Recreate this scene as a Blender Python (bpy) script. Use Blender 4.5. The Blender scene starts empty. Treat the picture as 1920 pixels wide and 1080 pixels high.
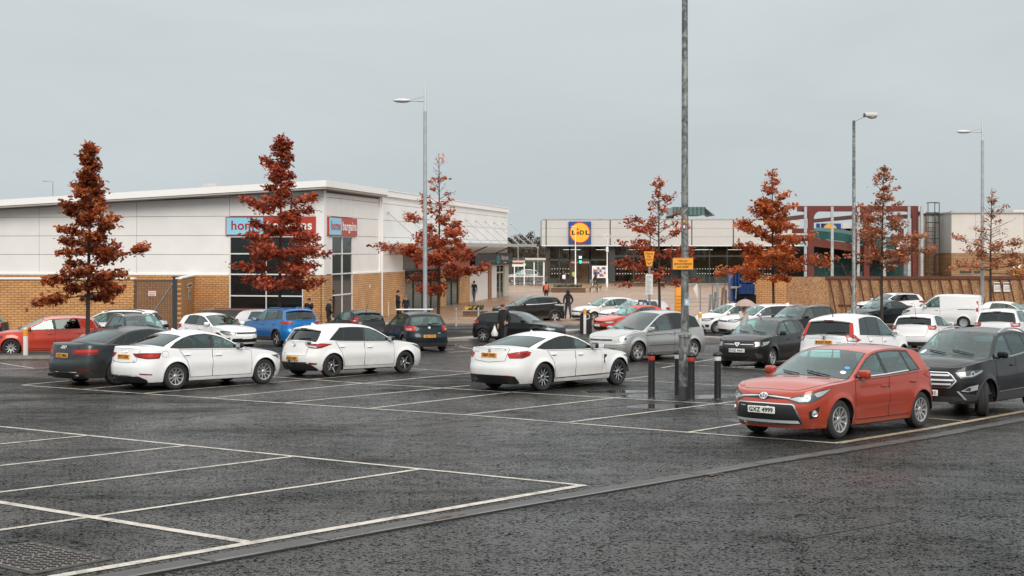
import bpy, bmesh, math, random, bisect
import numpy as np
from mathutils import Vector, Matrix
from mathutils.geometry import delaunay_2d_cdt
R = math.radians
random.seed(7); RNG = np.random.default_rng(7)
scene = bpy.context.scene
COL = scene.collection
for a in ('view_transform', 'look'):
    pass
scene.view_settings.view_transform = 'Standard'
scene.view_settings.look = 'None'
scene.view_settings.exposure = 0.2
scene.view_settings.gamma = 1.0

# ------------------------------------------------------------------ camera
CAMH, FPX = 2.43, 2500.0
cam_d = bpy.data.cameras.new('camera'); cam = bpy.data.objects.new('camera', cam_d); COL.objects.link(cam)
cam.location = (0, 0, CAMH); cam.rotation_euler = (R(90), 0, 0)
cam_d.sensor_width = 36; cam_d.lens = FPX/1920*36; cam_d.shift_y = -72/1920
cam_d.clip_start = .1; cam_d.clip_end = 6000
scene.camera = cam
SL, YF = 0.0296, 64.2            # the car park falls away from the camera, then runs level
def G(y): return -SL*min(y, YF)
def gp(px, py):
    s = (py-542)/CAMH; Y = FPX/max(s, 1e-6)
    if s <= 0 or Y > YF:
        s = (py-468)/(CAMH+SL*YF); Y = FPX/s
    return Vector(((px-960)/s, Y, G(Y)))
def xat(px, Y): return (px-960)*Y/FPX
def zat(py, Y): return CAMH-(py-468)*Y/FPX

# ------------------------------------------------------------------ objects and tags
def link(o, parent=None):
    COL.objects.link(o)
    if parent is not None: o.parent = parent
    return o
def tag(o, label=None, cat=None, group=None, kind=None):
    if label: o['label'] = label
    if cat: o['category'] = cat
    if group: o['group'] = group
    if kind: o['kind'] = kind
    return o
def empty(name, loc=(0, 0, 0), rz=0):
    o = bpy.data.objects.new(name, None); COL.objects.link(o)
    o.location = loc; o.rotation_euler = (0, 0, rz); o.empty_display_size = .2
    return o
def copy_tree(o, parent=None):
    c = o.copy(); COL.objects.link(c)
    if parent is not None: c.parent = parent
    for ch in list(o.children): copy_tree(ch, c)
    return c

# ------------------------------------------------------------------ materials
MATS = {}
def newmat(name):
    m = bpy.data.materials.new(name); m.use_nodes = True
    nt = m.node_tree; nt.nodes.clear()
    out = nt.nodes.new('ShaderNodeOutputMaterial')
    return m, nt, out
def N(nt, t, **kw):
    n = nt.nodes.new(t)
    for k, v in kw.items():
        if k.startswith('i_'):
            n.inputs[k[2:].replace('_', ' ')].default_value = v
        elif k == 'ins':
            for kk, vv in v.items(): n.inputs[kk].default_value = vv
        else: setattr(n, k, v)
    return n
def c4(c): return (c[0], c[1], c[2], 1)
def mat(name, col, rough=.5, metal=0, coat=0, spec=.5, var=.0, vscale=6, bump=0, bscale=40, emit=0):
    if name in MATS: return MATS[name]
    m, nt, out = newmat(name); L = nt.links.new
    b = N(nt, 'ShaderNodeBsdfPrincipled')
    b.inputs['Base Color'].default_value = c4(col); b.inputs['Roughness'].default_value = rough
    b.inputs['Metallic'].default_value = metal; b.inputs['Coat Weight'].default_value = coat
    b.inputs['Coat Roughness'].default_value = .04; b.inputs['Specular IOR Level'].default_value = spec
    if emit: b.inputs['Emission Color'].default_value = c4(col); b.inputs['Emission Strength'].default_value = emit
    if var or bump:
        tc = N(nt, 'ShaderNodeTexCoord')
    if var:
        no = N(nt, 'ShaderNodeTexNoise', ins={'Scale': vscale, 'Detail': 6, 'Roughness': .6})
        L(tc.outputs['Object'], no.inputs['Vector'])
        mr = N(nt, 'ShaderNodeMapRange', ins={'From Min': .25, 'From Max': .75, 'To Min': 1-var, 'To Max': 1+var})
        L(no.outputs['Fac'], mr.inputs['Value'])
        mx = N(nt, 'ShaderNodeMixRGB', blend_type='MULTIPLY', ins={'Fac': 1, 'Color1': c4(col)})
        L(mr.outputs['Result'], mx.inputs['Color2']); L(mx.outputs['Color'], b.inputs['Base Color'])
        m2 = N(nt, 'ShaderNodeMapRange', ins={'From Min': .3, 'From Max': .7, 'To Min': max(.02, rough-.12), 'To Max': min(1, rough+.12)})
        L(no.outputs['Fac'], m2.inputs['Value']); L(m2.outputs['Result'], b.inputs['Roughness'])
    if bump:
        n2 = N(nt, 'ShaderNodeTexNoise', ins={'Scale': bscale, 'Detail': 4})
        L(tc.outputs['Object'], n2.inputs['Vector'])
        bp = N(nt, 'ShaderNodeBump', ins={'Strength': bump, 'Distance': .02})
        L(n2.outputs['Fac'], bp.inputs['Height']); L(bp.outputs['Normal'], b.inputs['Normal'])
    L(b.outputs[0], out.inputs[0]); MATS[name] = m
    return m
def paint(name, col, metal=0, rough=.32, dirt=.55, coat=.9):
    """Car paint: clear coat over colour, with road grime thinning out upwards from the sills."""
    if name in MATS: return MATS[name]
    m, nt, out = newmat(name); L = nt.links.new
    b = N(nt, 'ShaderNodeBsdfPrincipled', ins={'Roughness': rough, 'Metallic': metal, 'Coat Weight': coat, 'Coat Roughness': .05, 'Specular IOR Level': .12})
    tc = N(nt, 'ShaderNodeTexCoord'); sp = N(nt, 'ShaderNodeSeparateXYZ'); L(tc.outputs['Object'], sp.inputs[0])
    no = N(nt, 'ShaderNodeTexNoise', ins={'Scale': 5, 'Detail': 7, 'Roughness': .65}); L(tc.outputs['Object'], no.inputs['Vector'])
    mr = N(nt, 'ShaderNodeMapRange', ins={'From Min': .62, 'From Max': .2, 'To Min': 0, 'To Max': 1}); L(sp.outputs['Z'], mr.inputs['Value'])
    mu = N(nt, 'ShaderNodeMath', operation='MULTIPLY'); L(mr.outputs['Result'], mu.inputs[0]); L(no.outputs['Fac'], mu.inputs[1])
    m3 = N(nt, 'ShaderNodeMath', operation='MULTIPLY', ins={1: dirt}); L(mu.outputs[0], m3.inputs[0])
    mx = N(nt, 'ShaderNodeMixRGB', ins={'Color1': c4(col), 'Color2': (.16, .12, .09, 1)}); L(m3.outputs[0], mx.inputs['Fac'])
    L(mx.outputs[0], b.inputs['Base Color'])
    mc = N(nt, 'ShaderNodeMapRange', ins={'From Min': 0, 'From Max': .4, 'To Min': coat, 'To Max': coat*.3}); L(m3.outputs[0], mc.inputs['Value'])
    L(mc.outputs['Result'], b.inputs['Coat Weight'])
    L(b.outputs[0], out.inputs[0]); MATS[name] = m
    return m
def glassmat(name, tint, refl=.9, f0=.085):
    if name in MATS: return MATS[name]
    m, nt, out = newmat(name); L = nt.links.new
    tr = N(nt, 'ShaderNodeBsdfTransparent'); tr.inputs[0].default_value = c4(tint)
    gl = N(nt, 'ShaderNodeBsdfGlossy', ins={'Roughness': .04}); gl.inputs[0].default_value = (refl*.86, refl, refl*.985, 1)
    lw = N(nt, 'ShaderNodeLayerWeight', ins={'Blend': .5}); pw = N(nt, 'ShaderNodeMath', operation='POWER', ins={1: 4.0}); L(lw.outputs['Facing'], pw.inputs[0])
    fr = N(nt, 'ShaderNodeMapRange', ins={'To Min': f0, 'To Max': 1.0}); L(pw.outputs[0], fr.inputs['Value'])
    mx = N(nt, 'ShaderNodeMixShader'); L(fr.outputs[0], mx.inputs[0]); L(tr.outputs[0], mx.inputs[1]); L(gl.outputs[0], mx.inputs[2])
    L(mx.outputs[0], out.inputs[0]); MATS[name] = m
    return m
WHITE = (.78, .77, .75)
TRIM = mat('black_trim', (.012, .012, .013), .42)
PLAST = mat('grey_plastic', (.03, .031, .033), .6, var=.2)
TYRE = mat('tyre_rubber', (.022, .022, .023), .85, var=.3, vscale=9)
UNDER = mat('underbody_black', (.008, .008, .008), .9)
BRT = mat('bright_trim', (.66, .67, .68), .3, .25)
CHROME = mat('chrome', (.78, .79, .8), .14, 1)
ALLOY = mat('alloy_silver', (.62, .61, .6), .33, .85)
ALLOYD = mat('alloy_dark', (.05, .05, .055), .4, .6)
LAMPRED = mat('lamp_red', (.42, .018, .013), .25, 0, .35, .25)
LAMPDARKRED = mat('lamp_dark_red', (.17, .010, .010), .25, 0, .35, .25)
LAMPCLEAR = mat('lamp_clear', (.42, .45, .46), .3, .4, 1)
LAMPDARK = mat('lamp_dark', (.05, .055, .06), .2, .2, 1)
AMBER = mat('lamp_amber', (.7, .2, .02), .25, 0, 1)
PLATEY = mat('plate_yellow', (.72, .30, .03), .4)
PLATEW = mat('plate_white', (.74, .74, .7), .4)
INK = mat('black_ink', (.012, .012, .014), .5)
GLASS = glassmat('glass_clear', (.44, .80, .77), .95, .095)
GTINT = glassmat('glass_tinted', (.14, .18, .19), .9, .06)
GDARK = glassmat('glass_privacy', (.03, .034, .036), .8, .05)
SEAT = mat('seat_fabric', (.10, .11, .112), .8, var=.3, vscale=8)
DASH = mat('dash_plastic', (.06, .068, .07), .6)
GALV = mat('galvanised_steel', (.30, .32, .32), .5, .55, var=.35, vscale=7)
STEEL = mat('grey_steel', (.42, .44, .45), .42, .5, var=.08, vscale=3)

# ------------------------------------------------------------------ mesh builder
class MB:
    def __init__(s): s.v = []; s.f = []; s.mi = []; s.mats = []; s.sm = []
    def m(s, mt):
        if mt not in s.mats: s.mats.append(mt)
        return s.mats.index(mt)
    def add(s, vs, fs, mt, smooth=False, M=None):
        b = len(s.v)
        if M is not None: vs = [M @ Vector(v) for v in vs]
        s.v += [tuple(v) for v in vs]
        k = s.m(mt)
        for f in fs:
            s.f.append([b+i for i in f]); s.mi.append(k); s.sm.append(smooth)
    def box(s, x0, x1, y0, y1, z0, z1, mt, M=None, smooth=False):
        vs = [(x, y, z) for z in (z0, z1) for y in (y0, y1) for x in (x0, x1)]
        s.add(vs, [(0, 2, 3, 1), (4, 5, 7, 6), (0, 1, 5, 4), (2, 6, 7, 3), (0, 4, 6, 2), (1, 3, 7, 5)], mt, smooth, M)
    def rbox(s, x0, x1, y0, y1, z0, z1, mt, r=.02, M=None, seg=2):
        bm = bmesh.new(); bmesh.ops.create_cube(bm, size=1)
        for v in bm.verts: v.co = Vector(((x0+x1)/2+v.co.x*(x1-x0), (y0+y1)/2+v.co.y*(y1-y0), (z0+z1)/2+v.co.z*(z1-z0)))
        bmesh.ops.bevel(bm, geom=bm.edges[:], offset=r, segments=seg, affect='EDGES', profile=.5)
        bm.verts.index_update()
        s.add([v.co.copy() for v in bm.verts], [[v.index for v in f.verts] for f in bm.faces], mt, True, M); bm.free()
    def tube(s, pts, r, mt, n=8, M=None, cap=True):
        pts = [Vector(p) for p in pts]; rs = r if isinstance(r, (list, tuple)) else [r]*len(pts)
        vs = []; fs = []; prev = None
        for i, p in enumerate(pts):
            d = (pts[min(i+1, len(pts)-1)]-pts[max(i-1, 0)]).normalized()
            if prev is None:
                u = Vector((1, 0, 0)) if abs(d.x) < .9 else Vector((0, 1, 0))
                u = (u-d*u.dot(d)).normalized()
            else: u = (prev-d*prev.dot(d)).normalized()
            prev = u; w = d.cross(u)
            for k in range(n):
                a = 2*math.pi*k/n; vs.append(p+(u*math.cos(a)+w*math.sin(a))*rs[i])
        for i in range(len(pts)-1):
            for k in range(n):
                a = i*n+k; b = i*n+(k+1) % n
                fs.append((a, b, b+n, a+n))
        if cap: fs.append(tuple(range(n-1, -1, -1))); fs.append(tuple(range((len(pts)-1)*n, len(pts)*n)))
        s.add(vs, fs, mt, True, M)
    def lathe(s, prof, mt, n=24, M=None, close=False):
        """prof: (radius, height) pairs turned about +Z."""
        vs = []; fs = []
        for r, z in prof:
            for k in range(n):
                a = 2*math.pi*k/n; vs.append((r*math.cos(a), r*math.sin(a), z))
        m_ = len(prof)
        for i in range(m_-1):
            for k in range(n):
                a = i*n+k; b = i*n+(k+1) % n
                fs.append((a, b, b+n, a+n))
        s.add(vs, fs, mt, True, M)
    def prism(s, poly, z0, z1, mt, M=None):
        n = len(poly); vs = [(x, y, z0) for x, y in poly]+[(x, y, z1) for x, y in poly]
        fs = [tuple(range(n-1, -1, -1)), tuple(range(n, 2*n))]+[(i, (i+1) % n, (i+1) % n+n, i+n) for i in range(n)]
        s.add(vs, fs, mt, False, M)
    def ell(s, c, r, mt, M=None, n=12):
        bm = bmesh.new(); bmesh.ops.create_uvsphere(bm, u_segments=n, v_segments=max(6, n//2+2), radius=1)
        bm.verts.index_update()
        s.add([Vector((c[0]+v.co.x*r[0], c[1]+v.co.y*r[1], c[2]+v.co.z*r[2])) for v in bm.verts], [[v.index for v in f.verts] for f in bm.faces], mt, True, M); bm.free()
    def mesh(s, name, angle=38):
        me = bpy.data.meshes.new(name); me.from_pydata(s.v, [], s.f)
        for m_ in s.mats: me.materials.append(m_)
        me.polygons.foreach_set('material_index', s.mi); me.polygons.foreach_set('use_smooth', s.sm)
        me.update()
        if any(s.sm):
            me.set_sharp_from_angle(angle=R(angle))
        return me
    def build(s, name, parent=None, angle=38, loc=None):
        o = bpy.data.objects.new(name, s.mesh(name, angle)); link(o, parent)
        if loc is not None: o.location = loc
        return o
def inst(name, me, parent, M=None):
    o = bpy.data.objects.new(name, me); link(o, parent)
    if M is not None: o.matrix_local = M
    return o
TXT = {}
def text_mesh(s, size, mt, ext=.003, bold=0):
    k = (s, size, mt.name, ext, bold)
    if k in TXT: return TXT[k]
    cu = bpy.data.curves.new('lettering', 'FONT'); cu.body = s; cu.size = size; cu.align_x = 'CENTER'; cu.align_y = 'CENTER'
    cu.extrude = ext; cu.resolution_u = 3; cu.space_line = .9; cu.offset = bold*size; cu.space_character = 1+2.2*bold
    o = bpy.data.objects.new('lettering', cu); COL.objects.link(o)
    dg = bpy.context.evaluated_depsgraph_get(); dg.update()
    me = bpy.data.meshes.new_from_object(o.evaluated_get(dg)); me.name = 'lettering'
    me.materials.clear(); me.materials.append(mt)
    bpy.data.objects.remove(o); bpy.data.curves.remove(cu)
    TXT[k] = me
    return me
def text(name, s, size, mt, parent, M, width=None, bold=0):
    me = text_mesh(s, size, mt, .003, bold)
    o = bpy.data.objects.new(name, me); link(o, parent)
    sc = Matrix.Identity(4)
    if width:
        xs = [v.co.x for v in me.vertices]; sc = Matrix.Diagonal((width/(max(xs)-min(xs)), 1, 1, 1))
    o.matrix_local = M @ sc
    return o
def facing(pos, nx, ny):
    """local X to the right as seen from outside, Y up, Z along the outward horizontal normal (nx, ny)."""
    n = Vector((nx, ny, 0)).normalized(); up = Vector((0, 0, 1)); r = up.cross(n)
    return Matrix(((r.x, up.x, n.x, pos[0]), (r.y, up.y, n.y, pos[1]), (r.z, up.z, n.z, pos[2]), (0, 0, 0, 1)))
# ------------------------------------------------------------------ cars
def pchip(pts):
    x = np.array([p[0] for p in pts], float); y = np.array([p[1] for p in pts], float)
    h = np.diff(x); d = np.diff(y)/h; m = np.zeros(len(x)); m[0] = d[0]; m[-1] = d[-1]
    for i in range(1, len(x)-1):
        if d[i-1]*d[i] > 0:
            w1 = 2*h[i]+h[i-1]; w2 = h[i]+2*h[i-1]; m[i] = (w1+w2)/(w1/d[i-1]+w2/d[i])
    x = x.tolist(); y = y.tolist(); m = m.tolist(); h = h.tolist(); nh = len(h)-1
    def f(t):
        i = min(max(bisect.bisect_left(x, t)-1, 0), nh); hh = h[i]; u = (t-x[i])/hh
        if u < 0: return y[0]+m[0]*(t-x[0])
        if u > 1: return y[-1]+m[-1]*(t-x[-1])
        w = 1-u
        return (1+2*u)*w*w*y[i]+u*w*w*hh*m[i]+u*u*(3-2*u)*y[i+1]-u*u*w*hh*m[i+1]
    return f
def inpoly(p, poly):
    x, y = p; c = False; n = len(poly)
    for i in range(n):
        x1, y1 = poly[i]; x2, y2 = poly[i-1]
        if (y1 > y) != (y2 > y) and x < (x2-x1)*(y-y1)/(y2-y1)+x1: c = not c
    return c
def resample(poly, step):
    out = []
    for i in range(len(poly)):
        a = poly[i]; b = poly[(i+1) % len(poly)]; d = math.hypot(b[0]-a[0], b[1]-a[1]); k = max(1, int(math.ceil(d/step)))
        for j in range(k): out.append((a[0]+(b[0]-a[0])*j/k, a[1]+(b[1]-a[1])*j/k))
    return out
def cdt(outer, holes=(), step=.08, inner=True):
    polys = [resample(outer, step)]+[resample(h, step) for h in holes]
    vs = []; es = []
    for p in polys:
        b = len(vs); vs += p; es += [(b+i, b+(i+1) % len(p)) for i in range(len(p))]
    if inner:
        xs = [p[0] for p in outer]; ys = [p[1] for p in outer]
        nx = int((max(xs)-min(xs))/step); ny = int((max(ys)-min(ys))/step)
        for i in range(1, nx+1):
            for j in range(1, ny+1):
                q = (min(xs)+step*(i-.5+.5*(j % 2)), min(ys)+step*(j-.3))
                if inpoly(q, outer) and min(math.hypot(q[0]-p[0], q[1]-p[1]) for p in polys[0]) > step*.45: vs.append(q)
    ov, oe, of, *_ = delaunay_2d_cdt([Vector(v) for v in vs], es, [], 0, 1e-5)
    tr = []
    for f in of:
        c = (sum(ov[i].x for i in f)/len(f), sum(ov[i].y for i in f)/len(f))
        if inpoly(c, polys[0]) and not any(inpoly(c, h) for h in polys[1:]): tr.append(list(f))
    return [(v.x, v.y) for v in ov], tr
def smooth_poly(poly, it=2):
    for _ in range(it):
        q = []
        for i in range(len(poly)):
            a = poly[i]; b = poly[(i+1) % len(poly)]
            q += [(.8*a[0]+.2*b[0], .8*a[1]+.2*b[1]), (.2*a[0]+.8*b[0], .2*a[1]+.8*b[1])]
        poly = q
    return poly
def offset_poly(poly, d):
    n = len(poly); A = sum(poly[i-1][0]*poly[i][1]-poly[i][0]*poly[i-1][1] for i in range(n)); sg = 1 if A > 0 else -1
    out = []
    for i in range(n):
        p0, p1, p2 = poly[i-1], poly[i], poly[(i+1) % n]
        e1 = Vector((p1[0]-p0[0], p1[1]-p0[1])).normalized(); e2 = Vector((p2[0]-p1[0], p2[1]-p1[1])).normalized()
        n1 = Vector((e1.y, -e1.x))*sg; n2 = Vector((e2.y, -e2.x))*sg; b = n1+n2
        b = b/max(.35, b.dot(n1)) if b.length > 1e-6 else n1
        out.append((p1[0]+b.x*d, p1[1]+b.y*d))
    return out

class Surf:
    """Analytic skin of one car. u runs from the nose (0) to the tail (L); built round the mid-wheelbase, +X forward."""
    def __init__(s, S):
        s.S = S; g = lambda k, d: S.get(k, d)
        s.L, s.W, s.H = S['L'], S['W'], S['H']; s.wb, s.fo, s.wr = S['wb'], S['fo'], S['wr']
        L, H = s.L, s.H
        xc, zc, hn, xh, xr, zr, xg, zg = S['xc'], S['zc'], S['hn'], S['xh'], S['xr'], S['zr'], S['xg'], S['zg']
        s.xc, s.xh, s.xr, s.xg = xc, xh, xr, xg
        zh = H-g('hd', .075); m = (zh-zc)/(xh-xc); m2 = (zg-zr)/(xg-xr)
        pr = [(0, hn-.07), (.06, hn-.015), (.16, hn+.01), (.5*xc, hn+.6*(zc-hn)+.012), (xc-.05, zc-.006), (xc, zc), (xc+.06, zc+.06*m*.9), (xh-.12, zh-.12*m+.012), (xh, zh),
              (xh+.35, H-.02), ((xh*.55+xr*.45), H), (xr-.15, zr+g('rd', .05)), (xr, zr), (xr+.06, zr+.06*m2*.8)]
        pr += [(xg-.08, zg-.08*m2+.006), (xg, zg)]
        if 'deck' in S: pr += S['deck']
        else: pr += [(L, zg-.05)]
        pr = sorted(pr); q = [pr[0]]
        for p in pr[1:]:
            if p[0]-q[-1][0] > .008: q.append(p)
        s.zt_ = pchip(q)
        md = (xh+xr)/2; fs = g('fsh', .2); rs = g('rsh', .12)
        s.sh_ = pchip([(0, 0), (.25*xc, .02), (xc, fs), (xh, fs*.6), (md, 0), (xr, -rs*.6), (xg, -rs), (max(xg+.03, L-.005), -rs*.15), (L+.05, 0)])
        s.cr_ = pchip([(0, .015), (.3, .03), (xc-.1, .05), (xc+.2, g('crw', .05)), (xh, .06), (md, g('crown', .065)), (xr, .06), (xg, .05), (L, .015)])
        s.belt_ = pchip(S['belt'])
        s.ins_ = pchip([(.08, .12), (.18, .075), (.3, .035), (.5, .006), (.64, 0), (.8, .012), (1.0, .04), (1.25, .09)])
        s.nose_ = pchip(g('nose', [(.15, .10), (.25, .05), (.4, 0), (.52, .0), (.62, .03), (.75, .09), (.95, .2)]))
        s.tail_ = pchip(g('tail', [(.15, .12), (.27, .05), (.42, .0), (.55, .0), (.66, .035), (.85, .07), (1.1, .14)]))
        s.af, s.nf, s.ar, s.nr = g('af', .8), g('nf', 2.5), g('ar', .55), g('nr', 2.8)
        s.tum = g('tumble', .42); s.gc = g('gc', .2); s.Ra = s.wr+g('gap', .045)
        s.xw = (s.fo, s.fo+s.wb)
        xs = np.linspace(0, L, 800); s.tabx = xs; s.tabu = np.array([x+s.sh_(x) for x in xs])
        s.tabu = np.maximum.accumulate(s.tabu); s.tabl = s.tabu.tolist(); s.tabxl = xs.tolist()
        us = np.concatenate([np.linspace(0, .02, 40)**1, np.linspace(.02, s.af+1.2, 400)])
        yy = np.array([s.hw(u)*.98 for u in us]); s.fu = us; s.fp = np.concatenate([[0], np.cumsum(np.hypot(np.diff(us), np.diff(yy)))]); s.fp += yy[0]
        ur = L-us; yy = np.array([s.hw(u)*.98 for u in ur]); s.ru = ur; s.rp = np.concatenate([[0], np.cumsum(np.hypot(np.diff(ur), np.diff(yy)))]); s.rp += yy[0]
    def hw(s, u):
        u = min(max(u, 0), s.L); f = r = 1
        if u < s.af: f = max(0, 1-(1-u/s.af)**s.nf)**(1/s.nf)
        if s.L-u < s.ar: r = max(0, 1-(1-(s.L-u)/s.ar)**s.nr)**(1/s.nr)
        k = (u-s.L*.48)/(s.L*.52)
        return s.W/2*f*r*(1-.035*k*k)
    def xs_of(s, u):
        T = s.tabl; i = bisect.bisect_left(T, u)
        if i <= 0: return s.tabx[0]
        if i >= len(T): return s.L
        d = T[i]-T[i-1]
        return s.tabxl[i-1]+(s.tabxl[i]-s.tabxl[i-1])*((u-T[i-1])/d if d > 1e-12 else 0)
    def zr(s, u): x = s.xs_of(u); return s.zt_(x)-s.cr_(x)
    def zs(s, u): return min(s.belt_(u), s.zr(u)-.008)
    def zb(s, u):
        for w in s.xw:
            if abs(u-w) <= s.Ra: return s.wr+math.sqrt(max(0, s.Ra**2-(u-w)**2))
        return s.gc
    def yl(s, u, z):
        h = s.hw(u); r = h/(s.W/2); y = h-s.ins_(z)*r
        for w in s.xw:
            d = math.hypot(u-w, z-s.wr); y += .022*r*math.exp(-((d-s.Ra)/.07)**2)
        zs = s.zs(u); k = max(0, min(1, (u-s.xw[0]-s.Ra)/.25))*max(0, min(1, (s.xw[1]-s.Ra-u)/.25+.4))
        y -= (.020*math.exp(-((z-.43)/.10)**2)+.010*math.exp(-((z-(zs-.19))/.05)**2))*k*r
        return y
    def X(s, u, z):
        wf = max(0, 1-u/1.0)**2; wr = max(0, 1-(s.L-u)/.9)**2
        z = min(z, s.zs(u)) if (u < s.xc or u > s.xg) else z
        return u+s.nose_(z)*wf-s.tail_(z)*wr
    def ys(s, u): return s.yl(u, s.zs(u))
    def yu(s, u, z):
        h = s.hw(u)/(s.W/2); return max(0, s.ys(u)*.985-.012*h-s.tum*(z-s.zs(u))*h)
    def loc(s, u, y, z): return Vector((s.fo+s.wb/2-u, y, z))
    def side(s, u, z):
        y = s.yl(u, z) if z <= s.zs(u) else s.yu(u, z)
        return s.loc(s.X(u, min(z, s.zs(u)) if z > s.zs(u) else z), y, z)
    def front(s, p, z):
        v = s.side(float(np.interp(abs(p), s.fp, s.fu)), z); v.y = v.y if p >= 0 else -v.y
        if abs(p) < s.fp[0]: v.y = p
        return v
    def rear(s, p, z):
        v = s.side(float(np.interp(abs(p), s.rp, s.ru)), z); v.y = v.y if p >= 0 else -v.y
        if abs(p) < s.rp[0]: v.y = p
        return v
    def top(s, x, a):
        sh = s.sh_(x); u = x+sh*a*a; ue = x+sh; zr = s.zt_(x)-s.cr_(x); yr = s.yu(ue, zr)
        z = zr+(s.zt_(x)-zr)*(1-abs(a)**2.2)
        return s.loc(s.X(u, s.zs(ue)), yr*a, z)
def nrm(f, p, q, c):
    e = .01; o = f(p, q); n = (f(p+e, q)-f(p-e, q)).cross(f(p, q+e)-f(p, q-e))
    if n.length < 1e-9: return o, (o-c).normalized()
    n.normalize()
    return o, (n if n.dot(o-c) > 0 else -n)
CEN = Vector((0, 0, .55))
def add_patch(mb, f, poly, off, mt, step=.07, holes=(), rim=.0):
    v2, tr = cdt(poly, holes, step)
    vs = []; ns = []
    for p in v2:
        o, n = nrm(f, p[0], p[1], Vector((o_x(f, p), 0, .5))); vs.append(o+n*off); ns.append(n)
    fs = []
    for t in tr:
        a, b, c = (vs[i] for i in t); n = (b-a).cross(c-a)
        fs.append(t if n.dot(ns[t[0]]) > 0 else t[::-1])
    mb.add(vs, fs, mt, True)
def o_x(f, p): return f(p[0], p[1]).x*.6
def patch(name, f, poly, off, mt, parent, step=.07, seam=None, holes=()):
    mb = MB(); add_patch(mb, f, poly, off, mt, step, holes)
    if seam: add_patch(mb, f, offset_poly(poly, seam), off*.45, TRIM, step)
    return mb.build(name, parent)
def frame_at(f, p, z, off=0, c=None, upright=False):
    o, n = nrm(f, p, z, c or Vector((o_x(f, (p, z)), 0, .5)))
    if upright: n.z *= .35; n.normalize()
    up = Vector((0, 0, 1)); up = (up-n*up.dot(n)).normalized(); r = up.cross(n); o = o+n*off
    return Matrix(((r.x, up.x, n.x, o.x), (r.y, up.y, n.y, o.y), (r.z, up.z, n.z, o.z), (0, 0, 0, 1)))
def mirror(poly): return [(-p, z) for p, z in poly]

# ---- wheels
WH = {}
def tyre_mesh(r, w):
    k = ('t', round(r, 3))
    if k not in WH:
        mb = MB(); ri = r*.66; h = w/2
        mb.lathe([(ri, -h*.8), (ri+.02, -h*.95), (r*.86, -h), (r-.018, -h*.88), (r, -h*.7), (r, h*.7), (r-.018, h*.88), (r*.86, h), (ri+.02, h*.95), (ri, h*.8)], TYRE, 36)
        mb.lathe([(r*1.001, -h*.32), (r*1.001, -h*.22)], UNDER, 36); mb.lathe([(r*1.001, h*.22), (r*1.001, h*.32)], UNDER, 36)
        WH[k] = mb.mesh('wheel', 30)
    return WH[k]
def rim_mesh(r, w, style, mt, face):
    k = ('r', round(r, 3), style, mt.name)
    if k in WH: return WH[k]
    mb = MB(); ri = r*.665; h = w/2
    mb.lathe([(ri+.004, h*.86), (ri, h*.94), (ri-.018, h*.9), (ri-.024, h*.55), (ri-.03, -h*.3)], mt, 32)
    mb.lathe([(ri-.02, h*.1), (.01, h*.1)], UNDER, 24)
    mb.lathe([(ri*.62, h*.16), (ri*.62, h*.22), (ri*.25, h*.22)], mat('brake_disc', (.25, .24, .23), .4, .7), 24)
    n, dbl, wid, tap, sweep = style
    for i in range(n):
        for d in ((-1, 1) if dbl else (0,)):
            a = 2*math.pi*i/n; M = Matrix.Rotation(a, 4, 'Z')
            w0 = wid*.5; w1 = wid*.5*tap; o0 = d*wid*.55; o1 = d*(dbl or 0)
            r0 = ri*.17; r1 = ri-.012; sw = sweep
            zf0 = h*.66; zf1 = h*.84; th = .03
            P = [(r0, o0-w0, zf0), (r0, o0+w0, zf0), (r1, o1+w1+sw, zf1), (r1, o1-w1+sw, zf1)]
            Q = [(x, y, z-th) for x, y, z in P]
            mid = [((P[0][0]+P[3][0])/2, (P[0][1]+P[3][1])/2, h*.82), ((P[1][0]+P[2][0])/2, (P[1][1]+P[2][1])/2, h*.82)]
            vs = P+Q
            mb.add(vs, [(0, 3, 2, 1)], face, False, M); mb.add(vs, [(0, 4, 7, 3), (1, 2, 6, 5), (2, 3, 7, 6)], mt, False, M)
    mb.lathe([(ri*.24, h*.45), (ri*.24, h*.68), (ri*.2, h*.74)], face, 18)
    mb.lathe([(ri*.2, h*.74), (ri*.14, h*.77), (.001, h*.77)], mt, 18)
    WH[k] = mb.mesh('rim', 30)
    return WH[k]
STY = {'twin5': (5, .060, .030, .8, 0), 'star5': (5, 0, .085, 1.25, 0), 'five': (5, 0, .07, .8, .03), 'multi': (10, 0, .034, .9, .02), 'twin6': (6, .04, .03, .8, 0),
       'blade5': (5, 0, .036, .7, .07), 'steel': (8, 0, .09, 1.5, 0), 'six': (6, 0, .06, .9, 0), 'swirl': (7, 0, .05, .8, .05)}

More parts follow.
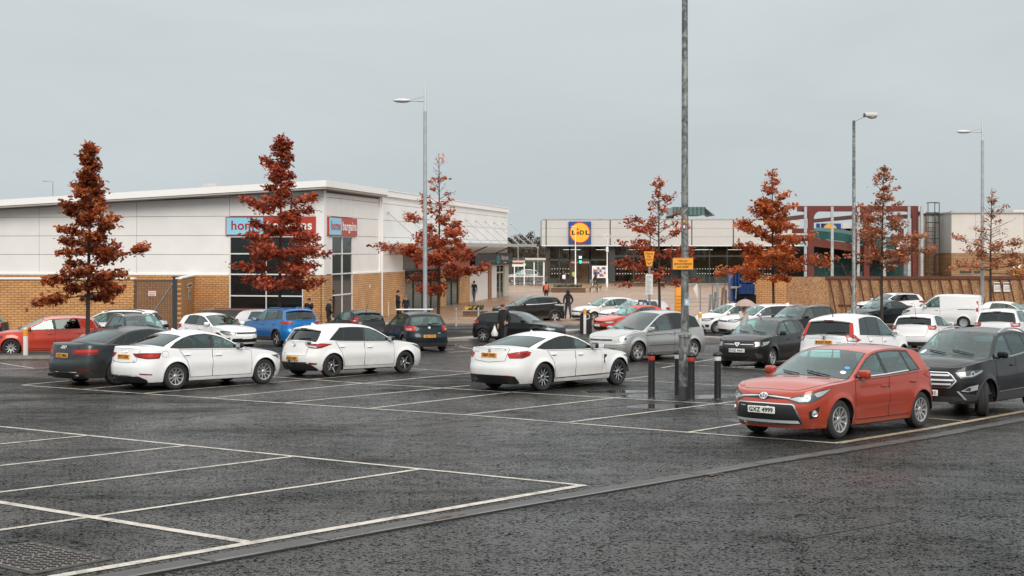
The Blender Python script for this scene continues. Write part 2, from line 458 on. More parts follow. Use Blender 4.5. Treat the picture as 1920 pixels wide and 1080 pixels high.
def build_car(S):
    """One car as an Empty with its parts; S is the specification."""
    s = Surf(S); g = lambda k, d=None: S.get(k, d)
    P = S['paint']; root = empty(S['name'])
    L, W, H, xc, xh, xr, xg = s.L, s.W, s.H, s.xc, s.xh, s.xr, s.xg
    # ---- stations
    us = set()
    for i in range(15): us.add(s.af*(1-math.cos(math.pi/2*i/14)))
    for i in range(15): us.add(L-s.ar*(1-math.cos(math.pi/2*i/14)))
    u = s.af
    while u < L-s.ar: us.add(u); u += .075
    key = []
    for x in (xc, xc+.035, xh-.03, xh, xr+.05, xr+.085, xg-.03, xg):
        v = x+s.sh_(x); key.append(v); us.add(v)
    for w in s.xw:
        for k in range(17): us.add(w-s.Ra*math.cos(math.pi*k/16))
        us.add(w-s.Ra-.004); us.add(w+s.Ra+.004)
    prot = set(key)
    for w in s.xw: prot |= {w-s.Ra, w+s.Ra, w-s.Ra-.004, w+s.Ra+.004}
    ul = sorted(us); out = [ul[0]]
    for v in ul[1:]:
        if v-out[-1] < .0035: continue
        if v-out[-1] < .016 and v not in prot and v > .05 and v < L-.05: continue
        out.append(v)
    if L-out[-1] > 1e-9:
        if L-out[-1] < .0036: out[-1] = L
        else: out.append(L)
    us = out; n = len(us)
    xs = [s.xs_of(u) for u in us]
    zs = [s.zs(u) for u in us]; zr = [s.zr(u) for u in us]
    NR = 15
    AF = [1, .955, .925, .85, .72, .55, .36, .18, 0]
    wsr = g('wa', 2); rga = g('rga', 3)      # roof rows at which the glass starts
    V = []; F = []; MI = []
    def pt(v): V.append(v); return len(V)-1
    side = [[pt(s.loc(s.X(u, z), s.yl(u, z), z)) for z in [s.zb(u)+(zs[i]-s.zb(u))*(k/(NR-1)) for k in range(NR)]] for i, u in enumerate(us)]
    rail = []; roof = []
    for i, u in enumerate(us):
        row = []
        for a in AF: row.append(pt(s.top(xs[i], a)))
        roof.append(row); rail.append(row[0])
    def q(a, b, c, d, m): F.append([a, b, c, d]); MI.append(m)
    for i in range(n-1):
        for k in range(NR-1):
            q(side[i][k], side[i][k+1], side[i+1][k+1], side[i+1][k], 0)
    # upper side: window zone by CDT
    zone = [i for i in range(n) if zr[i]-zs[i] > .03 and us[i] > xc*.9]
    i0, i1 = zone[0], zone[-1]
    for i in range(n-1):
        if i < i0 or i >= i1: q(side[i][-1], rail[i], rail[i+1], side[i+1][-1], 0)
    lo = [(us[i], zs[i]) for i in range(i0, i1+1)]; hi = [(us[i], zr[i]) for i in range(i0, i1+1)]
    bnd = lo+hi[::-1]
    ub = lambda u: s.zs(u)+g('wlo', .03)
    ut = lambda u: s.zr(u)-g('wtop', .05)
    def pane_poly(x0b, x0t, x1b, x1t):
        m = 9; b = []; t = []
        for k in range(m):
            x = x0b+(x1b-x0b)*k/(m-1); b.append((x, min(ub(x), ut(x)-.004)))
            x = x1t+(x0t-x1t)*k/(m-1); t.append((x, max(ut(x), ub(x)+.004)))
        pl = b+t; o = [pl[0]]
        for p in pl[1:]:
            if math.hypot(p[0]-o[-1][0], p[1]-o[-1][1]) > .008: o.append(p)
        return o
    panes = [pane_poly(*w[:4]) for w in S['win']]
    dlo = []
    if panes:
        w0, w1 = S['win'][0], S['win'][-1]
        dlo = offset_poly(pane_poly(w0[0], w0[1], w1[2], w1[3]), g('dlo', .022))
    vs2 = list(bnd); es = [(k, (k+1) % len(bnd)) for k in range(len(bnd))]
    for pl in panes+([dlo] if dlo else []):
        b = len(vs2); vs2 += pl; es += [(b+k, b+(k+1) % len(pl)) for k in range(len(pl))]
    ov, oe, of, *_ = delaunay_2d_cdt([Vector(v) for v in vs2], es, [], 0, 1e-4)
    idx = {}
    def cp(j):
        if j in idx: return idx[j]
        p = ov[j]
        for k in range(i0, i1+1):
            if abs(us[k]-p.x) < 2e-4:
                if abs(zs[k]-p.y) < 2e-4: idx[j] = side[k][-1]; return idx[j]
                if abs(zr[k]-p.y) < 2e-4: idx[j] = rail[k]; return idx[j]
        idx[j] = pt(s.side(p.x, max(p.y, s.zs(p.x)+1e-5))); return idx[j]
    for f in of:
        c = (sum(ov[j].x for j in f)/len(f), sum(ov[j].y for j in f)/len(f))
        if not inpoly(c, bnd) or any(inpoly(c, pl) for pl in panes): continue
        t = [cp(j) for j in f]
        a, b, d = (V[k] for k in t[:3])
        if (b-a).cross(d-a).y < 0: t = t[::-1]
        F.append(t[::-1] if False else t); MI.append(1 if dlo and inpoly(c, dlo) else 0)
    # roof, bonnet, screens
    ws = []; rg = []
    hasrg = g('rearglass', True)
    near = lambda a, b: abs(a-b) < 1e-4
    for i in range(n-1):
        xm = (xs[i]+xs[i+1])/2
        for k in range(len(AF)-1):
            f = [roof[i][k], roof[i][k+1], roof[i+1][k+1], roof[i+1][k]]
            if xc < xm < xh and k >= 1:
                if k >= wsr and xc+.03 < xm < xh-.025: ws.append(f)
                else: F.append(f); MI.append(1)
            elif hasrg and xr+.05 < xm < xg and k >= rga-1:
                if k >= rga and xr+.08 < xm < xg-.025: rg.append(f)
                else: F.append(f); MI.append(1)
            else: F.append(f); MI.append(g('roofmat', 0) if (xh < xm < xr and k >= 1) else 0)
    def emit(name, faces, mis, mats, parent):
        used = sorted({j for f in faces for j in f}); mp = {j: k for k, j in enumerate(used)}
        bm = bmesh.new()
        vl = [bm.verts.new(V[j]) for j in used]; vr = [bm.verts.new((V[j].x, -V[j].y, V[j].z)) for j in used]
        for f, m_ in zip(faces, mis):
            for sd, vv in ((0, vl), (1, vr)):
                ids = [mp[j] for j in f]; ids = ids if sd == 0 else ids[::-1]
                try: fc = bm.faces.new([vv[j] for j in ids]); fc.material_index = m_; fc.smooth = True
                except ValueError: pass
        bmesh.ops.remove_doubles(bm, verts=bm.verts, dist=4e-4)
        bmesh.ops.recalc_face_normals(bm, faces=bm.faces)
        me = bpy.data.meshes.new(name); bm.to_mesh(me); bm.free()
        for m_ in mats: me.materials.append(m_)
        me.set_sharp_from_angle(angle=R(32))
        o = bpy.data.objects.new(name, me); link(o, parent); return o
    body = emit('body', F, MI, [P, TRIM, g('roofpaint', P)], root)
    emit('windscreen', ws, [0]*len(ws), [g('wsglass', GLASS)], root)
    if rg: emit('rear_window', rg, [0]*len(rg), [g('rgglass', GTINT)], root)
    for w, pl in zip(S['win'], panes):
        gm = w[4] if len(w) > 4 else GLASS
        for sd in (1, -1):
            f = (lambda sd: lambda u, z: (lambda v: Vector((v.x, v.y*sd-.004*sd, v.z)))(s.side(u, z)))(sd)
            mb = MB(); v2, tr = cdt(pl, (), .12, False)
            v3 = [f(*p) for p in v2]
            tr = [t if (v3[t[1]]-v3[t[0]]).cross(v3[t[2]]-v3[t[0]]).y*sd > 0 else t[::-1] for t in tr]
            mb.add(v3, tr, gm, True); mb.build('side_window', root)
    SD = [(sd, (lambda sd: lambda u, z: (lambda v: Vector((v.x, v.y*sd, v.z)))(s.side(u, z)))(sd)) for sd in (1, -1)]
    hi_detail = g('detail', 1)
    # ---- doors with handles
    for d in g('doors', []):
        pl = d['poly']; pl = pl(s) if callable(pl) else pl
        for sd, f in SD:
            do = patch('door', f, pl, .004, P, root, .08, seam=.010)
            if 'h' in d:
                hx, hz = d['h']; M = frame_at(f, hx, hz, .012)
                mb = MB(); mb.rbox(-.095, .095, -.014, .014, -.006, .022, g('handlemat', P), .009, M); mb.build('handle', do)
                mb = MB(); mb.ell((0, -.01, -.012), (.075, .03, .006), TRIM, M, 10); mb.build('handle_recess', do)
    for ln in g('sidelines', []):       # (points, width, material, offset, name)
        pts, wd, mt_, of_, nm = ln
        for sd, f in SD:
            up = [(x, z+wd/2) for x, z in pts]; dn = [(x, z-wd/2) for x, z in pts]
            patch(nm, f, up+dn[::-1], of_, mt_, root, .09)
    # ---- bonnet, tailgate, bumpers
    if g('bonnet', 1):
        b0 = g('b0', .15)
        pl = [(b0, -.55), (b0+.02, -.8), (xc*.5, -.93), (xc-.05, -.95), (xc-.05, .95), (xc*.5, .93), (b0+.02, .8), (b0, .55)]
        patch('bonnet', s.top, pl, .004, P, root, .1, seam=.009)
    for nm, f, pl, mt_, of_, seam in g('patches', lambda s: [])(s):
        for k in ((1, -1) if nm.endswith('*') else (1,)):
            p2 = pl if k == 1 else mirror(pl)
            if len(p2) > 2: patch(nm.rstrip('*'), f, p2, of_, mt_, root, .06, seam=seam)
    # ---- lights
    for nm, f_, pl, layers in g('lights', []):
        f = s.front if f_ == 'F' else s.rear if f_ == 'R' else s.top
        for k in (1, -1):
            p2 = pl if k == 1 else mirror(pl)
            if f_ == 'T': p2 = pl if k == 1 else [(x, -a) for x, a in pl]
            o = patch(nm, f, p2, .007, layers[0], root, .05, seam=.006)
            for lp, lm, lo_, ln in layers[1:]:
                q2 = lp if k == 1 else ([(x, -a) for x, a in lp] if f_ == 'T' else mirror(lp))
                patch(ln, f, q2, lo_, lm, o, .04)
    # ---- plates
    for f_, pz, txt, mt_, wd in g('plates', []):
        f = s.front if f_ == 'F' else s.rear
        M = frame_at(f, 0, pz, g('plateoff', .02), upright=True)
        mb = MB(); mb.rbox(-wd/2, wd/2, -.056, .056, -.02, .004, mt_, .006, M, 1); po = mb.build('number_plate', root)
        if txt: text('lettering', txt, .098, INK, po, M @ Matrix.Translation((0, -.002, .006)), wd*.88, .018)
    for fn in g('extras', []): fn(s, root, P)
    # ---- mirrors
    mx, mz = g('mirror', (xc+s.sh_(xc)+.28, s.zs(xc+.45)+.07))
    for sd, f in SD:
        v = f(mx, mz); v = Vector((v.x, v.y, v.z)); mb = MB()
        y0 = v.y+sd*.03
        mb.rbox(v.x-.05, v.x+.07, min(y0, y0+sd*.2), max(y0, y0+sd*.2), v.z-.055, v.z+.085, g('mirmat', P), .04, None, 3)
        mo = mb.build('wing_mirror', root)
        mb = MB(); mb.box(v.x-.02, v.x+.03, min(v.y-sd*.05, y0+sd*.03), max(v.y-sd*.05, y0+sd*.03), v.z-.07, v.z-.04, TRIM); mb.build('mirror_stalk', mo)
        mb = MB(); mb.box(v.x-.054, v.x-.05, min(y0+sd*.025, y0+sd*.175), max(y0+sd*.025, y0+sd*.175), v.z-.035, v.z+.065, LAMPCLEAR); mb.build('mirror_glass', mo)
    # ---- wipers
    if hi_detail:
        for a0, a1 in ((.62, .06), (-.05, -.6)):
            pts = [s.top(xc+.03+.11*t, a0+(a1-a0)*t)+Vector((.012, 0, .018)) for t in (0, .25, .5, .75, 1)]
            mb = MB(); mb.tube(pts, .011, TRIM, 5); mb.build('wiper', root)
    # ---- underbody, arches, interior
    mb = MB(); X0 = s.fo+s.wb/2; hw = W/2
    mb.box(X0-(L-.35), X0-.35, -(hw-.34), hw-.34, s.gc+.0, .5, UNDER)
    mb.box(X0-(s.xw[1]-s.Ra), X0-(s.xw[0]+s.Ra), -(hw-.09), hw-.09, s.gc-.02, .4, UNDER)
    mb.box(X0-(s.xw[0]-s.Ra), X0-.3, -(hw-.28), hw-.28, s.gc-.01, .4, UNDER)
    mb.box(X0-(L-.3), X0-(s.xw[1]+s.Ra), -(hw-.24), hw-.24, s.gc+.0, .4, UNDER)
    for w in s.xw:
        for sd in (1, -1):
            vs = []; fs = []
            for k in range(13):
                a = math.pi*k/12; r_ = s.Ra+.012
                x = X0-w+r_*math.cos(a); z = s.wr+r_*math.sin(a)
                vs += [(x, sd*(s.yl(w, .6)-.02), z), (x, sd*(hw-.36), z)]
            for k in range(12): fs.append((2*k, 2*k+1, 2*k+3, 2*k+2))
            mb.add(vs, fs, UNDER, True)
    mb.build('underbody', root)
    mb = MB()
    xa = xc+.1; xb = min(xg-.1, L-.25); ft = .42
    for sd in (1, -1):
        vs = []; fs = []
        m_ = 12
        for k in range(m_+1):
            u = xa+(xb-xa)*k/m_; y = max(.2, s.ys(u)-.075)
            p = s.loc(u, y*sd, s.zs(u)-.01); vs += [p, Vector((p.x, p.y, ft))]
            p2 = s.side(u, s.zs(u)); vs.append(Vector((p2.x, (p2.y-.006)*sd, s.zs(u)-.01)))
        for k in range(m_):
            fs += [(3*k, 3*k+3, 3*k+4, 3*k+1), (3*k+2, 3*k+5, 3*k+3, 3*k)]
        mb.add(vs, fs, DASH, True)
    mb.box(X0-xb, X0-xa, -(hw-.1), hw-.1, ft-.02, ft, DASH)
    zd = s.zt_(xc)-.07
    mb.rbox(X0-xc-.62, X0-xc-.03, -(hw-.14), hw-.14, zd-.26, zd-.02, DASH, .06)
    if hasrg:
        mb.box(X0-xb, X0-xb+.35, -(hw-.16), hw-.16, ft, s.zs(xb)-.06, DASH)
    sx = xc+g('seatx', 1.28)
    sh = H-.26
    for sd in (.37, -.37):
        Mt = Matrix.Translation((X0-sx, sd, 0)) @ Matrix.Rotation(R(-17), 4, 'Y')
        mb.rbox(-.08, .08, -.25, .25, .5, sh-.17, SEAT, .06, Mt)
        mb.rbox(-.05, .05, -.14, .14, sh-.15, sh+.05, SEAT, .045, Mt)
        mb.rbox(X0-sx+.0, X0-sx+.52, sd-.25, sd+.25, .45, .6, SEAT, .06)
    bx = sx+g('benchx', .88)
    if bx < xr+.35 and g('bench', 1):
        Mt = Matrix.Translation((X0-bx, 0, 0)) @ Matrix.Rotation(R(-20), 4, 'Y')
        mb.rbox(-.08, .08, -(hw-.27), hw-.27, .5, sh-.22, SEAT, .06, Mt)
        for y in (-.42, .42): mb.rbox(-.04, .04, y-.12, y+.12, sh-.2, sh-.03, SEAT, .04, Mt)
        mb.rbox(X0-bx, X0-bx+.5, -(hw-.27), hw-.27, .42, .58, SEAT, .06)
    Mw = Matrix.Translation((X0-xc-.72, -.37, zd+.0)) @ Matrix.Rotation(R(65), 4, 'Y')
    ring = [(.185*math.cos(2*math.pi*k/20), .185*math.sin(2*math.pi*k/20), 0) for k in range(21)]
    mb.tube(ring, .018, TRIM, 6, Mw, False); mb.box(-.02, .02, -.17, .17, -.012, .012, TRIM, Mw); mb.ell((0, 0, 0), (.06, .06, .02), TRIM, Mw)
    Mr = s.top(xh-.2, 0); mb.rbox(Mr.x-.06, Mr.x-.03, -.12, .12, Mr.z-.13, Mr.z-.06, TRIM, .012)
    mb.build('interior', root)
    # ---- wheels
    ww = .215; st, rm, fc = g('rim', ('five', ALLOY, ALLOY))
    for w, x in enumerate(s.xw):
        for sd in (1, -1):
            yw = s.yl(x, .5)-ww/2-.012
            M = Matrix.Translation((X0-x, sd*yw, s.wr)) @ Matrix.Rotation(R(-90*sd), 4, 'X')
            if w == 0 and g('steer'): M = Matrix.Translation((X0-x, sd*(yw-.01), s.wr)) @ Matrix.Rotation(R(g('steer')), 4, 'Z') @ Matrix.Rotation(R(-90*sd), 4, 'X')
            M = M @ Matrix.Rotation(R(g('spin', 0)+17*w+40*(sd < 0)), 4, 'Z')
            wo = inst('wheel', tyre_mesh(s.wr, ww), root, M)
            inst('rim', rim_mesh(s.wr, ww, STY[st], rm, fc), wo)
    # ---- roof extras
    if g('rails'):
        for sd in (1, -1):
            pts = []
            for k in range(9):
                t = k/8; x = xh+.12+(xr-.15-xh-.12)*t; v = s.top(x, .965*sd); h = .05*min(1, 5*t, 5*(1-t)); pts.append((v.x, v.y, v.z+.004+h))
            mb = MB(); mb.tube(pts, .017, g('rails'), 7); mb.build('roof_rail', root)
    if g('aerial') == 'fin':
        v = s.top(xr-.25, 0); mb = MB(); mb.add([(v.x+.1, -.03, v.z-.01), (v.x+.1, .03, v.z-.01), (v.x-.09, -.025, v.z-.01), (v.x-.09, .025, v.z-.01), (v.x-.07, 0, v.z+.075)], [(0, 1, 4), (1, 3, 4), (3, 2, 4), (2, 0, 4)], P, True); mb.build('aerial', root)
    elif g('aerial') == 'mast':
        v = s.top(g('aerx', xr-.2), 0); d = g('aerd', -1); mb = MB(); mb.tube([v, v+Vector((.01*d, 0, .05)), v+Vector((.20*d, 0, .42))], [.022, .01, .004], TRIM, 6); mb.build('aerial', root)
    root['_dims'] = (L, W, H)
    return root, s
def place_car(root, x, y, head):
    nv = Vector((0, SL, 1)).normalized() if y < YF-1 else Vector((0, 0, 1))
    f = Vector((math.cos(R(head)), math.sin(R(head)), 0)); f = (f-nv*f.dot(nv)).normalized(); l = nv.cross(f)
    root.matrix_world = Matrix(((f.x, l.x, nv.x, x), (f.y, l.y, nv.y, y), (f.z, l.z, nv.z, G(y)), (0, 0, 0, 1)))
# ------------------------------------------------------------------ car specifications
def sym(half): return list(half)+[(-p, z) for p, z in reversed(half) if p > 1e-6]
def door(x0b, x0t, x1b, x1t, zb=.29, x1m=None, zm=.62):
    def f(s):
        pts = [(x0b, zb), (x1b, zb)]
        if x1m is not None: pts += [(x1b+(x1m-x1b)*.25, zb+.12), (x1b+(x1m-x1b)*.6, zm-.08), (x1m, zm+.06)]
        k = 7
        pts += [(x1t+(x0t-x1t)*i/(k-1), s.zs(x1t+(x0t-x1t)*i/(k-1))-.022) for i in range(k)]
        pts += [(x0b+(x0t-x0b)*.5-.01, .62)]
        return pts
    return f
def two_doors(s, xB, x0, x1b, x1t, zb=.29, hz=.80, x1m=None):
    return [dict(poly=door(x0, x0+.02, xB, xB+.02, zb), h=(xB-.16, hz)), dict(poly=door(xB+.02, xB+.04, x1b, x1t, zb, x1m), h=(x1t-.2, hz+.03))]
def hatch(**o):
    L, H = o.get('L', 4.28), o.get('H', 1.46); fo, wb = o.get('fo', .93), o.get('wb', 2.6)
    d = dict(L=L, W=1.77, H=H, wb=wb, fo=fo, wr=.315, xc=1.08, zc=.97*H/1.46, hn=.76, xh=1.95, xr=L-.48, zr=H-.10, xg=L-.13, zg=1.0*H/1.46)
    b = .925*H/1.46
    d['belt'] = [(0, b), (1.2, b), (1.7, b+.01), (fo+wb-.4, b+.05), (L-.3, b+.09), (L, b+.09)]
    xB = fo+wb*.57
    d['win'] = [(1.46, 1.5, xB-.05, xB-.10), (xB+.04, xB-.01, fo+wb-.2, fo+wb-.32)]
    d['doors'] = two_doors(None, xB, fo+.43, fo+wb-.40, fo+wb-.10, x1m=fo+wb-.30)
    d['rim'] = ('five', ALLOY, ALLOY); d['name'] = 'hatchback'
    d.update(o); return d
def saloon(**o):
    L, H = o.get('L', 4.46), o.get('H', 1.42); fo, wb = o.get('fo', .86), o.get('wb', 2.64)
    d = dict(L=L, W=1.8, H=H, wb=wb, fo=fo, wr=.318, xc=1.22, zc=.965, hn=.74, xh=2.05, xr=L-1.22, zr=H-.075, xg=L-.56, zg=1.075,
             deck=[(L-.3, 1.06), (L-.12, 1.055), (L-.04, 1.03), (L, .98)], rd=.035)
    d['belt'] = [(0, .93), (1.3, .925), (2.2, .95), (fo+wb, .975), (L-.5, .985), (L, .985)]
    xB = fo+wb*.60
    d['win'] = [(1.62, 1.66, xB-.05, xB-.09), (xB+.04, xB, fo+wb-.16, fo+wb-.30, GTINT), (fo+wb-.12, fo+wb-.25, fo+wb+.14, fo+wb-.05, GTINT)]
    d['doors'] = two_doors(None, xB, fo+.42, fo+wb-.40, fo+wb-.1, x1m=fo+wb-.3)
    d['rim'] = ('twin5', ALLOY, ALLOY); d['name'] = 'saloon_car'
    d.update(o); return d
def suv(**o):
    L, H = o.get('L', 4.45), o.get('H', 1.62); fo, wb = o.get('fo', .9), o.get('wb', 2.66)
    d = dict(L=L, W=1.84, H=H, wb=wb, fo=fo, wr=.345, gc=.26, xc=1.15, zc=1.12, hn=.93, xh=2.0, xr=L-.5, zr=H-.09, xg=L-.16, zg=1.14, tumble=.38)
    d['belt'] = [(0, 1.06), (1.3, 1.055), (2.2, 1.075), (fo+wb-.2, 1.13), (L, 1.15)]
    xB = fo+wb*.58
    d['win'] = [(1.5, 1.54, xB-.05, xB-.10), (xB+.04, xB-.01, fo+wb-.12, fo+wb-.2, GTINT), (fo+wb-.07, fo+wb-.14, fo+wb+.38, fo+wb+.2, GTINT)]
    d['doors'] = two_doors(None, xB, fo+.46, fo+wb-.42, fo+wb-.08, zb=.36, hz=.92, x1m=fo+wb-.32)
    d['rim'] = ('star5', ALLOYD, ALLOY); d['name'] = 'sport_utility_vehicle'
    d['nose'] = [(.15, .14), (.28, .05), (.45, 0), (.62, .0), (.78, .03), (.93, .10), (1.1, .2)]
    d['tail'] = [(.15, .14), (.3, .04), (.48, 0), (.62, 0), (.75, .045), (1.0, .07), (1.2, .12)]
    d.update(o); return d
def cladding(s):
    """dark arch rims and sills"""
    out = []
    for w in s.xw:
        o_ = [(w-(s.Ra+.075)*math.cos(math.pi*k/14), s.wr-.03+(s.Ra+.075)*math.sin(math.pi*k/14)) for k in range(15)]
        i_ = [(w+(s.Ra+.004)*math.cos(math.pi*k/14), s.wr-.0+(s.Ra+.004)*math.sin(math.pi*k/14)) for k in range(15)]
        out.append(('arch_trim', o_+i_))
    a = s.xw[0]+s.Ra+.0; b = s.xw[1]-s.Ra-.0
    out.append(('sill_trim', [(a, s.gc+.005), (b, s.gc+.005), (b, s.gc+.16), (a, s.gc+.16)]))
    return out
def add_cladding(s, root, P):
    for nm, pl in cladding(s):
        for sd in (1, -1):
            patch(nm, lambda u, z, sd=sd: (lambda v: Vector((v.x, v.y*sd, v.z)))(s.side(u, z)), pl, .010, PLAST, root, .08)
def ring(r, t, n=28):
    return [(r*math.cos(2*math.pi*k/n), r*math.sin(2*math.pi*k/n), 0) for k in range(n+1)], t
def badge(f_, p, z, draw, off=.014):
    """an emblem: draw(mb, M) fills a mesh standing on the skin"""
    def fn(s, root, P):
        f = {'F': s.front, 'R': s.rear, 'T': s.top}[f_]
        mb = MB(); draw(mb, frame_at(f, p, z, off)); mb.build('badge', root)
    return fn
def oval(mb, M, rx, ry, t, mt, cx=0, cy=0, n=24):
    mb.tube([(cx+rx*math.cos(2*math.pi*k/n), cy+ry*math.sin(2*math.pi*k/n), 0) for k in range(n+1)], t, mt, 6, M, False)
def b_ovals(mb, M):
    mb.ell((0, 0, -.012), (.07, .05, .012), LAMPDARK, M, 16)
    oval(mb, M, .072, .052, .008, CHROME); oval(mb, M, .024, .046, .006, CHROME); oval(mb, M, .05, .02, .006, CHROME, 0, .022)
def b_rings(mb, M):
    for k in range(4): oval(mb, M, .036, .036, .006, CHROME, (k-1.5)*.055)
def b_roundel(mb, M):
    mb.lathe([(.041, 0), (.041, .006), (.0, .008)], INK, 24, M); oval(mb, M, .041, .041, .003, CHROME)
    for a in (0, 180):
        for c, st in ((mat('badge_blue', (.03, .2, .55), .3), a), (PLATEW, a+90)):
            mb.add([(0, 0, .0095)]+[(.026*math.cos(R(st+t)), .026*math.sin(R(st+t)), .0095) for t in range(0, 91, 15)], [[0, k, k+1] for k in range(1, 7)], c, False, M)
def b_circle(mb, M):
    mb.lathe([(.05, 0), (.05, .006), (.0, .008)], LAMPDARK, 24, M); oval(mb, M, .05, .05, .006, CHROME)
    for x0, y0, x1, y1 in ((-.03, .03, -.012, -.005), (-.012, -.005, 0, .02), (0, .02, .012, -.005), (.012, -.005, .03, .03), (-.03, -.002, -.014, -.036), (-.014, -.036, 0, -.006), (0, -.006, .014, -.036), (.014, -.036, .03, -.002)):
        mb.tube([(x0, y0, .01), (x1, y1, .01)], .004, CHROME, 5, M)
def b_letter_h(mb, M):
    mb.rbox(-.06, .06, -.05, .05, -.01, .002, LAMPDARK, .015, M)
    mb.tube([(-.045, .04, .004), (-.032, -.04, .004)], .007, CHROME, 5, M); mb.tube([(.045, .04, .004), (.032, -.04, .004)], .007, CHROME, 5, M); mb.tube([(-.036, 0, .004), (.036, 0, .004)], .007, CHROME, 5, M)
    oval(mb, M, .062, .055, .005, CHROME)
def b_shield(mb, M):
    mb.prism([(-.085, .055), (.085, .055), (.07, -.01), (.0, -.075), (-.07, -.01)], -.01, .008, CHROME, M)
    mb.prism([(-.035, .02), (.035, .02), (.028, -.005), (0, -.03), (-.028, -.005)], .008, .010, LAMPDARK, M)
def b_oval_blue(mb, M):
    mb.ell((0, 0, 0), (.075, .032, .008), mat('badge_navy', (.01, .03, .12), .3), M, 16); oval(mb, M, .076, .033, .004, CHROME)
def b_bar(w):
    def d(mb, M):
        for k in range(5): mb.box(-w/2+k*w/5, -w/2+k*w/5+w/7, -.012, .012, 0, .004, CHROME, M)
    return d
def b_slant(mb, M):
    oval(mb, M, .055, .036, .005, CHROME); mb.tube([(-.02, -.03, 0), (-.012, .028, 0)], .004, CHROME, 5, M); mb.tube([(.02, .03, 0), (.012, -.028, 0)], .004, CHROME, 5, M); mb.tube([(-.017, 0, 0), (.017, 0, 0)], .004, CHROME, 5, M)
def exhaust(y, z):
    def fn(s, root, P):
        X = s.fo+s.wb/2-s.L+.07; mb = MB(); M = Matrix.Translation((X, y, z)) @ Matrix.Rotation(R(-90), 4, 'Y')
        mb.lathe([(.04, -.2), (.04, .03), (.034, .03), (.034, -.1)], CHROME, 16, M); mb.build('exhaust_pipe', root)
    return fn
def wiper_rear(a0=.0, a1=-.6):
    def fn(s, root, P):
        mb = MB(); mb.tube([s.top(s.xg-.035-.03*t, a0+(a1-a0)*t)+Vector((-.015, 0, .01)) for t in (0, .5, 1)], .012, TRIM, 5); mb.build('rear_wiper', root)
    return fn
def disc_light(f_, p, z, r, mt, name, ringm=CHROME, off=.014):
    def fn(s, root, P):
        for k in (1, -1):
            f = s.front if f_ == 'F' else s.rear
            M = frame_at(f, p*k, z, off); mb = MB(); mb.lathe([(r, -.02), (r, .004), (r*.8, .0), (r*.72, -.004)], ringm, 20, M); mb.lathe([(r*.74, 0), (.001, .012)], mt, 20, M); mb.build(name, root)
    return fn
def sticker(xt, a, r, col):
    def fn(s, root, P):
        v, n = nrm(s.top, xt, a, Vector((s.top(xt, a).x-.5, 0, .4))); z = n; x = Vector((0, 1, 0)); x = (x-z*x.dot(z)).normalized(); y = z.cross(x); v = v+n*.004
        M = Matrix(((x.x, y.x, z.x, v.x), (x.y, y.y, z.y, v.y), (x.z, y.z, z.z, v.z), (0, 0, 0, 1)))
        mb = MB(); mb.lathe([(r, 0), (.001, .001)], mat('sticker_%d' % int(col[2]*100), col, .5), 18, M); mb.build('sticker', root)
    return fn
def spoiler(s, root, P):
    mb = MB(); pts = []
    for k in range(13):
        a = -.9+1.8*k/12; pts.append(s.top(s.xr+.03, a)+Vector((-.05, 0, .0)))
    mb.tube(pts, [.02]+[.034]*11+[.02], P, 8); mb.build('roof_spoiler', root)
    v = s.top(s.xr+.03, 0); mb = MB(); mb.box(v.x-.09, v.x-.07, -.14, .14, v.z-.018, v.z+.006, LAMPDARKRED); mb.build('brake_light', root)
RED = paint('paint_coral_red', (.36, .043, .019), .2, .32, .4)
WHT = paint('paint_white', (.76, .76, .75), 0, .35, .8)
WHT2 = paint('paint_white_clean', (.78, .78, .78), 0, .35, .4)
GREY = paint('paint_dark_grey', (.035, .042, .046), .45, .32, .5, .5)
BLK = paint('paint_black', (.010, .010, .011), .1, .3, .18, .5)
BLK2 = paint('paint_black_brown', (.014, .012, .011), .2, .32, .2, .5)
SILV = paint('paint_silver', (.46, .455, .44), .72, .36, .7)
BLUE = paint('paint_bright_blue', (.003, .15, .42), .25, .3, .3)
ORED = paint('paint_orange_red', (.55, .055, .03), .1, .32, .3)
DGRN = paint('paint_deep_teal', (.007, .015, .02), .3, .3, .25, .5)
DGY2 = paint('paint_charcoal', (.022, .025, .027), .3, .32, .3, .5)
hexring = lambda w, h, z: [(w, z+h*.1), (w*.8, z+h*.5), (0, z+h*.5), (0, z+h*.5)]

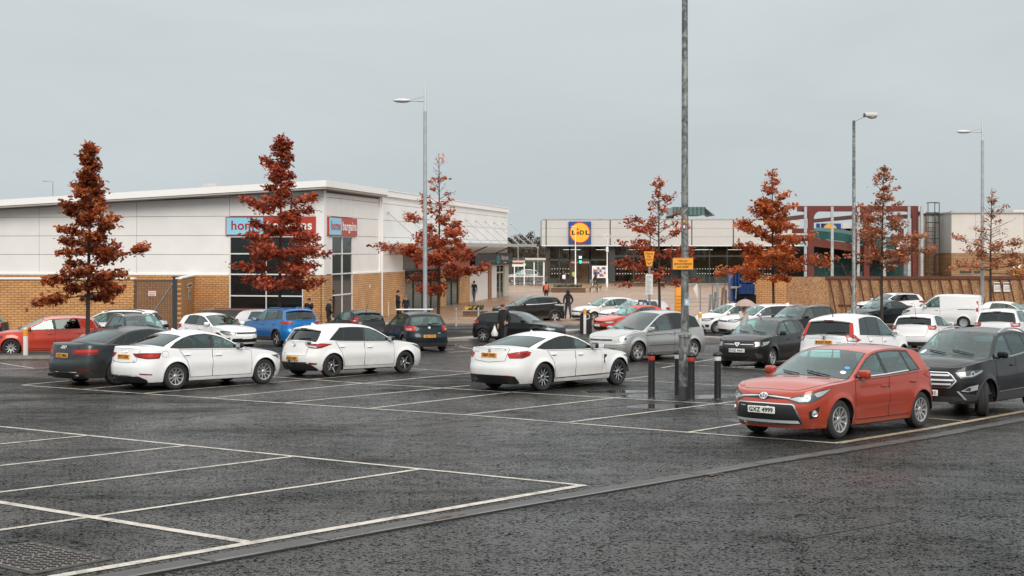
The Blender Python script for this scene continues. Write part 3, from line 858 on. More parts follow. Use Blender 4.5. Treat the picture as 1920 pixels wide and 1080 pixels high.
# red hatchback in the foreground
def red_patches(s):
    F = s.front
    return [('upper_grille', F, sym([(0, .735), (.12, .735), (.40, .70), (.43, .665), (.14, .665), (0, .66)]), TRIM, .006, None),
            ('grille_strip*', F, [(.08, .70), (.46, .672), (.47, .69), (.08, .724)], BRT, .012, None),
            ('lower_grille_trim', F, sym([(0, .60), (.50, .595), (.545, .575), (.70, .285), (.66, .255), (0, .255)]), CHROME, .006, None),
            ('lower_grille', F, sym([(0, .585), (.49, .58), (.525, .565), (.67, .29), (.64, .275), (0, .275)]), TRIM, .010, None),
            ('grille_strip', F, sym([(0, .335), (.61, .335), (.645, .29), (0, .29)]), BRT, .016, None),
            ('fog_surround*', F, [(.78, .47), (.96, .56), (.93, .38), (.80, .36)], TRIM, .007, None)]
RED_S = hatch(name='hatchback', paint=RED, H=1.47, fo=.95, xc=1.10, zc=.985, hn=.80, xh=2.0, rim=('multi', ALLOY, ALLOY), patches=red_patches, plates=[('F', .485, 'GXZ 4999', PLATEW, .52)], plateoff=.03,
    win=[(1.48, 1.52, 2.42, 2.34), (2.51, 2.43, 3.24, 3.12), (3.29, 3.17, 3.58, 3.36)],
    lights=[('headlight', 'F', [(.40, .665), (.62, .60), (.80, .615), (.98, .70), (1.24, .835), (.90, .795), (.58, .725)],
             [LAMPDARK, ([(.45, .668), (.62, .625), (.72, .64), (.68, .70), (.58, .705)], LAMPCLEAR, .012, 'reflector'), ([(.90, .70), (.98, .72), (1.2, .828), (.92, .782), (.84, .75)], LAMPCLEAR, .012, 'indicator'),
              (smooth_poly([(.73+.05*math.cos(k*.785), .685+.045*math.sin(k*.785)) for k in range(8)], 1), CHROME, .014, 'lamp_ring'), (smooth_poly([(.73+.033*math.cos(k*.785), .685+.03*math.sin(k*.785)) for k in range(8)], 1), LAMPDARK, .018, 'lamp_lens')]),
            ('tail_light', 'R', [(.55, .90), (.95, .84), (1.25, .93), (1.0, .985), (.7, .95)], [LAMPRED])],
    extras=[badge('F', 0, .70, b_ovals, .022), disc_light('F', .875, .45, .055, LAMPCLEAR, 'fog_lamp'), sticker(1.30, .78, .05, (.75, .8, .8)), sticker(1.44, .80, .045, (.05, .3, .6))],
    sidelines=[([(1.5, .968), (2.4, .985), (3.2, 1.02)], .016, CHROME, .006, 'window_strip')], spin=8)
# white hatchback seen from behind
def wa_patches(s):
    Rr = s.rear
    return [('tailgate', Rr, sym([(0, .985), (.62, .985), (.72, .93), (.55, .80), (.52, .62), (.48, .60), (0, .60)]), WHT, .004, .008),
            ('lower_bumper', Rr, sym([(0, .40), (.55, .40), (.70, .36), (.92, .22), (.88, .19), (0, .19)]), TRIM, .008, None),
            ('bumper_strip', Rr, sym([(0, .425), (.56, .425), (.57, .405), (0, .405)]), CHROME, .012, None),
            ('reflector*', Rr, [(.62, .42), (.88, .40), (.84, .36), (.66, .37)], LAMPDARKRED, .012, None)]
def towbar(s, root, P):
    X = s.fo+s.wb/2-s.L; mb = MB(); mb.tube([(X+.2, 0, .3), (X-.06, 0, .3), (X-.1, 0, .36), (X-.1, 0, .44)], .022, UNDER, 8); mb.ell((X-.1, 0, .46), (.03, .03, .03), UNDER); mb.build('tow_bar', root)
WA_S = hatch(name='hatchback', paint=WHT, fo=.97, L=4.33, zg=1.01, rim=('blade5', ALLOYD, ALLOY), rgglass=GDARK, patches=wa_patches, plates=[('R', .52, 'XNZ 5637', PLATEY, .52)],
    win=[(1.48, 1.52, 2.42, 2.34, GLASS), (2.50, 2.42, 3.18, 3.04, GDARK), (3.22, 3.08, 3.64, 3.2, GDARK)], lights=[('tail_light', 'R', [(.44, .905), (.62, .815), (.85, .80), (.98, .815), (1.36, .915), (1.0, .935), (.75, .925)],
        [LAMPDARKRED, ([(.47, .895), (.62, .835), (.84, .82), (.80, .87)], LAMPCLEAR, .012, 'reflector'), ([(.75, .905), (.92, .85), (1.3, .91), (1.0, .925)], LAMPRED, .012, 'brake_lens')]),
        ('headlight', 'F', [(.45, .67), (.8, .66), (1.3, .84), (.85, .77)], [LAMPDARK])], extras=[badge('R', 0, .90, b_ovals, .02), badge('R', .40, .66, b_bar(.12)), spoiler, wiper_rear(), towbar], mirmat=TRIM, aerial='fin')
# white four door fastback
def bm_patches(s):
    Rr, F = s.rear, s.front
    return [('boot_lid', Rr, sym([(0, 1.03), (.62, 1.02), (.56, .92), (.50, .74), (0, .70)]), WHT, .004, .008),
            ('lower_bumper', Rr, sym([(0, .40), (.62, .40), (.78, .38), (.90, .22), (.80, .19), (0, .19)]), TRIM, .008, None),
            ('reflector*', Rr, [(.36, .405), (.74, .385), (.74, .37), (.36, .39)], LAMPDARKRED, .013, None),
            ('side_vent*', s.side_m, [(1.30, .80), (1.40, .80), (1.42, .62), (1.37, .55), (1.385, .70), (1.30, .76)], TRIM, .007, None)]
BM_S = saloon(name='saloon_car', paint=WHT, L=4.64, W=1.83, H=1.39, wb=2.81, fo=.80, wr=.332, xc=1.36, zc=.985, hn=.76, xh=2.2, xr=3.3, zr=1.30, xg=4.10, zg=1.075, deck=[(4.3, 1.06), (4.5, 1.05), (4.6, 1.02), (4.64, .97)],
    belt=[(0, .95), (1.4, .945), (2.4, .955), (3.5, .975), (4.1, 1.0), (4.64, 1.0)], rim=('twin5', ALLOYD, ALLOY), rgglass=GDARK, patches=bm_patches, plates=[('R', .86, 'YB69 DHD', PLATEY, .50)],
    win=[(1.78, 1.82, 2.42, 2.36, GLASS), (2.52, 2.46, 3.22, 3.10, GDARK), (3.26, 3.14, 3.80, 3.5, GDARK)], lights=[('tail_light', 'R', [(.55, .90), (.62, .80), (.95, .80), (1.18, .86), (1.24, .93), (1.1, .965), (.85, .95)],
        [LAMPRED, ([(.78, .83), (1.0, .83), (1.15, .89), (1.05, .93), (.84, .915)], LAMPDARKRED, .012, 'brake_lens')]), ('headlight', 'F', [(.4, .70), (.8, .66), (1.2, .76), (.8, .77)], [LAMPDARK])],
    doors=two_doors(None, 2.46, 1.47, 3.20, 3.46, zb=.30, hz=.83, x1m=3.26), extras=[badge('R', 0, .965, b_roundel, .012), badge('R', .46, .945, b_bar(.16), .01), exhaust(.55, .24), exhaust(.46, .24)], mirmat=TRIM, aerial='fin',
    sidelines=[([(.9, .33), (3.2, .29), (3.2, .27), ][:2], .02, TRIM, .006, 'sill_line')])
# white saloon, dark saloon
def a3_patches(s):
    Rr = s.rear
    return [('boot_lid', Rr, sym([(0, 1.0), (.60, .99), (.52, .86), (.48, .68), (0, .66)]), s.S['paint'], .004, .008),
            ('lower_bumper', Rr, sym([(0, .34), (.62, .34), (.80, .27), (.84, .19), (0, .19)]), TRIM, .008, None),
            ('bumper_strip', Rr, sym([(0, .365), (.60, .365), (.61, .345), (0, .345)]), CHROME, .012, None),
            ('reflector*', Rr, [(.62, .42), (.95, .40), (.93, .375), (.66, .39)], LAMPDARKRED, .010, None),
            ('fuel_flap', lambda p, z: (lambda v: Vector((v.x, -v.y, v.z)))(s.side(p, z)), smooth_poly([(3.72, .80), (3.90, .80), (3.90, .93), (3.72, .93)], 1), s.S['paint'], .004, .006)]
A3_S = saloon(name='saloon_car', paint=WHT2, patches=a3_patches, plates=[('R', .80, 'YH17 KGN', PLATEY, .50)], rgglass=GTINT,
    lights=[('tail_light', 'R', [(.34, .885), (.46, .80), (.8, .76), (1.10, .77), (1.16, .89), (.8, .895)], [LAMPDARKRED, ([(.60, .82), (.82, .785), (1.06, .79), (1.12, .875), (.8, .875)], LAMPRED, .012, 'brake_lens')]), ('headlight', 'F', [(.4, .66), (.8, .62), (1.2, .73), (.8, .74)], [LAMPDARK])],
    extras=[badge('R', 0, .925, b_rings, .01), badge('R', .42, .70, b_bar(.09), .01), badge('R', -.42, .70, b_bar(.06), .01), exhaust(.5, .23)], mirmat=TRIM, spin=12, aerial='fin')
A6_S = saloon(name='saloon_car', paint=GREY, L=4.93, W=1.87, H=1.46, wb=2.91, fo=.92, wr=.335, xc=1.32, xh=2.2, xr=3.55, zr=1.38, xg=4.30, zg=1.10, deck=[(4.55, 1.09), (4.8, 1.085), (4.9, 1.05), (4.93, 1.0)],
    belt=[(0, .96), (1.4, .955), (2.4, .98), (3.9, 1.01), (4.4, 1.02), (4.93, 1.02)], rgglass=GDARK, patches=a3_patches, plates=[('R', .76, 'CFZ 9868', PLATEY, .50)],
    win=[(1.75, 1.79, 2.62, 2.56, GTINT), (2.72, 2.66, 3.64, 3.5, GDARK), (3.69, 3.55, 4.0, 3.75, GDARK)],
    lights=[('tail_light', 'R', [(.36, .90), (.40, .79), (.8, .77), (1.12, .79), (1.16, .92), (.8, .925)], [LAMPDARKRED, ([(.5, .89), (.5, .84), (1.10, .85), (1.13, .91), (.8, .915)], LAMPRED, .012, 'brake_lens')]), ('headlight', 'F', [(.4, .68), (.8, .64), (1.2, .75), (.8, .76)], [LAMPDARK])],
    doors=two_doors(None, 2.66, 1.36, 3.44, 3.72, hz=.86, x1m=3.52), extras=[badge('R', 0, .965, b_rings, .01), badge('R', .42, .68, b_bar(.09), .01), exhaust(.6, .26), exhaust(-.6, .26)], rim=('twin5', ALLOY, ALLOY), aerial='fin')
# black crossover at the right edge
def eco_patches(s):
    F = s.front
    return [('grille_surround', F, sym([(0, .86), (.42, .855), (.50, .80), (.58, .69), (.46, .555), (0, .55)]), CHROME, .007, None),
            ('grille', F, sym([(0, .842), (.41, .838), (.48, .79), (.555, .69), (.45, .572), (0, .568)]), TRIM, .012, None)]+[
            ('grille_bar', F, sym([(0, z+.016), (w, z+.016), (w, z-.016), (0, z-.016)]), BRT, .018, None) for z, w in ((.795, .45), (.705, .52), (.63, .48))]+[
            ('lower_intake', F, sym([(0, .40), (.62, .40), (.72, .34), (.5, .27), (0, .27)]), PLAST, .008, None), ('skid_plate', F, sym([(0, .295), (.42, .295), (.46, .255), (0, .255)]), STEEL, .012, None),
            ('bumper_line*', F, [(.58, .50), (.62, .50), (.78, .34), (.74, .33)], STEEL, .012, None), ('intake_panel*', F, [(.64, .47), (1.0, .43), (.98, .32), (.80, .30)], PLAST, .008, None)]  # lower corner panels are grey plastic
ECO_S = suv(name='sport_utility_vehicle', paint=BLK, L=4.1, W=1.77, H=1.65, wb=2.52, fo=.86, wr=.338, xc=1.02, zc=1.14, hn=.96, xh=1.78, xr=3.62, zr=1.52, xg=3.93, zg=1.16, belt=[(0, 1.07), (1.2, 1.065), (2, 1.08), (3, 1.14), (4.1, 1.18)],
    win=[(1.36, 1.40, 2.24, 2.16, GLASS), (2.34, 2.26, 3.12, 2.98, GTINT), (3.16, 3.02, 3.5, 3.26, GTINT)], patches=eco_patches, plates=[('F', .46, 'BXZ 9441', PLATEW, .52)], plateoff=.03,
    lights=[('headlight', 'F', [(.55, .845), (.66, .74), (.90, .75), (1.22, .86), (1.20, .90), (.85, .885)], [LAMPDARK, ([(.6, .84), (.68, .77), (.76, .77), (.74, .855)], LAMPCLEAR, .012, 'reflector'), ([(.70, .765), (.88, .772), (1.18, .865), (1.16, .885), (.86, .80)], LAMPCLEAR, .014, 'running_light'),
             (smooth_poly([(.9+.055*math.cos(k*.785), .825+.045*math.sin(k*.785)) for k in range(8)], 1), CHROME, .015, 'lamp_ring'), (smooth_poly([(.9+.036*math.cos(k*.785), .825+.03*math.sin(k*.785)) for k in range(8)], 1), LAMPDARK, .019, 'lamp_lens')]),
            ('fog_lamp', 'F', [(.66, .50), (.80, .485), (1.0, .52), (1.03, .62), (.82, .585)], [LAMPCLEAR, ([(.72, .515), (.84, .50), (.86, .565), (.8, .565)], LAMPDARK, .012, 'lamp_lens')])],
    doors=two_doors(None, 2.26, 1.30, 2.94, 3.18, zb=.38, hz=.93, x1m=3.02), extras=[add_cladding, badge('F', 0, .90, b_oval_blue), sticker(1.14, -.78, .07, (.7, .74, .76))], rails=STEEL, steer=27, rim=('five', ALLOYD, ALLOY),
    sidelines=[([(1.4, .445), (2.9, .455)], .026, CHROME, .014, 'door_strip'), ([(1.4, 1.092), (2.2, 1.10), (3.1, 1.165)], .016, CHROME, .008, 'window_strip')])
# silver people carrier
def smax_patches(s):
    F = s.front
    return [('grille', F, sym([(0, .755), (.48, .75), (.52, .70), (0, .695)]), TRIM, .007, None), ('lower_grille', F, sym([(0, .47), (.66, .45), (.58, .29), (0, .28)]), TRIM, .008, None), ('bumper_step', F, sym([(0, .575), (.62, .57), (1.0, .6), (1.0, .585), (.62, .555), (0, .56)]), PLAST, .005, None)]
SMAX_S = hatch(name='people_carrier', paint=SILV, L=4.77, W=1.885, H=1.70, wb=2.85, fo=.97, wr=.335, xc=1.05, zc=1.07, hn=.82, xh=2.22, xr=4.2, zr=1.53, xg=4.6, zg=1.12, belt=[(0, .99), (1.1, .985), (2.0, 1.0), (3.6, 1.07), (4.77, 1.12)], tumble=.36, fsh=.26,
    win=[(1.62, 1.66, 1.98, 1.93, GLASS), (2.03, 1.98, 2.74, 2.68, GLASS), (2.84, 2.78, 3.66, 3.6, GDARK), (3.74, 3.68, 4.26, 4.1, GDARK)], rim=('star5', ALLOY, ALLOY), patches=smax_patches, plates=[('F', .53, '', PLATEW, .52)],
    lights=[('headlight', 'F', [(.55, .70), (.78, .655), (1.0, .68), (1.34, .87), (1.28, .90), (.9, .83)], [LAMPCLEAR, (smooth_poly([(.78+.06*math.cos(k*.785), .73+.05*math.sin(k*.785)) for k in range(8)], 1), LAMPDARK, .012, 'lamp_lens'), (smooth_poly([(.97+.06*math.cos(k*.785), .765+.05*math.sin(k*.785)) for k in range(8)], 1), LAMPDARK, .012, 'lamp_lens'), (smooth_poly([(.78+.035*math.cos(k*.785), .73+.03*math.sin(k*.785)) for k in range(8)], 1), CHROME, .016, 'lamp_ring')]), ('fog_lamp', 'F', smooth_poly([(.70, .56), (.82, .56), (.82, .50), (.70, .50)], 2), [LAMPCLEAR])],
    doors=two_doors(None, 2.78, 1.42, 3.46, 3.72, hz=.91, x1m=3.55), extras=[badge('F', 0, .725, b_oval_blue)], sidelines=[([(1.32, .86), (2.4, .90), (3.6, .93)], .02, PLAST, .004, 'crease_line'), ([(1.5, .52), (3.4, .54)], .022, PLAST, .004, 'door_moulding')], spin=20, seatx=1.6, mirmat=SILV)  # upper dark strip paints the shade along the body crease
# black budget hatchback
def dac_patches(s):
    F = s.front
    return [('grille', F, sym([(0, .80), (.52, .80), (.56, .67), (.50, .64), (0, .64)]), TRIM, .007, None), ('grille_strip*', F, [(.1, .735), (.50, .735), (.50, .715), (.1, .715)], CHROME, .012, None),
            ('lower_grille', F, sym([(0, .42), (.48, .42), (.56, .30), (0, .28)]), TRIM, .008, None), ('bumper_edge*', F, [(.55, .46), (.80, .42), (.85, .30), (.62, .28)], PLAST, .008, None)]
DAC_S = hatch(name='hatchback', paint=BLK2, L=4.07, W=1.735, H=1.52, wb=2.59, fo=.82, wr=.31, xc=1.0, zc=1.04, hn=.87, xh=1.78, patches=dac_patches, plates=[('F', .535, 'KXZ 4431', PLATEW, .52)], plateoff=.03,
    nose=[(.15, .1), (.25, .05), (.4, 0), (.58, .0), (.68, .03), (.8, .06), (.95, .15)],
    lights=[('headlight', 'F', [(.52, .80), (.54, .66), (.78, .66), (1.0, .72), (1.12, .83), (.85, .825)], [LAMPDARK, ([(.55, .785), (.57, .68), (.70, .685), (.70, .79)], LAMPCLEAR, .012, 'reflector'), ([(.80, .79), (.80, .70), (.98, .735), (1.06, .81)], LAMPCLEAR, .012, 'reflector'), ([(.56, .675), (.78, .672), (.99, .725), (1.1, .82), (1.06, .82), (.96, .745), (.78, .695), (.56, .70)], CHROME, .014, 'running_light')])],
    win=[(1.34, 1.38, 2.2, 2.12, GLASS), (2.3, 2.22, 3.0, 2.9, GLASS), (3.05, 2.95, 3.32, 3.18, GTINT)], doors=two_doors(None, 2.24, 1.27, 2.98, 3.22, hz=.84, x1m=3.08), extras=[badge('F', 0, .725, b_shield, .02)], aerial='mast', aerx=1.85, aerd=-.6, rim=('six', ALLOY, ALLOY), mirmat=TRIM)
# white sport utility seen from behind
def crv_patches(s):
    Rr = s.rear
    return [('tailgate', Rr, sym([(0, 1.12), (.66, 1.11), (.70, .9), (.66, .66), (0, .64)]), WHT2, .004, .008), ('chrome_bar', Rr, sym([(0, 1.075), (.5, 1.08), (.62, 1.11), (.62, 1.05), (.45, 1.02), (0, 1.015)]), CHROME, .012, None), ('lower_bumper', Rr, sym([(0, .5), (.84, .5), (.9, .26), (0, .26)]), PLAST, .008, None)]
CRV_S = suv(name='sport_utility_vehicle', paint=WHT2, L=4.58, W=1.84, H=1.72, wb=2.63, fo=.92, wr=.35, xr=4.1, zr=1.57, xg=4.42, zg=1.13, rgglass=GDARK, rga=3, patches=crv_patches, plates=[('R', .92, 'RO67 VDP', PLATEY, .52)],
    belt=[(0, 1.04), (1.3, 1.035), (2.2, 1.05), (3.4, 1.10), (4.58, 1.14)], win=[(1.5, 1.54, 2.4, 2.32, GLASS), (2.5, 2.42, 3.2, 3.1, GDARK), (3.26, 3.16, 3.86, 3.6, GDARK)],
    lights=[('tail_light', 'T', [(4.15, .84), (4.15, .985), (4.43, .985), (4.43, .84)], [LAMPRED, ]), ('tail_light', 'R', [(.66, 1.14), (.70, .97), (1.0, .93), (1.30, .985), (1.06, 1.05), (.98, 1.14)], [LAMPRED, ([(.70, 1.04), (.72, .98), (.98, .95), (1.0, 1.03)], LAMPCLEAR, .012, 'reflector')])],
    extras=[badge('R', 0, 1.045, b_letter_h, .018), badge('R', -.45, .93, b_bar(.14), .01), spoiler, wiper_rear(0, -.7), add_cladding], aerial='mast', aerx=3.9, spin=4, mirmat=WHT2)
def gen_rear(z, hatchb=True, plate=.78, lamp=LAMPRED):
    pass
def simple_hatch_rear(s):
    Rr = s.rear; zg = s.S['zg']
    return [('tailgate', Rr, sym([(0, zg-.015), (.60, zg-.02), (.60, .72), (.52, .58), (0, .56)]), s.S['paint'], .004, .008), ('lower_bumper', Rr, sym([(0, .36), (.8, .36), (.86, .2), (0, .2)]), PLAST, .008, None)]
def simple_front(s):
    F = s.front; h = s.S['hn']
    return [('grille', F, sym([(0, h-.07), (.44, h-.075), (.46, h-.14), (0, h-.145)]), TRIM, .007, None), ('lower_grille', F, sym([(0, .44), (.62, .43), (.7, .29), (0, .28)]), TRIM, .008, None), ('bumper_corner*', F, [(.72, .46), (.95, .45), (.92, .33), (.78, .32)], TRIM, .007, None)]
def both(s): return simple_hatch_rear(s)+simple_front(s)
def hl(h, dark=LAMPDARK): return ('headlight', 'F', [(.47, h-.06), (.50, h-.16), (.85, h-.17), (1.2, h-.05), (1.18, h), (.85, h-.02)], [dark, ([(.56, h-.09), (.58, h-.14), (.85, h-.15), (1.05, h-.07), (.85, h-.05)], LAMPCLEAR, .012, 'reflector')])
def tl(z0, z1, p0=.58, p1=1.2, m=LAMPRED): return ('tail_light', 'R', [(p0, z0+.02), (p0+.08, z0), (1.0, z0), (p1, z0+.07), (p1-.04, z1), (p0, z1)], [m, ([(p0+.12, z0+.04), (.95, z0+.04), (.97, z0+.10), (p0+.12, z0+.10)], LAMPCLEAR, .012, 'reflector')])
GOLFR_S = hatch(name='hatchback', paint=DGRN, L=4.2, H=1.54, W=1.76, zg=1.02, rgglass=GLASS, patches=both, plates=[('R', .60, 'VEZ 9975', PLATEY, .50)], lights=[tl(.80, 1.0), hl(.78)], extras=[badge('R', 0, .93, b_circle, .014), badge('R', -.4, .72, b_bar(.12)), wiper_rear()], rim=('six', ALLOY, ALLOY))
BLUE_S = suv(name='sport_utility_vehicle', paint=BLUE, L=4.48, H=1.64, patches=both, rgglass=GTINT, plates=[('R', .72, '', PLATEY, .5)], lights=[('tail_light', 'R', [(.5, 1.04), (.56, .96), (.95, .94), (1.3, 1.02), (1.25, 1.06), (.9, 1.07)], [LAMPRED]), hl(.95)], extras=[add_cladding, spoiler, wiper_rear(), badge('R', 0, .9, b_slant)], rails=BLUE, aerial='fin', rim=('star5', ALLOYD, ALLOY),
    )
CORSA_S = hatch(name='hatchback', paint=DGY2, L=4.0, wb=2.51, fo=.85, W=1.74, H=1.49, zg=1.03, zr=1.36, xr=3.5, rgglass=GTINT, patches=both, lights=[tl(.92, 1.14, .72, 1.3), hl(.8)], extras=[spoiler, wiper_rear()], aerial='mast')
SEAT_S = hatch(name='hatchback', paint=WHT2, L=4.06, wb=2.47, fo=.86, W=1.69, H=1.445, hn=.75, wsglass=GLASS, patches=both, plates=[('F', .46, '', PLATEW, .5)], lights=[hl(.74), tl(.8, .98)], win=[(1.46, 1.5, 2.5, 2.42), (2.58, 2.5, 3.3, 3.12, GTINT)], extras=[badge('F', 0, .66, b_slant)])
MINI_S = hatch(name='hatchback', paint=BLK, L=3.85, wb=2.47, fo=.8, W=1.7, H=1.50, xc=.95, xh=1.6, patches=both, lights=[hl(.78), tl(.8, .98)], rails=CHROME, win=[(1.3, 1.34, 2.1, 2.02), (2.18, 2.1, 3.05, 2.92, GLASS)])
RGOLF_S = hatch(name='hatchback', paint=ORED, L=4.26, H=1.45, W=1.79, hn=.76, patches=both, lights=[hl(.745), tl(.82, 1.0)], rim=('twin5', ALLOYD, ALLOY), win=[(1.46, 1.5, 2.38, 2.3, GLASS), (2.48, 2.4, 3.3, 3.18, GDARK)], plates=[('F', .47, '', PLATEW, .5)], extras=[badge('F', 0, .67, b_circle, .02)])
WSUV_S = suv(name='estate_car', paint=WHT2, L=4.6, H=1.6, patches=both, lights=[hl(.93), tl(.95, 1.1, .8, 1.4)], rails=TRIM, rgglass=GDARK)
DSUV_S = suv(name='sport_utility_vehicle', paint=DGY2, L=4.5, H=1.66, patches=both, lights=[hl(.93), tl(.95, 1.1)], extras=[add_cladding])
QASH_S = suv(name='sport_utility_vehicle', paint=BLK2, L=4.38, H=1.58, patches=both, lights=[hl(.93), tl(.98, 1.1, .7, 1.5, LAMPCLEAR)], extras=[add_cladding], rails=STEEL, sidelines=[([(1.5, 1.09), (2.4, 1.10), (3.3, 1.15), (3.7, 1.19)], .03, CHROME, .012, 'window_strip')], rim=('star5', ALLOYD, ALLOY), win=[(1.5, 1.54, 2.4, 2.32, GTINT), (2.5, 2.42, 3.62, 3.35, GDARK)])
BHATCH_S = hatch(name='hatchback', paint=BLK, L=4.42, H=1.43, W=1.8, fo=.9, wb=2.73, patches=both, lights=[hl(.74), tl(.84, .98)], rim=('swirl', ALLOYD, ALLOY), win=[(1.5, 1.54, 2.45, 2.37, GTINT), (2.55, 2.47, 3.45, 3.3, GDARK)])
WGOLF_S = hatch(name='hatchback', paint=WHT2, L=4.26, H=1.46, patches=both, lights=[hl(.745), tl(.82, 1.0)], plates=[('F', .47, '', PLATEW, .5)])
WCOUPE_S = hatch(name='hatchback', paint=WHT2, L=4.4, H=1.45, patches=both, lights=[hl(.745), tl(.82, 1.0)], rgglass=GDARK)
RSMALL_S = hatch(name='hatchback', paint=ORED, L=4.0, wb=2.5, fo=.85, H=1.46, patches=both, lights=[hl(.745), tl(.82, 1.0)], plates=[('F', .47, '', PLATEW, .5)])
WKA_S = hatch(name='hatchback', paint=WHT, L=4.1, wb=2.5, fo=.84, H=1.52, zc=1.03, xc=1.0, xh=1.85, patches=both, lights=[hl(.8), tl(.85, 1.05)], rim=('multi', ALLOY, ALLOY), rails=None, mirmat=WHT)
WTUC_S = suv(name='sport_utility_vehicle', paint=WHT, L=4.48, H=1.63, patches=both, lights=[hl(.95), tl(1.0, 1.12)], rails=None, rim=('twin5', ALLOYD, ALLOY), aerial='fin')
BSUV_S = suv(name='sport_utility_vehicle', paint=BLK2, L=4.6, H=1.68, patches=both, lights=[hl(.95), tl(1.0, 1.12)], rails=STEEL, extras=[sticker(1.3, -.5, .08, (.7, .75, .78))])
DEST_S = saloon(name='saloon_car', paint=DGRN, L=4.5, H=1.44, patches=both, lights=[hl(.74), tl(.82, .98)], rim=('five', ALLOY, ALLOY))
DEST_S.update(zg=1.075)
WPOLO_S = hatch(name='hatchback', paint=WHT2, L=4.05, wb=2.55, fo=.84, H=1.455, zg=1.04, rgglass=GDARK, patches=both, plates=[], lights=[tl(.84, 1.0, .64), hl(.74)], extras=[spoiler, wiper_rear()], aerial='mast', win=[(1.42, 1.46, 2.2, 2.12, GLASS), (2.3, 2.22, 2.96, 2.86, GDARK), (3.0, 2.9, 3.25, 3.08, GDARK)])
WFIEST_S = hatch(name='hatchback', paint=WHT2, L=4.0, wb=2.49, fo=.84, H=1.48, patches=both, lights=[tl(.84, 1.0), hl(.76)])
WBIG_S = suv(name='sport_utility_vehicle', paint=WHT2, L=4.6, H=1.66, roofmat=0, rgglass=GDARK, patches=both, lights=[tl(.95, 1.1), hl(.95)], rails=STEEL, extras=[spoiler])
def van_rear(s):
    Rr = s.rear
    P = s.S['paint']
    return [('rear_door', Rr, [(-.80, .38), (.14, .38), (.14, 1.30), (-.80, 1.30)], P, .005, .012), ('rear_door', Rr, [(.16, .38), (.80, .38), (.80, 1.30), (.16, 1.30)], P, .005, .012), ('rear_bumper', Rr, sym([(0, .37), (.86, .37), (.9, .22), (0, .22)]), PLAST, .01, None)]
def van_extra(s, root, P):
    for sd in (1, -1):
        f = lambda u, z, sd=sd: (lambda v: Vector((v.x, v.y*sd, v.z)))(s.side(u, z))
        patch('side_panel', f, smooth_poly([(2.35, 1.12), (3.18, 1.12), (3.18, 1.62), (2.35, 1.62)], 1), .005, P, root, .1, seam=.005)
        patch('side_panel', f, smooth_poly([(3.28, 1.12), (4.0, 1.12), (4.0, 1.62), (3.28, 1.62)], 1), .005, P, root, .1, seam=.005)
        patch('slide_rail', f, [(3.2, 1.04), (4.15, 1.04), (4.15, 1.07), (3.2, 1.07)], .012, TRIM, root, .1)
    mb = MB(); M = frame_at(s.rear, -.45, 1.0, .02); mb.rbox(-.11, .11, -.015, .015, 0, .03, TRIM, .01, M); mb.build('door_handle', root)
    mb = MB(); M = frame_at(s.rear, 0.16, 1.28, .012); M2 = s.top(s.xg-.1, 0); 
    for a in (.14,):
        pts = [s.top(s.xr+.06, a)+Vector((-.012, 0, 0)), s.top((s.xr+s.xg)/2, a)+Vector((-.012, 0, 0)), s.top(s.xg, a)+Vector((-.012, 0, 0))]
        mb.tube(pts, .008, TRIM, 5)
    mb.build('door_gap', root)
VAN_S = dict(name='panel_van', paint=WHT2, L=4.42, W=1.84, H=1.86, wb=2.66, fo=.86, wr=.325, gc=.22, xc=.98, zc=1.18, hn=.93, xh=1.82, hd=.10, xr=4.30, zr=1.78, xg=4.38, zg=1.30, tumble=.2, rearglass=False, crown=.09, ar=.3, nr=3.2, fsh=.24,
    belt=[(0, 1.09), (1.2, 1.085), (2.0, 1.10), (3, 1.16), (4.42, 1.26)], win=[(1.36, 1.40, 2.22, 2.18, GLASS)], wlo=.04, patches=van_rear, plates=[('R', 1.02, '', PLATEY, .5)], rim=('steel', STEEL, STEEL),
    lights=[('tail_light', 'R', [(.84, .95), (.84, 1.5), (.95, 1.5), (.97, .95)], [LAMPRED, ([(.85, 1.15), (.85, 1.3), (.95, 1.3), (.96, 1.15)], LAMPCLEAR, .012, 'reflector')]), hl(.95)], doors=[dict(poly=door(1.3, 1.32, 2.26, 2.26, .3), h=(2.1, 1.0))], extras=[van_extra], bench=0,
    tail=[(.15, .1), (.27, .02), (.42, .0), (.6, .0), (.85, .02), (1.3, .05)], nose=[(.15, .14), (.28, .05), (.45, 0), (.62, .0), (.78, .03), (.93, .10), (1.1, .2)])
Surf.side_m = lambda s, u, z: s.side(u, z)
def _side_m(s, u, z):
    v = s.side(abs(u), z)
    if u < 0: v.y = -v.y
    return v
Surf.side_m = _side_m
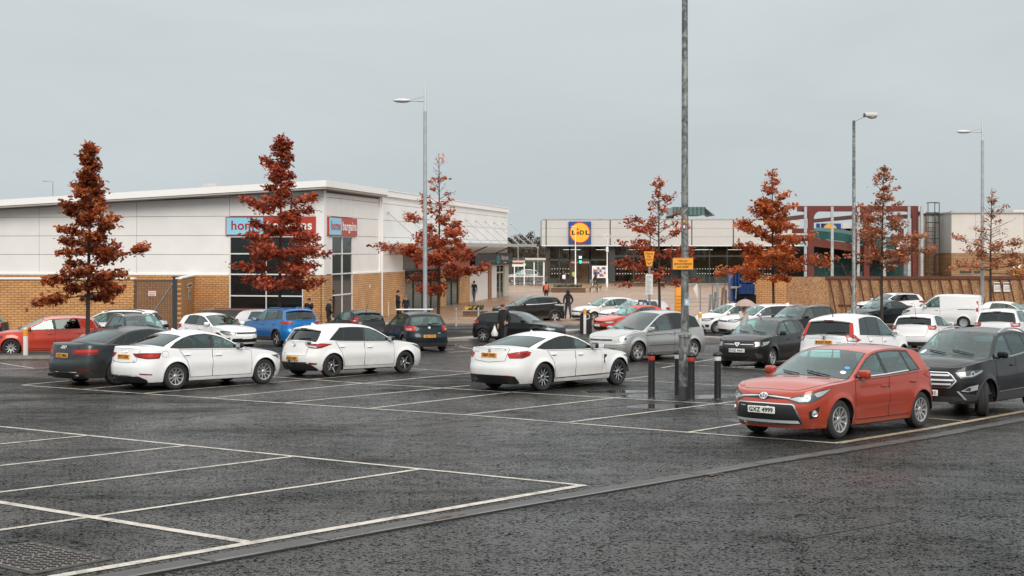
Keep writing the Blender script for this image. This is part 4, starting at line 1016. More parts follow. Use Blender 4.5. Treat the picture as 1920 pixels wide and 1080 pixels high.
# ------------------------------------------------------------------ the parked cars: spec, x, y, heading, label, category
PK = 'cars parked in the marked bays'; FAR = 'cars parked along the far rows'
CARS = [
 (RED_S, 5.66, 23.1, 224, 'coral red hatchback with plate GXZ 4999 facing the camera in the front bay', 'car', PK),
 (ECO_S, 9.3, 27.0, 228, 'black crossover with silver roof rails and turned front wheels behind the coral red hatchback', 'car', PK),
 (BM_S, 1.1, 33.4, 46, 'white fastback saloon with plate YB69 DHD and dark tinted rear screen left of the bollards', 'car', PK),
 (A3_S, -7.88, 33.8, 48, 'white saloon with plate YH17 KGN parked beside the dark grey saloon', 'car', PK),
 (A6_S, -9.75, 35.5, 51, 'dark grey saloon with ring badge and plate CFZ 9868 left of the white saloon', 'car', PK),
 (WA_S, -4.62, 38.3, 45, 'white hatchback with tow bar and plate XNZ 5637 seen from behind', 'car', PK),
 (SMAX_S, 4.68, 46.3, 222, 'silver people carrier with star wheels parked behind the four bollards', 'car', PK),
 (DAC_S, 8.12, 42.86, 236, 'black hatchback with plate KXZ 4431 and clear headlights facing the camera', 'car', PK),
 (CRV_S, 10.25, 39.6, 52, 'white sport utility with tall red tail lights and plate RO67 VDP', 'car', PK),
 (GOLFR_S, -3.95, 53.4, 113, 'dark teal hatchback with plate VEZ 9975 under a white roof bar', 'car', PK),
 (BLUE_S, -10.1, 58, 128, 'bright blue sport utility seen from its rear left corner', 'car', PK),
 (CORSA_S, -7.3, 62, 122, 'charcoal hatchback with roof aerial between the blue and the teal cars', 'car', PK),
 (SEAT_S, -12.3, 55.5, -42, 'white hatchback with its windscreen towards the camera beside the blue car', 'car', PK),
 (MINI_S, -14.2, 50.5, -55, 'small black hatchback with chrome roof rails behind the dark grey saloon', 'car', PK),
 (RGOLF_S, -17.0, 49.1, 196, 'bright red hatchback side on behind the post with orange band', 'car', PK),
 (WSUV_S, -16.6, 55, 178, 'white estate with black roof rails beside the open gate', 'car', PK),
 (DSUV_S, -22, 52, 187, 'charcoal sport utility cut off by the left edge', 'car', PK),
 (WCOUPE_S, -11.4, 64.5, -15, 'white car mostly hidden behind the bright blue sport utility', 'car', PK),
 (BHATCH_S, .28, 61, -28, 'black hatchback with swirl wheels beside the man in the flat cap', 'car', PK),
 (QASH_S, 1.0, 79.3, 200, 'black crossover with chrome window line facing left by the plaza', 'car', FAR),
 (WGOLF_S, 5.7, 80.6, 205, 'white hatchback nearest the hooded pedestrian, facing left', 'car', FAR),
 (WCOUPE_S, 7.1, 77, 205, 'white car between the left facing white hatchback and the red one', 'car', FAR),
 (RSMALL_S, 6.2, 69, 208, 'small red hatchback half hidden behind the silver people carrier', 'car', FAR),
 (WKA_S, 11.5, 70.2, 200, 'white city car with silver wheels behind the orange banded post', 'car', FAR),
 (WTUC_S, 12.4, 66.4, 200, 'white sport utility behind the woman with the pink umbrella', 'car', FAR),
 (BSUV_S, 13.4, 62.5, 222, 'black sport utility with silver roof rails beside the white van row', 'car', FAR),
 (DEST_S, 21.2, 77, 212, 'dark green saloon parked in front of the chipboard hoarding', 'car', FAR),
 (WSUV_S, 23.9, 84.5, 200, 'white estate close to the hoarding, behind the dark green saloon', 'car', FAR),
 (VAN_S, 24.0, 74.4, 150, 'white panel van with blank sides and twin rear doors', 'van', None),
 (WPOLO_S, 16.7, 54, 58, 'white hatchback with roof aerial between the tall tail lights and the van', 'car', FAR),
 (WFIEST_S, 27.6, 73.5, -35, 'small white hatchback to the right of the white panel van', 'car', FAR),
 (WBIG_S, 20.2, 54.5, 60, 'white sport utility with black rear window at the right edge', 'car', FAR),
 (WGOLF_S, 24.1, 63, 60, 'white hatchback behind the white sport utility at the right edge', 'car', FAR),
 (DSUV_S, 32.2, 80, 200, 'dark sport utility at the far right in front of the hoarding', 'car', FAR),
]
BUILT = {}
for S, x, y, hd, lab, cat, grp in CARS:
    k = id(S)
    if k in BUILT: r_ = copy_tree(BUILT[k])
    else: r_, _ = build_car(S); BUILT[k] = r_
    tag(r_, lab, cat, grp); place_car(r_, x, y, hd)
# ------------------------------------------------------------------ sky, sun
SUN_EL, SUN_AZ = 34, 168     # behind the camera, a little to its right
w = bpy.data.worlds.new('World'); scene.world = w; w.use_nodes = True
nt = w.node_tree; nt.nodes.clear(); LK = nt.links.new
out = N(nt, 'ShaderNodeOutputWorld'); bg = N(nt, 'ShaderNodeBackground')
sky = N(nt, 'ShaderNodeTexSky'); sky.sky_type = 'NISHITA'; sky.sun_disc = False
sky.sun_elevation = R(SUN_EL); sky.sun_rotation = R(SUN_AZ); sky.air_density = 1.5; sky.dust_density = 6
bwn = N(nt, 'ShaderNodeRGBToBW'); LK(sky.outputs[0], bwn.inputs[0])
sc1 = N(nt, 'ShaderNodeMath', operation='MULTIPLY', ins={1: .010}); LK(bwn.outputs[0], sc1.inputs[0])   # what gets through the cloud
tc = N(nt, 'ShaderNodeTexCoord'); sep = N(nt, 'ShaderNodeSeparateXYZ'); LK(tc.outputs['Generated'], sep.inputs[0])
gr = N(nt, 'ShaderNodeValToRGB'); LK(sep.outputs['Z'], gr.inputs[0])
els = gr.color_ramp.elements
els[0].position = 0; els[0].color = (.462, .517, .532, 1); els[1].position = 1; els[1].color = (1, 1, 1, 1)
for p_, c_ in ((.07, (.478, .530, .547)), (.19, (.495, .546, .564)), (.33, (.92, .95, .96)), (.65, (1.0, 1.0, 1.0))):
    e = els.new(p_); e.color = c4(c_)
cl = N(nt, 'ShaderNodeTexNoise', ins={'Scale': 2.6, 'Detail': 6, 'Roughness': .55, 'Distortion': .4}); mp = N(nt, 'ShaderNodeMapping', ins={'Scale': (1, 1, 3.5)})
LK(tc.outputs['Generated'], mp.inputs[0]); LK(mp.outputs[0], cl.inputs['Vector'])
cm = N(nt, 'ShaderNodeMapRange', ins={'From Min': .3, 'From Max': .7, 'To Min': .93, 'To Max': 1.06}); LK(cl.outputs['Fac'], cm.inputs['Value'])
ml = N(nt, 'ShaderNodeMixRGB', blend_type='MULTIPLY', ins={'Fac': 1}); LK(gr.outputs[0], ml.inputs[1]); LK(cm.outputs[0], ml.inputs[2])
zb_ = N(nt, 'ShaderNodeMapRange', ins={'From Min': .25, 'From Max': 1.0, 'To Min': 1.0, 'To Max': 1.45}); LK(sep.outputs['Z'], zb_.inputs['Value'])
m4 = N(nt, 'ShaderNodeMixRGB', blend_type='MULTIPLY', ins={'Fac': 1}); LK(ml.outputs[0], m4.inputs[1]); LK(zb_.outputs[0], m4.inputs[2])
ad = N(nt, 'ShaderNodeMixRGB', blend_type='ADD', ins={'Fac': 1}); LK(m4.outputs[0], ad.inputs[1]); LK(sc1.outputs[0], ad.inputs[2])
LK(ad.outputs[0], bg.inputs[0]); bg.inputs[1].default_value = 1.0; LK(bg.outputs[0], out.inputs[0])
sd_ = bpy.data.lights.new('sun', 'SUN'); so = bpy.data.objects.new('sun', sd_); COL.objects.link(so)
sd_.energy = 1.5; sd_.angle = R(28); sd_.color = (1, .93, .84)
az = R(SUN_AZ); dv = Vector((math.sin(az)*math.cos(R(SUN_EL)), math.cos(az)*math.cos(R(SUN_EL)), math.sin(R(SUN_EL))))
so.rotation_euler = dv.to_track_quat('Z', 'Y').to_euler()

# ------------------------------------------------------------------ ground
def math_(nt, op, a, b=None, clamp=False):
    n = N(nt, 'ShaderNodeMath', operation=op); n.use_clamp = clamp
    for i, v in enumerate((a, b)):
        if v is None: continue
        if isinstance(v, (int, float)): n.inputs[i].default_value = v
        else: nt.links.new(v, n.inputs[i])
    return n.outputs[0]
def noise(nt, vec, sc, det=4, ro=.55, dist=0, scale=None):
    if scale:
        mp = N(nt, 'ShaderNodeMapping', ins={'Scale': scale}); nt.links.new(vec, mp.inputs[0]); vec = mp.outputs[0]
    n = N(nt, 'ShaderNodeTexNoise', ins={'Scale': sc, 'Detail': det, 'Roughness': ro, 'Distortion': dist}); nt.links.new(vec, n.inputs['Vector'])
    return n.outputs['Fac']
def rng(nt, v, a, b, c, d):
    n = N(nt, 'ShaderNodeMapRange', ins={'From Min': a, 'From Max': b, 'To Min': c, 'To Max': d}); nt.links.new(v, n.inputs['Value']); return n.outputs['Result']
def mixc(nt, f, a, b, mode='MIX'):
    n = N(nt, 'ShaderNodeMixRGB', blend_type=mode)
    for i, v in ((0, f), (1, a), (2, b)):
        if isinstance(v, (int, float)): n.inputs[i].default_value = v
        elif isinstance(v, tuple): n.inputs[i].default_value = c4(v)
        else: nt.links.new(v, n.inputs[i])
    return n.outputs[0]
def asphalt():
    m, nt, out = newmat('wet_asphalt'); L = nt.links.new
    b = N(nt, 'ShaderNodeBsdfPrincipled'); tc = N(nt, 'ShaderNodeTexCoord'); v = tc.outputs['Object']
    g1 = noise(nt, v, 52, 2, .6); g2 = noise(nt, v, 25, 4, .72); g3 = noise(nt, v, 3.2, 6, .7); big = noise(nt, v, .16, 5, .6, .6)
    rot = N(nt, 'ShaderNodeMapping', ins={'Rotation': (0, 0, R(-50)), 'Scale': (.05, .55, 1)}); L(v, rot.inputs[0])
    tracks = noise(nt, rot.outputs[0], 1.0, 5, .65)
    # open textured surface: dark pits between worn stones
    mixg = math_(nt, 'ADD', math_(nt, 'MULTIPLY', g2, .62), math_(nt, 'MULTIPLY', g1, .38))
    lvl = math_(nt, 'ADD', mixg, rng(nt, g3, .3, .7, -.035, .035))
    stone = rng(nt, lvl, .45, .53, 0, 1)
    base = mixc(nt, stone, (.004, .004, .004), (.044, .0455, .041))
    base = mixc(nt, rng(nt, big, .45, .68, 0, .45), base, (.042, .035, .030))
    base = mixc(nt, rng(nt, tracks, .48, .72, 0, .45), base, (.012, .013, .013))
    spk = noise(nt, v, 26, 1, .3); base = mixc(nt, rng(nt, spk, .74, .78, 0, .5), base, (.30, .28, .25))
    L(base, b.inputs['Base Color'])
    wet = math_(nt, 'ADD', math_(nt, 'MULTIPLY', big, .55), math_(nt, 'MULTIPLY', tracks, .45))
    ro = rng(nt, wet, .40, .62, .50, .15)
    ro = math_(nt, 'ADD', ro, rng(nt, g2, .3, .7, -.07, .07))
    # standing water round the bollards and by the red car
    geo = N(nt, 'ShaderNodeNewGeometry')
    pud = None
    for (px, py, rx, ry) in PUDDLES:
        mp = N(nt, 'ShaderNodeMapping', vector_type='TEXTURE', ins={'Location': (px, py, 0), 'Scale': (rx, ry, 50)}); L(geo.outputs['Position'], mp.inputs[0])
        ln = N(nt, 'ShaderNodeVectorMath', operation='LENGTH'); L(mp.outputs[0], ln.inputs[0])
        d = math_(nt, 'ADD', ln.outputs['Value'], rng(nt, noise(nt, v, 1.3, 5, .6), .3, .7, -.5, .5))
        f = rng(nt, d, .75, 1.0, 1, 0); pud = f if pud is None else math_(nt, 'MAXIMUM', pud, f)
    ro2 = N(nt, 'ShaderNodeMix', data_type='FLOAT'); L(pud, ro2.inputs[0]); L(ro, ro2.inputs[2]); ro2.inputs[3].default_value = .06
    L(ro2.outputs[0], b.inputs['Roughness'])
    spl = math_(nt, 'MULTIPLY', stone, rng(nt, wet, .43, .62, .035, .34)); spx = math_(nt, 'MAXIMUM', spl, math_(nt, 'MULTIPLY', pud, .6)); L(spx, b.inputs['Specular IOR Level'])
    h = math_(nt, 'ADD', math_(nt, 'MULTIPLY', g1, .5), math_(nt, 'ADD', math_(nt, 'MULTIPLY', g2, 1.0), math_(nt, 'MULTIPLY', g3, .8)))
    bp = N(nt, 'ShaderNodeBump', ins={'Distance': .03}); L(h, bp.inputs['Height'])
    st = rng(nt, pud, 0, 1, .42, .02); L(st, bp.inputs['Strength']); L(bp.outputs['Normal'], b.inputs['Normal'])
    L(b.outputs[0], out.inputs[0]); return m
PUDDLES = [(3.5, 30.2, 1.5, .9), (3.1, 27.6, .8, .7), (4.9, 24.6, 1.0, .45), (2.6, 31.6, 1.0, .5), (-2.0, 57.5, 2.2, .7), (7.4, 41.6, .9, .5), (-9.0, 31, 1.1, .3)]
ASPH = asphalt()
def sheet(name, pts, mt, dz, kind='structure', nsub=None):
    """a polygon laid on the ground, cut where the slope ends"""
    bm = bmesh.new(); vs = [bm.verts.new((x, y, 0)) for x, y in pts]; bm.faces.new(vs)
    for yy in (YF,):
        bmesh.ops.bisect_plane(bm, geom=bm.verts[:]+bm.edges[:]+bm.faces[:], plane_co=(0, yy, 0), plane_no=(0, 1, 0))
    for v in bm.verts: v.co.z = G(v.co.y)+dz
    bmesh.ops.recalc_face_normals(bm, faces=bm.faces)
    for f in bm.faces:
        if f.normal.z < 0: f.normal_flip()
    me = bpy.data.meshes.new(name); bm.to_mesh(me); bm.free(); me.materials.append(mt)
    o = bpy.data.objects.new(name, me); link(o); o['kind'] = kind; return o
sheet('ground', [(-900, -60), (900, -60), (900, 3000), (-900, 3000)], ASPH, 0)
# far land rising behind the shops
mb = MB(); GRN = mat('far_land', (.07, .065, .045), .9, var=.4, vscale=.05)
pr = [(-700, 300), (-700, 420), (700, 300), (700, 420)]
vs = []; fs = []
for i in range(41):
    x = -700+35*i; h = 3.2+1.6*math.sin(x*.011+1)+1.0*math.sin(x*.031)
    vs += [(x, 300, -2.2), (x, 380, -1.9+h*.6), (x, 520, -1.9+h)]
for i in range(40):
    fs += [(3*i, 3*i+3, 3*i+4, 3*i+1), (3*i+1, 3*i+4, 3*i+5, 3*i+2)]
mb.add(vs, fs, GRN, True); mb.build('hills')['kind'] = 'structure'

# painted lines
LINE = mat('line_paint', (.50, .47, .41), .5, var=.45, vscale=9)
def worn(name, col):
    m, nt, out = newmat(name); L = nt.links.new
    b = N(nt, 'ShaderNodeBsdfPrincipled'); tc = N(nt, 'ShaderNodeTexCoord'); v = tc.outputs['Object']
    f = math_(nt, 'ADD', math_(nt, 'MULTIPLY', noise(nt, v, 4.5, 7, .75), .65), math_(nt, 'MULTIPLY', noise(nt, v, 55, 2, .6), .35))
    L(mixc(nt, rng(nt, f, .385, .53, 1, 0), col, (.11, .105, .095)), b.inputs['Base Color']); L(rng(nt, f, .3, .7, .35, .6), b.inputs['Roughness'])
    L(b.outputs[0], out.inputs[0]); return m
LINE = worn('line_paint_worn', (.52, .475, .405)); LINE2 = worn('line_paint_amber', (.40, .31, .20))
def lines(name, segs, mt=None, wd=.088, dz=.004):
    mb = MB()
    for k, s_ in enumerate(segs):
        (a, b), w2 = s_ if isinstance(s_[0], tuple) else (s_, wd)
        a, b = Vector(a), Vector(b); d = (b-a); d.z = 0; ln = d.length; d.normalize(); nrm_ = Vector((-d.y, d.x, 0))*w2/2
        cuts = [0, 1]
        if (a.y-YF)*(b.y-YF) < 0: cuts.insert(1, (YF-a.y)/(b.y-a.y))
        for c0, c1 in zip(cuts[:-1], cuts[1:]):
            p, q = a.lerp(b, c0), a.lerp(b, c1); vs = []
            for t in (p-nrm_, q-nrm_, q+nrm_, p+nrm_): vs.append((t.x, t.y, G(t.y)+dz+.0006*(k % 5)))
            mb.add(vs, [(0, 1, 2, 3)], mt or LINE)
    o = mb.build(name); o['kind'] = 'structure'; return o
def gl(a, b): return (gp(*a), gp(*b))
lines('parking_lines', [gl((-120, 787.5), (345, 835)), gl((345, 835), (788, 879.7)), gl((788, 879.7), (1095, 910.5)), (gl((-150, 918), (463, 1017)), .12),
    gl((0, 833), (165, 817)), gl((-40, 877.5), (345, 836)), gl((-40, 928), (551, 856)), gl((-60, 1003), (788, 880)), (gl((95, 1083), (480, 1017)), .13), (gl((480, 1017), (1095, 910)), .13),
    gl((42, 722.5), (267, 738)), gl((267, 738), (531, 756)), gl((531, 756), (873, 778)), gl((873, 778), (1289, 811)), gl((1289, 811), (1572, 831.5)),
    gl((450, 702), (697, 720)), gl((697, 720), (960, 735.5)), gl((960, 735.5), (1345, 757.5)), gl((1345, 757.5), (1420, 762)),
    gl((700, 687), (875, 697.5)), gl((875, 697.5), (1175, 713)), gl((1175, 713), (1420, 726)),
    gl((42, 722), (130, 714)), gl((157, 730), (420, 705)), gl((267, 738), (805, 693)), gl((397, 746), (990, 689.5)), gl((531, 756), (880, 723)), gl((697, 765.5), (1215, 706)), gl((873, 778), (1165, 745)), gl((1070, 791.5), (1500, 738)), gl((1289, 811), (1480, 780)),
    gl((1180, 677), (1300, 662)), gl((1240, 690), (1370, 668)), gl((1225, 680), (1480, 696)), gl((860, 650), (905, 658)), gl((840, 661), (880, 658)), gl((700, 668), (850, 655)), gl((0, 692), (92, 690)), gl((0, 681), (65, 691))])
lines('parking_lines', [(gl((1570, 831), (1745, 803)), .15), (gl((1745, 803), (1960, 764)), .15), gl((1725, 783), (1815, 790))], LINE2)
SEAM = mat('asphalt_seam', (.012, .012, .012), .6)
lines('ground_seams', [gl((480, 813), (900, 773)), gl((900, 773), (1010, 765)), gl((1240, 852), (1560, 806)), gl((700, 806), (1250, 752)), gl((1500, 1010), (1700, 975)), gl((250, 790), (560, 765)), gl((0, 775), (330, 752))], SEAM, .035, .0025)
# dished drainage channel between the bays and the road
CONC = mat('channel_concrete', (.048, .044, .040), .55, var=.35, vscale=4, bump=.2)
CONCW = mat('channel_wet_sheen', (.085, .086, .084), .24, var=.3, vscale=2)  # smooth wet strip, its base colour lightened to carry the sky sheen
def channel():
    pts = [gp(150, 1092), gp(480, 1033), gp(700, 993), gp(960, 947.5), gp(1300, 890), gp(1440, 866), gp(1570, 846), gp(1750, 817), gp(1960, 778)]
    mb = MB(); prof = [(-.14, .003), (-.05, .010), (.02, .006), (.08, .006), (.14, .016), (.19, .018), (.20, .002)]
    mts = [CONC, CONC, CONC, CONCW, CONCW, UNDER]
    rows = []
    dense = []
    for a, b in zip(pts[:-1], pts[1:]):
        for k in range(6): dense.append(a.lerp(b, k/6))
    dense.append(pts[-1])
    for i, p in enumerate(dense):
        d = dense[min(i+1, len(dense)-1)]-dense[max(i-1, 0)]; d.z = 0; d.normalize(); n_ = Vector((d.y, -d.x, 0))
        rows.append([(p.x+n_.x*o, p.y+n_.y*o, G(p.y+n_.y*o)+z) for o, z in prof])
    for j in range(len(prof)-1):
        vs = [r[j] for r in rows]+[r[j+1] for r in rows]; m_ = len(rows)
        mb.add(vs, [(i, i+1, i+1+m_, i+m_) for i in range(m_-1)], mts[j], False)
    for i in range(4, m_-1, 5):       # open joints
        p, q = Vector(rows[i][0]), Vector(rows[i][5]); d = Vector(rows[i+1][0])-p; d.normalize()
        vs = [p+Vector((0, 0, .004)), q+Vector((0, 0, .004)), q+d*.02+Vector((0, 0, .004)), p+d*.02+Vector((0, 0, .004))]
        mb.add(vs, [(0, 1, 2, 3)], UNDER)
    o = mb.build('drainage_channel'); o['kind'] = 'structure'
channel()
mb = MB()   # rust stained grit in the lip of the channel
RUST = mat('rust_grit', (.085, .042, .018), .9, var=.5, vscale=20)
for a, b, w2 in (((620, 1012), (700, 1000), .05), ((820, 975), (870, 967), .04), ((1330, 893), (1350, 889), .05)):
    P0, P1 = gp(*a), gp(*b)
    for k in range(26):
        p = P0.lerp(P1, random.random()); p += Vector((random.uniform(-w2, w2), random.uniform(-w2, w2), .012)); s_ = random.uniform(.01, .035)
        mb.add([(p.x-s_, p.y, p.z), (p.x, p.y-s_, p.z), (p.x+s_, p.y, p.z+.008), (p.x, p.y+s_, p.z)], [(0, 1, 2, 3)], RUST)
mb.build('dirt_in_channel')['kind'] = 'stuff'
# chequer-plate manhole cover, bottom left
def manhole():
    c = [gp(152, 1042), gp(78, 1029), gp(-95, 1043), gp(40, 1062)]
    # build square in its own frame
    a = gp(78, 1029); b = gp(152, 1040); d = gp(45, 1060)
    root = empty('manhole_cover', (b+gp(-30, 1045))/2)
    ex = (gp(152, 1040)-gp(78, 1029)); ex.z = 0; ey = (gp(45, 1060)-gp(152, 1040)); ey.z = 0
    o0 = root.location.copy()
    ctr = gp(60, 1045); root.location = ctr
    u = Vector((math.cos(R(-38)), math.sin(R(-38)), -SL*math.sin(R(-38)))); v_ = Vector((-u.y, u.x, -SL*u.x)); n_ = u.cross(v_)
    root.matrix_world = Matrix(((u.x, v_.x, n_.x, ctr.x), (u.y, v_.y, n_.y, ctr.y), (u.z, v_.z, n_.z, ctr.z+.004), (0, 0, 0, 1)))
    IR = mat('cast_iron', (.16, .155, .145), .42, .5, var=.4, vscale=12)
    for sgn in (-1, 1):
        mb = MB(); x0, x1 = (-.60, -.012) if sgn < 0 else (.012, .60)
        mb.box(x0, x1, -.36, .36, -.02, .006, IR)
        for i in range(8):
            for j in range(9):
                cx = x0+.045+i*(x1-x0-.09)/7; cy = -.31+j*.62/8; an = R(45 if (i+j) % 2 else -45)
                mb.box(-.032, .032, -.010, .010, .006, .016, UNDER if False else mat('iron_stud', (.035, .03, .027), .5, .4), Matrix.Translation((cx, cy, 0)) @ Matrix.Rotation(an, 4, 'Z'))
        mb.build('cover_plate', root)
    mb = MB()
    for x0, x1, y0, y1 in ((-.66, .66, -.42, -.365), (-.66, .66, .365, .42), (-.66, -.605, -.365, .365), (.605, .66, -.365, .365)): mb.box(x0, x1, y0, y1, -.02, .003, mat('rusty_iron', (.055, .045, .038), .7, .3, var=.4))
    mb.build('frame', root)
    tag(root, 'studded iron manhole cover set in the asphalt at bottom left', 'manhole cover')
manhole()

# ------------------------------------------------------------------ plaza, kerbs, pavements
def paving(name, c1, c2, cm, bw, bh, rot=0, rough=.3, mort=.02):
    m, nt, out = newmat(name); L = nt.links.new
    b = N(nt, 'ShaderNodeBsdfPrincipled'); tc = N(nt, 'ShaderNodeTexCoord'); mp = N(nt, 'ShaderNodeMapping', ins={'Rotation': (0, 0, R(rot))}); L(tc.outputs['Object'], mp.inputs[0])
    br = N(nt, 'ShaderNodeTexBrick', ins={'Color1': c4(c1), 'Color2': c4(c2), 'Mortar': c4(cm), 'Scale': 1.0, 'Mortar Size': mort, 'Brick Width': bw, 'Row Height': bh, 'Bias': 0}); L(mp.outputs[0], br.inputs['Vector'])
    nz = noise(nt, tc.outputs['Object'], .5, 6, .65, .5, (.55, 1.6, 1)); n2 = noise(nt, tc.outputs['Object'], 6, 4, .6)
    col = mixc(nt, 1, br.outputs['Color'], rng(nt, nz, .3, .7, .48, 1.22), 'MULTIPLY')
    L(col, b.inputs['Base Color']); L(rng(nt, nz, .35, .65, rough+.22, max(.08, rough-.14)), b.inputs['Roughness'])
    bp = N(nt, 'ShaderNodeBump', ins={'Strength': .3, 'Distance': .02}); L(n2, bp.inputs['Height']); L(bp.outputs[0], b.inputs['Normal'])
    L(b.outputs[0], out.inputs[0]); return m
PAVE = paving('plaza_paving', (.40, .235, .135), (.28, .16, .09), (.10, .065, .045), 2.4, 1.2, 12, .34)
PAVE2 = paving('shop_pavement', (.38, .23, .14), (.29, .17, .10), (.10, .07, .05), .4, .2, -12, .4)
KERB = mat('kerb_stone', (.24, .215, .19), .5, var=.3, vscale=3)
def slab(name, pts, mt, h, edge=KERB):
    """a raised pavement: top sheet and kerb faces"""
    mb = MB(); z0 = G(200); n = len(pts)
    top = [(x, y, G(y)+h) for x, y in pts]; mb.add(top, [tuple(range(n))], mt)
    for i in range(n):
        a, b = pts[i], pts[(i+1) % n]
        mb.add([(a[0], a[1], G(a[1])-.1), (b[0], b[1], G(b[1])-.1), (b[0], b[1], G(b[1])+h), (a[0], a[1], G(a[1])+h)], [(0, 1, 2, 3)], edge)
    o = mb.build(name); o['kind'] = 'structure'; return o
PY0 = 76.0
ZP = G(200)+.12         # top of the plaza
slab('plaza', [(-4.6, PY0), (36, PY0+.2), (70, 92), (70, 168), (-40, 168), (-13, 73.4), (-7, 73.2)], PAVE, .12)
lines_k = [(gl((700, 627), (1080, 610)))]
def kerb(name, a, b, wd=.14, h=.12):
    a, b = Vector(a), Vector(b); d = b-a; d.z = 0; ln = d.length; n = max(1, int(ln/.92)); d.normalize(); p_ = Vector((-d.y, d.x, 0)); mb = MB()
    for i in range(n):
        q0, q1 = a+d*(ln*i/n+.004), a+d*(ln*(i+1)/n-.004); vs = []
        for z in (-.1, h):
            for q in (q0-p_*wd/2, q1-p_*wd/2, q1+p_*wd/2, q0+p_*wd/2): vs.append((q.x, q.y, G(q.y)+z))
        mb.add(vs, [(0, 1, 5, 4), (1, 2, 6, 5), (2, 3, 7, 6), (3, 0, 4, 7), (4, 5, 6, 7)], KERB)
    o = mb.build(name); o['kind'] = 'structure'; return o
# planted kerb islands that carry the trees and posts
EARTH = mat('bed_earth', (.05, .04, .03), .9, var=.4, vscale=5)
slab('tree_island', [(-26, 45.3), (-14.6, 46.6), (-14.6, 48.6), (-26, 47.4)], EARTH, .12)
slab('tree_island', [(-3.4, 62.2), (-1.4, 62.2), (4.2, 70.4), (2.6, 70.9)], KERB, .12)
slab('tree_island', [(7.6, 66.3), (9.6, 65.2), (11.2, 64.4), (10.6, 63.6), (7.3, 65.2)], KERB, .1)
slab('tree_island', [(-13.6, 62.3), (-9.5, 62.3), (-9.5, 61.2), (-13.6, 61.2)], EARTH, .1)
# ------------------------------------------------------------------ buildings
def brick(name, ax, ay, c1, c2, cm, rough=.75):
    """brickwork on a vertical wall that runs along (ax, ay) in its object's own space"""
    m, nt, out = newmat(name); L = nt.links.new
    b = N(nt, 'ShaderNodeBsdfPrincipled', ins={'Roughness': rough}); tc = N(nt, 'ShaderNodeTexCoord'); sp = N(nt, 'ShaderNodeSeparateXYZ'); L(tc.outputs['Object'], sp.inputs[0])
    u = math_(nt, 'ADD', math_(nt, 'MULTIPLY', sp.outputs['X'], ax), math_(nt, 'MULTIPLY', sp.outputs['Y'], ay))
    cb = N(nt, 'ShaderNodeCombineXYZ'); L(u, cb.inputs[0]); L(sp.outputs['Z'], cb.inputs[1])
    br = N(nt, 'ShaderNodeTexBrick', ins={'Color1': c4(c1), 'Color2': c4(c2), 'Mortar': c4(cm), 'Scale': 1.0, 'Mortar Size': .016, 'Brick Width': .36, 'Row Height': .125, 'Bias': -.2}); br.offset = .5; L(cb.outputs[0], br.inputs['Vector'])
    nz = noise(nt, tc.outputs['Object'], .7, 6, .65); n2 = noise(nt, cb.outputs[0], 11, 3, .6)
    col = mixc(nt, 1, br.outputs['Color'], rng(nt, nz, .3, .7, .78, 1.18), 'MULTIPLY'); col = mixc(nt, 1, col, rng(nt, n2, .3, .7, .82, 1.15), 'MULTIPLY')
    L(col, b.inputs['Base Color']); bp = N(nt, 'ShaderNodeBump', ins={'Strength': .4, 'Distance': .01}); bp.invert = True; L(br.outputs['Fac'], bp.inputs['Height']); L(bp.outputs[0], b.inputs['Normal'])
    L(b.outputs[0], out.inputs[0]); return m
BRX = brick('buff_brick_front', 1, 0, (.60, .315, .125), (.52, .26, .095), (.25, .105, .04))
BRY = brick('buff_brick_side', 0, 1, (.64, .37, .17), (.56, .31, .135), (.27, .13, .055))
CLAD = mat('white_cladding', (.80, .785, .76), .42, var=.05, vscale=.6)
CLADS = mat('white_trim', (.84, .83, .81), .4)
SEAMM = mat('joint_grey', (.22, .22, .215), .8)  # grey backing that shows in the panel joints
SOFF = mat('soffit_grey', (.42, .40, .37), .7, var=.08, vscale=2)
WINB = mat('dark_glazing', (.010, .012, .013), .06, 0, 0, .5)
WFR = mat('white_window_frame', (.74, .73, .70), .4)
DFR = mat('dark_frame', (.035, .04, .043), .45)
SHOPG = glassmat('shop_glass', (.55, .60, .58), .75, .06)
CREAM = mat('cream_frame', (.55, .50, .42), .5)
def clad_face(mb, axis, a_edges, z_edges, at, out_, top=None, gap=.012, th=.05):
    """cladding panels on a face: axis 'x' (at y=at, looking -y) or 'y' (at x=at, looking +x); top(a) trims them to the roof line"""
    for a0, a1 in zip(a_edges[:-1], a_edges[1:]):
        for z0, z1 in zip(z_edges[:-1], z_edges[1:]):
            t0 = t1 = z1
            if top: t0, t1 = min(z1, top(a0)), min(z1, top(a1))
            if max(t0, t1)-z0 < .06: continue
            A0, A1, Z0 = a0+gap, a1-gap, z0+gap; T0, T1 = max(t0-gap, Z0+.01), max(t1-gap, Z0+.01)
            P = [(A0, Z0), (A1, Z0), (A1, T1), (A0, T0)]
            if axis == 'x': vs = [(a, at-th, z) for a, z in P]+[(a, at, z) for a, z in P]
            else: vs = [(at+th, a, z) for a, z in P]+[(at, a, z) for a, z in P]
            mb.add(vs, [(0, 1, 2, 3), (0, 4, 5, 1), (1, 5, 6, 2), (2, 6, 7, 3), (3, 7, 4, 0)], out_)
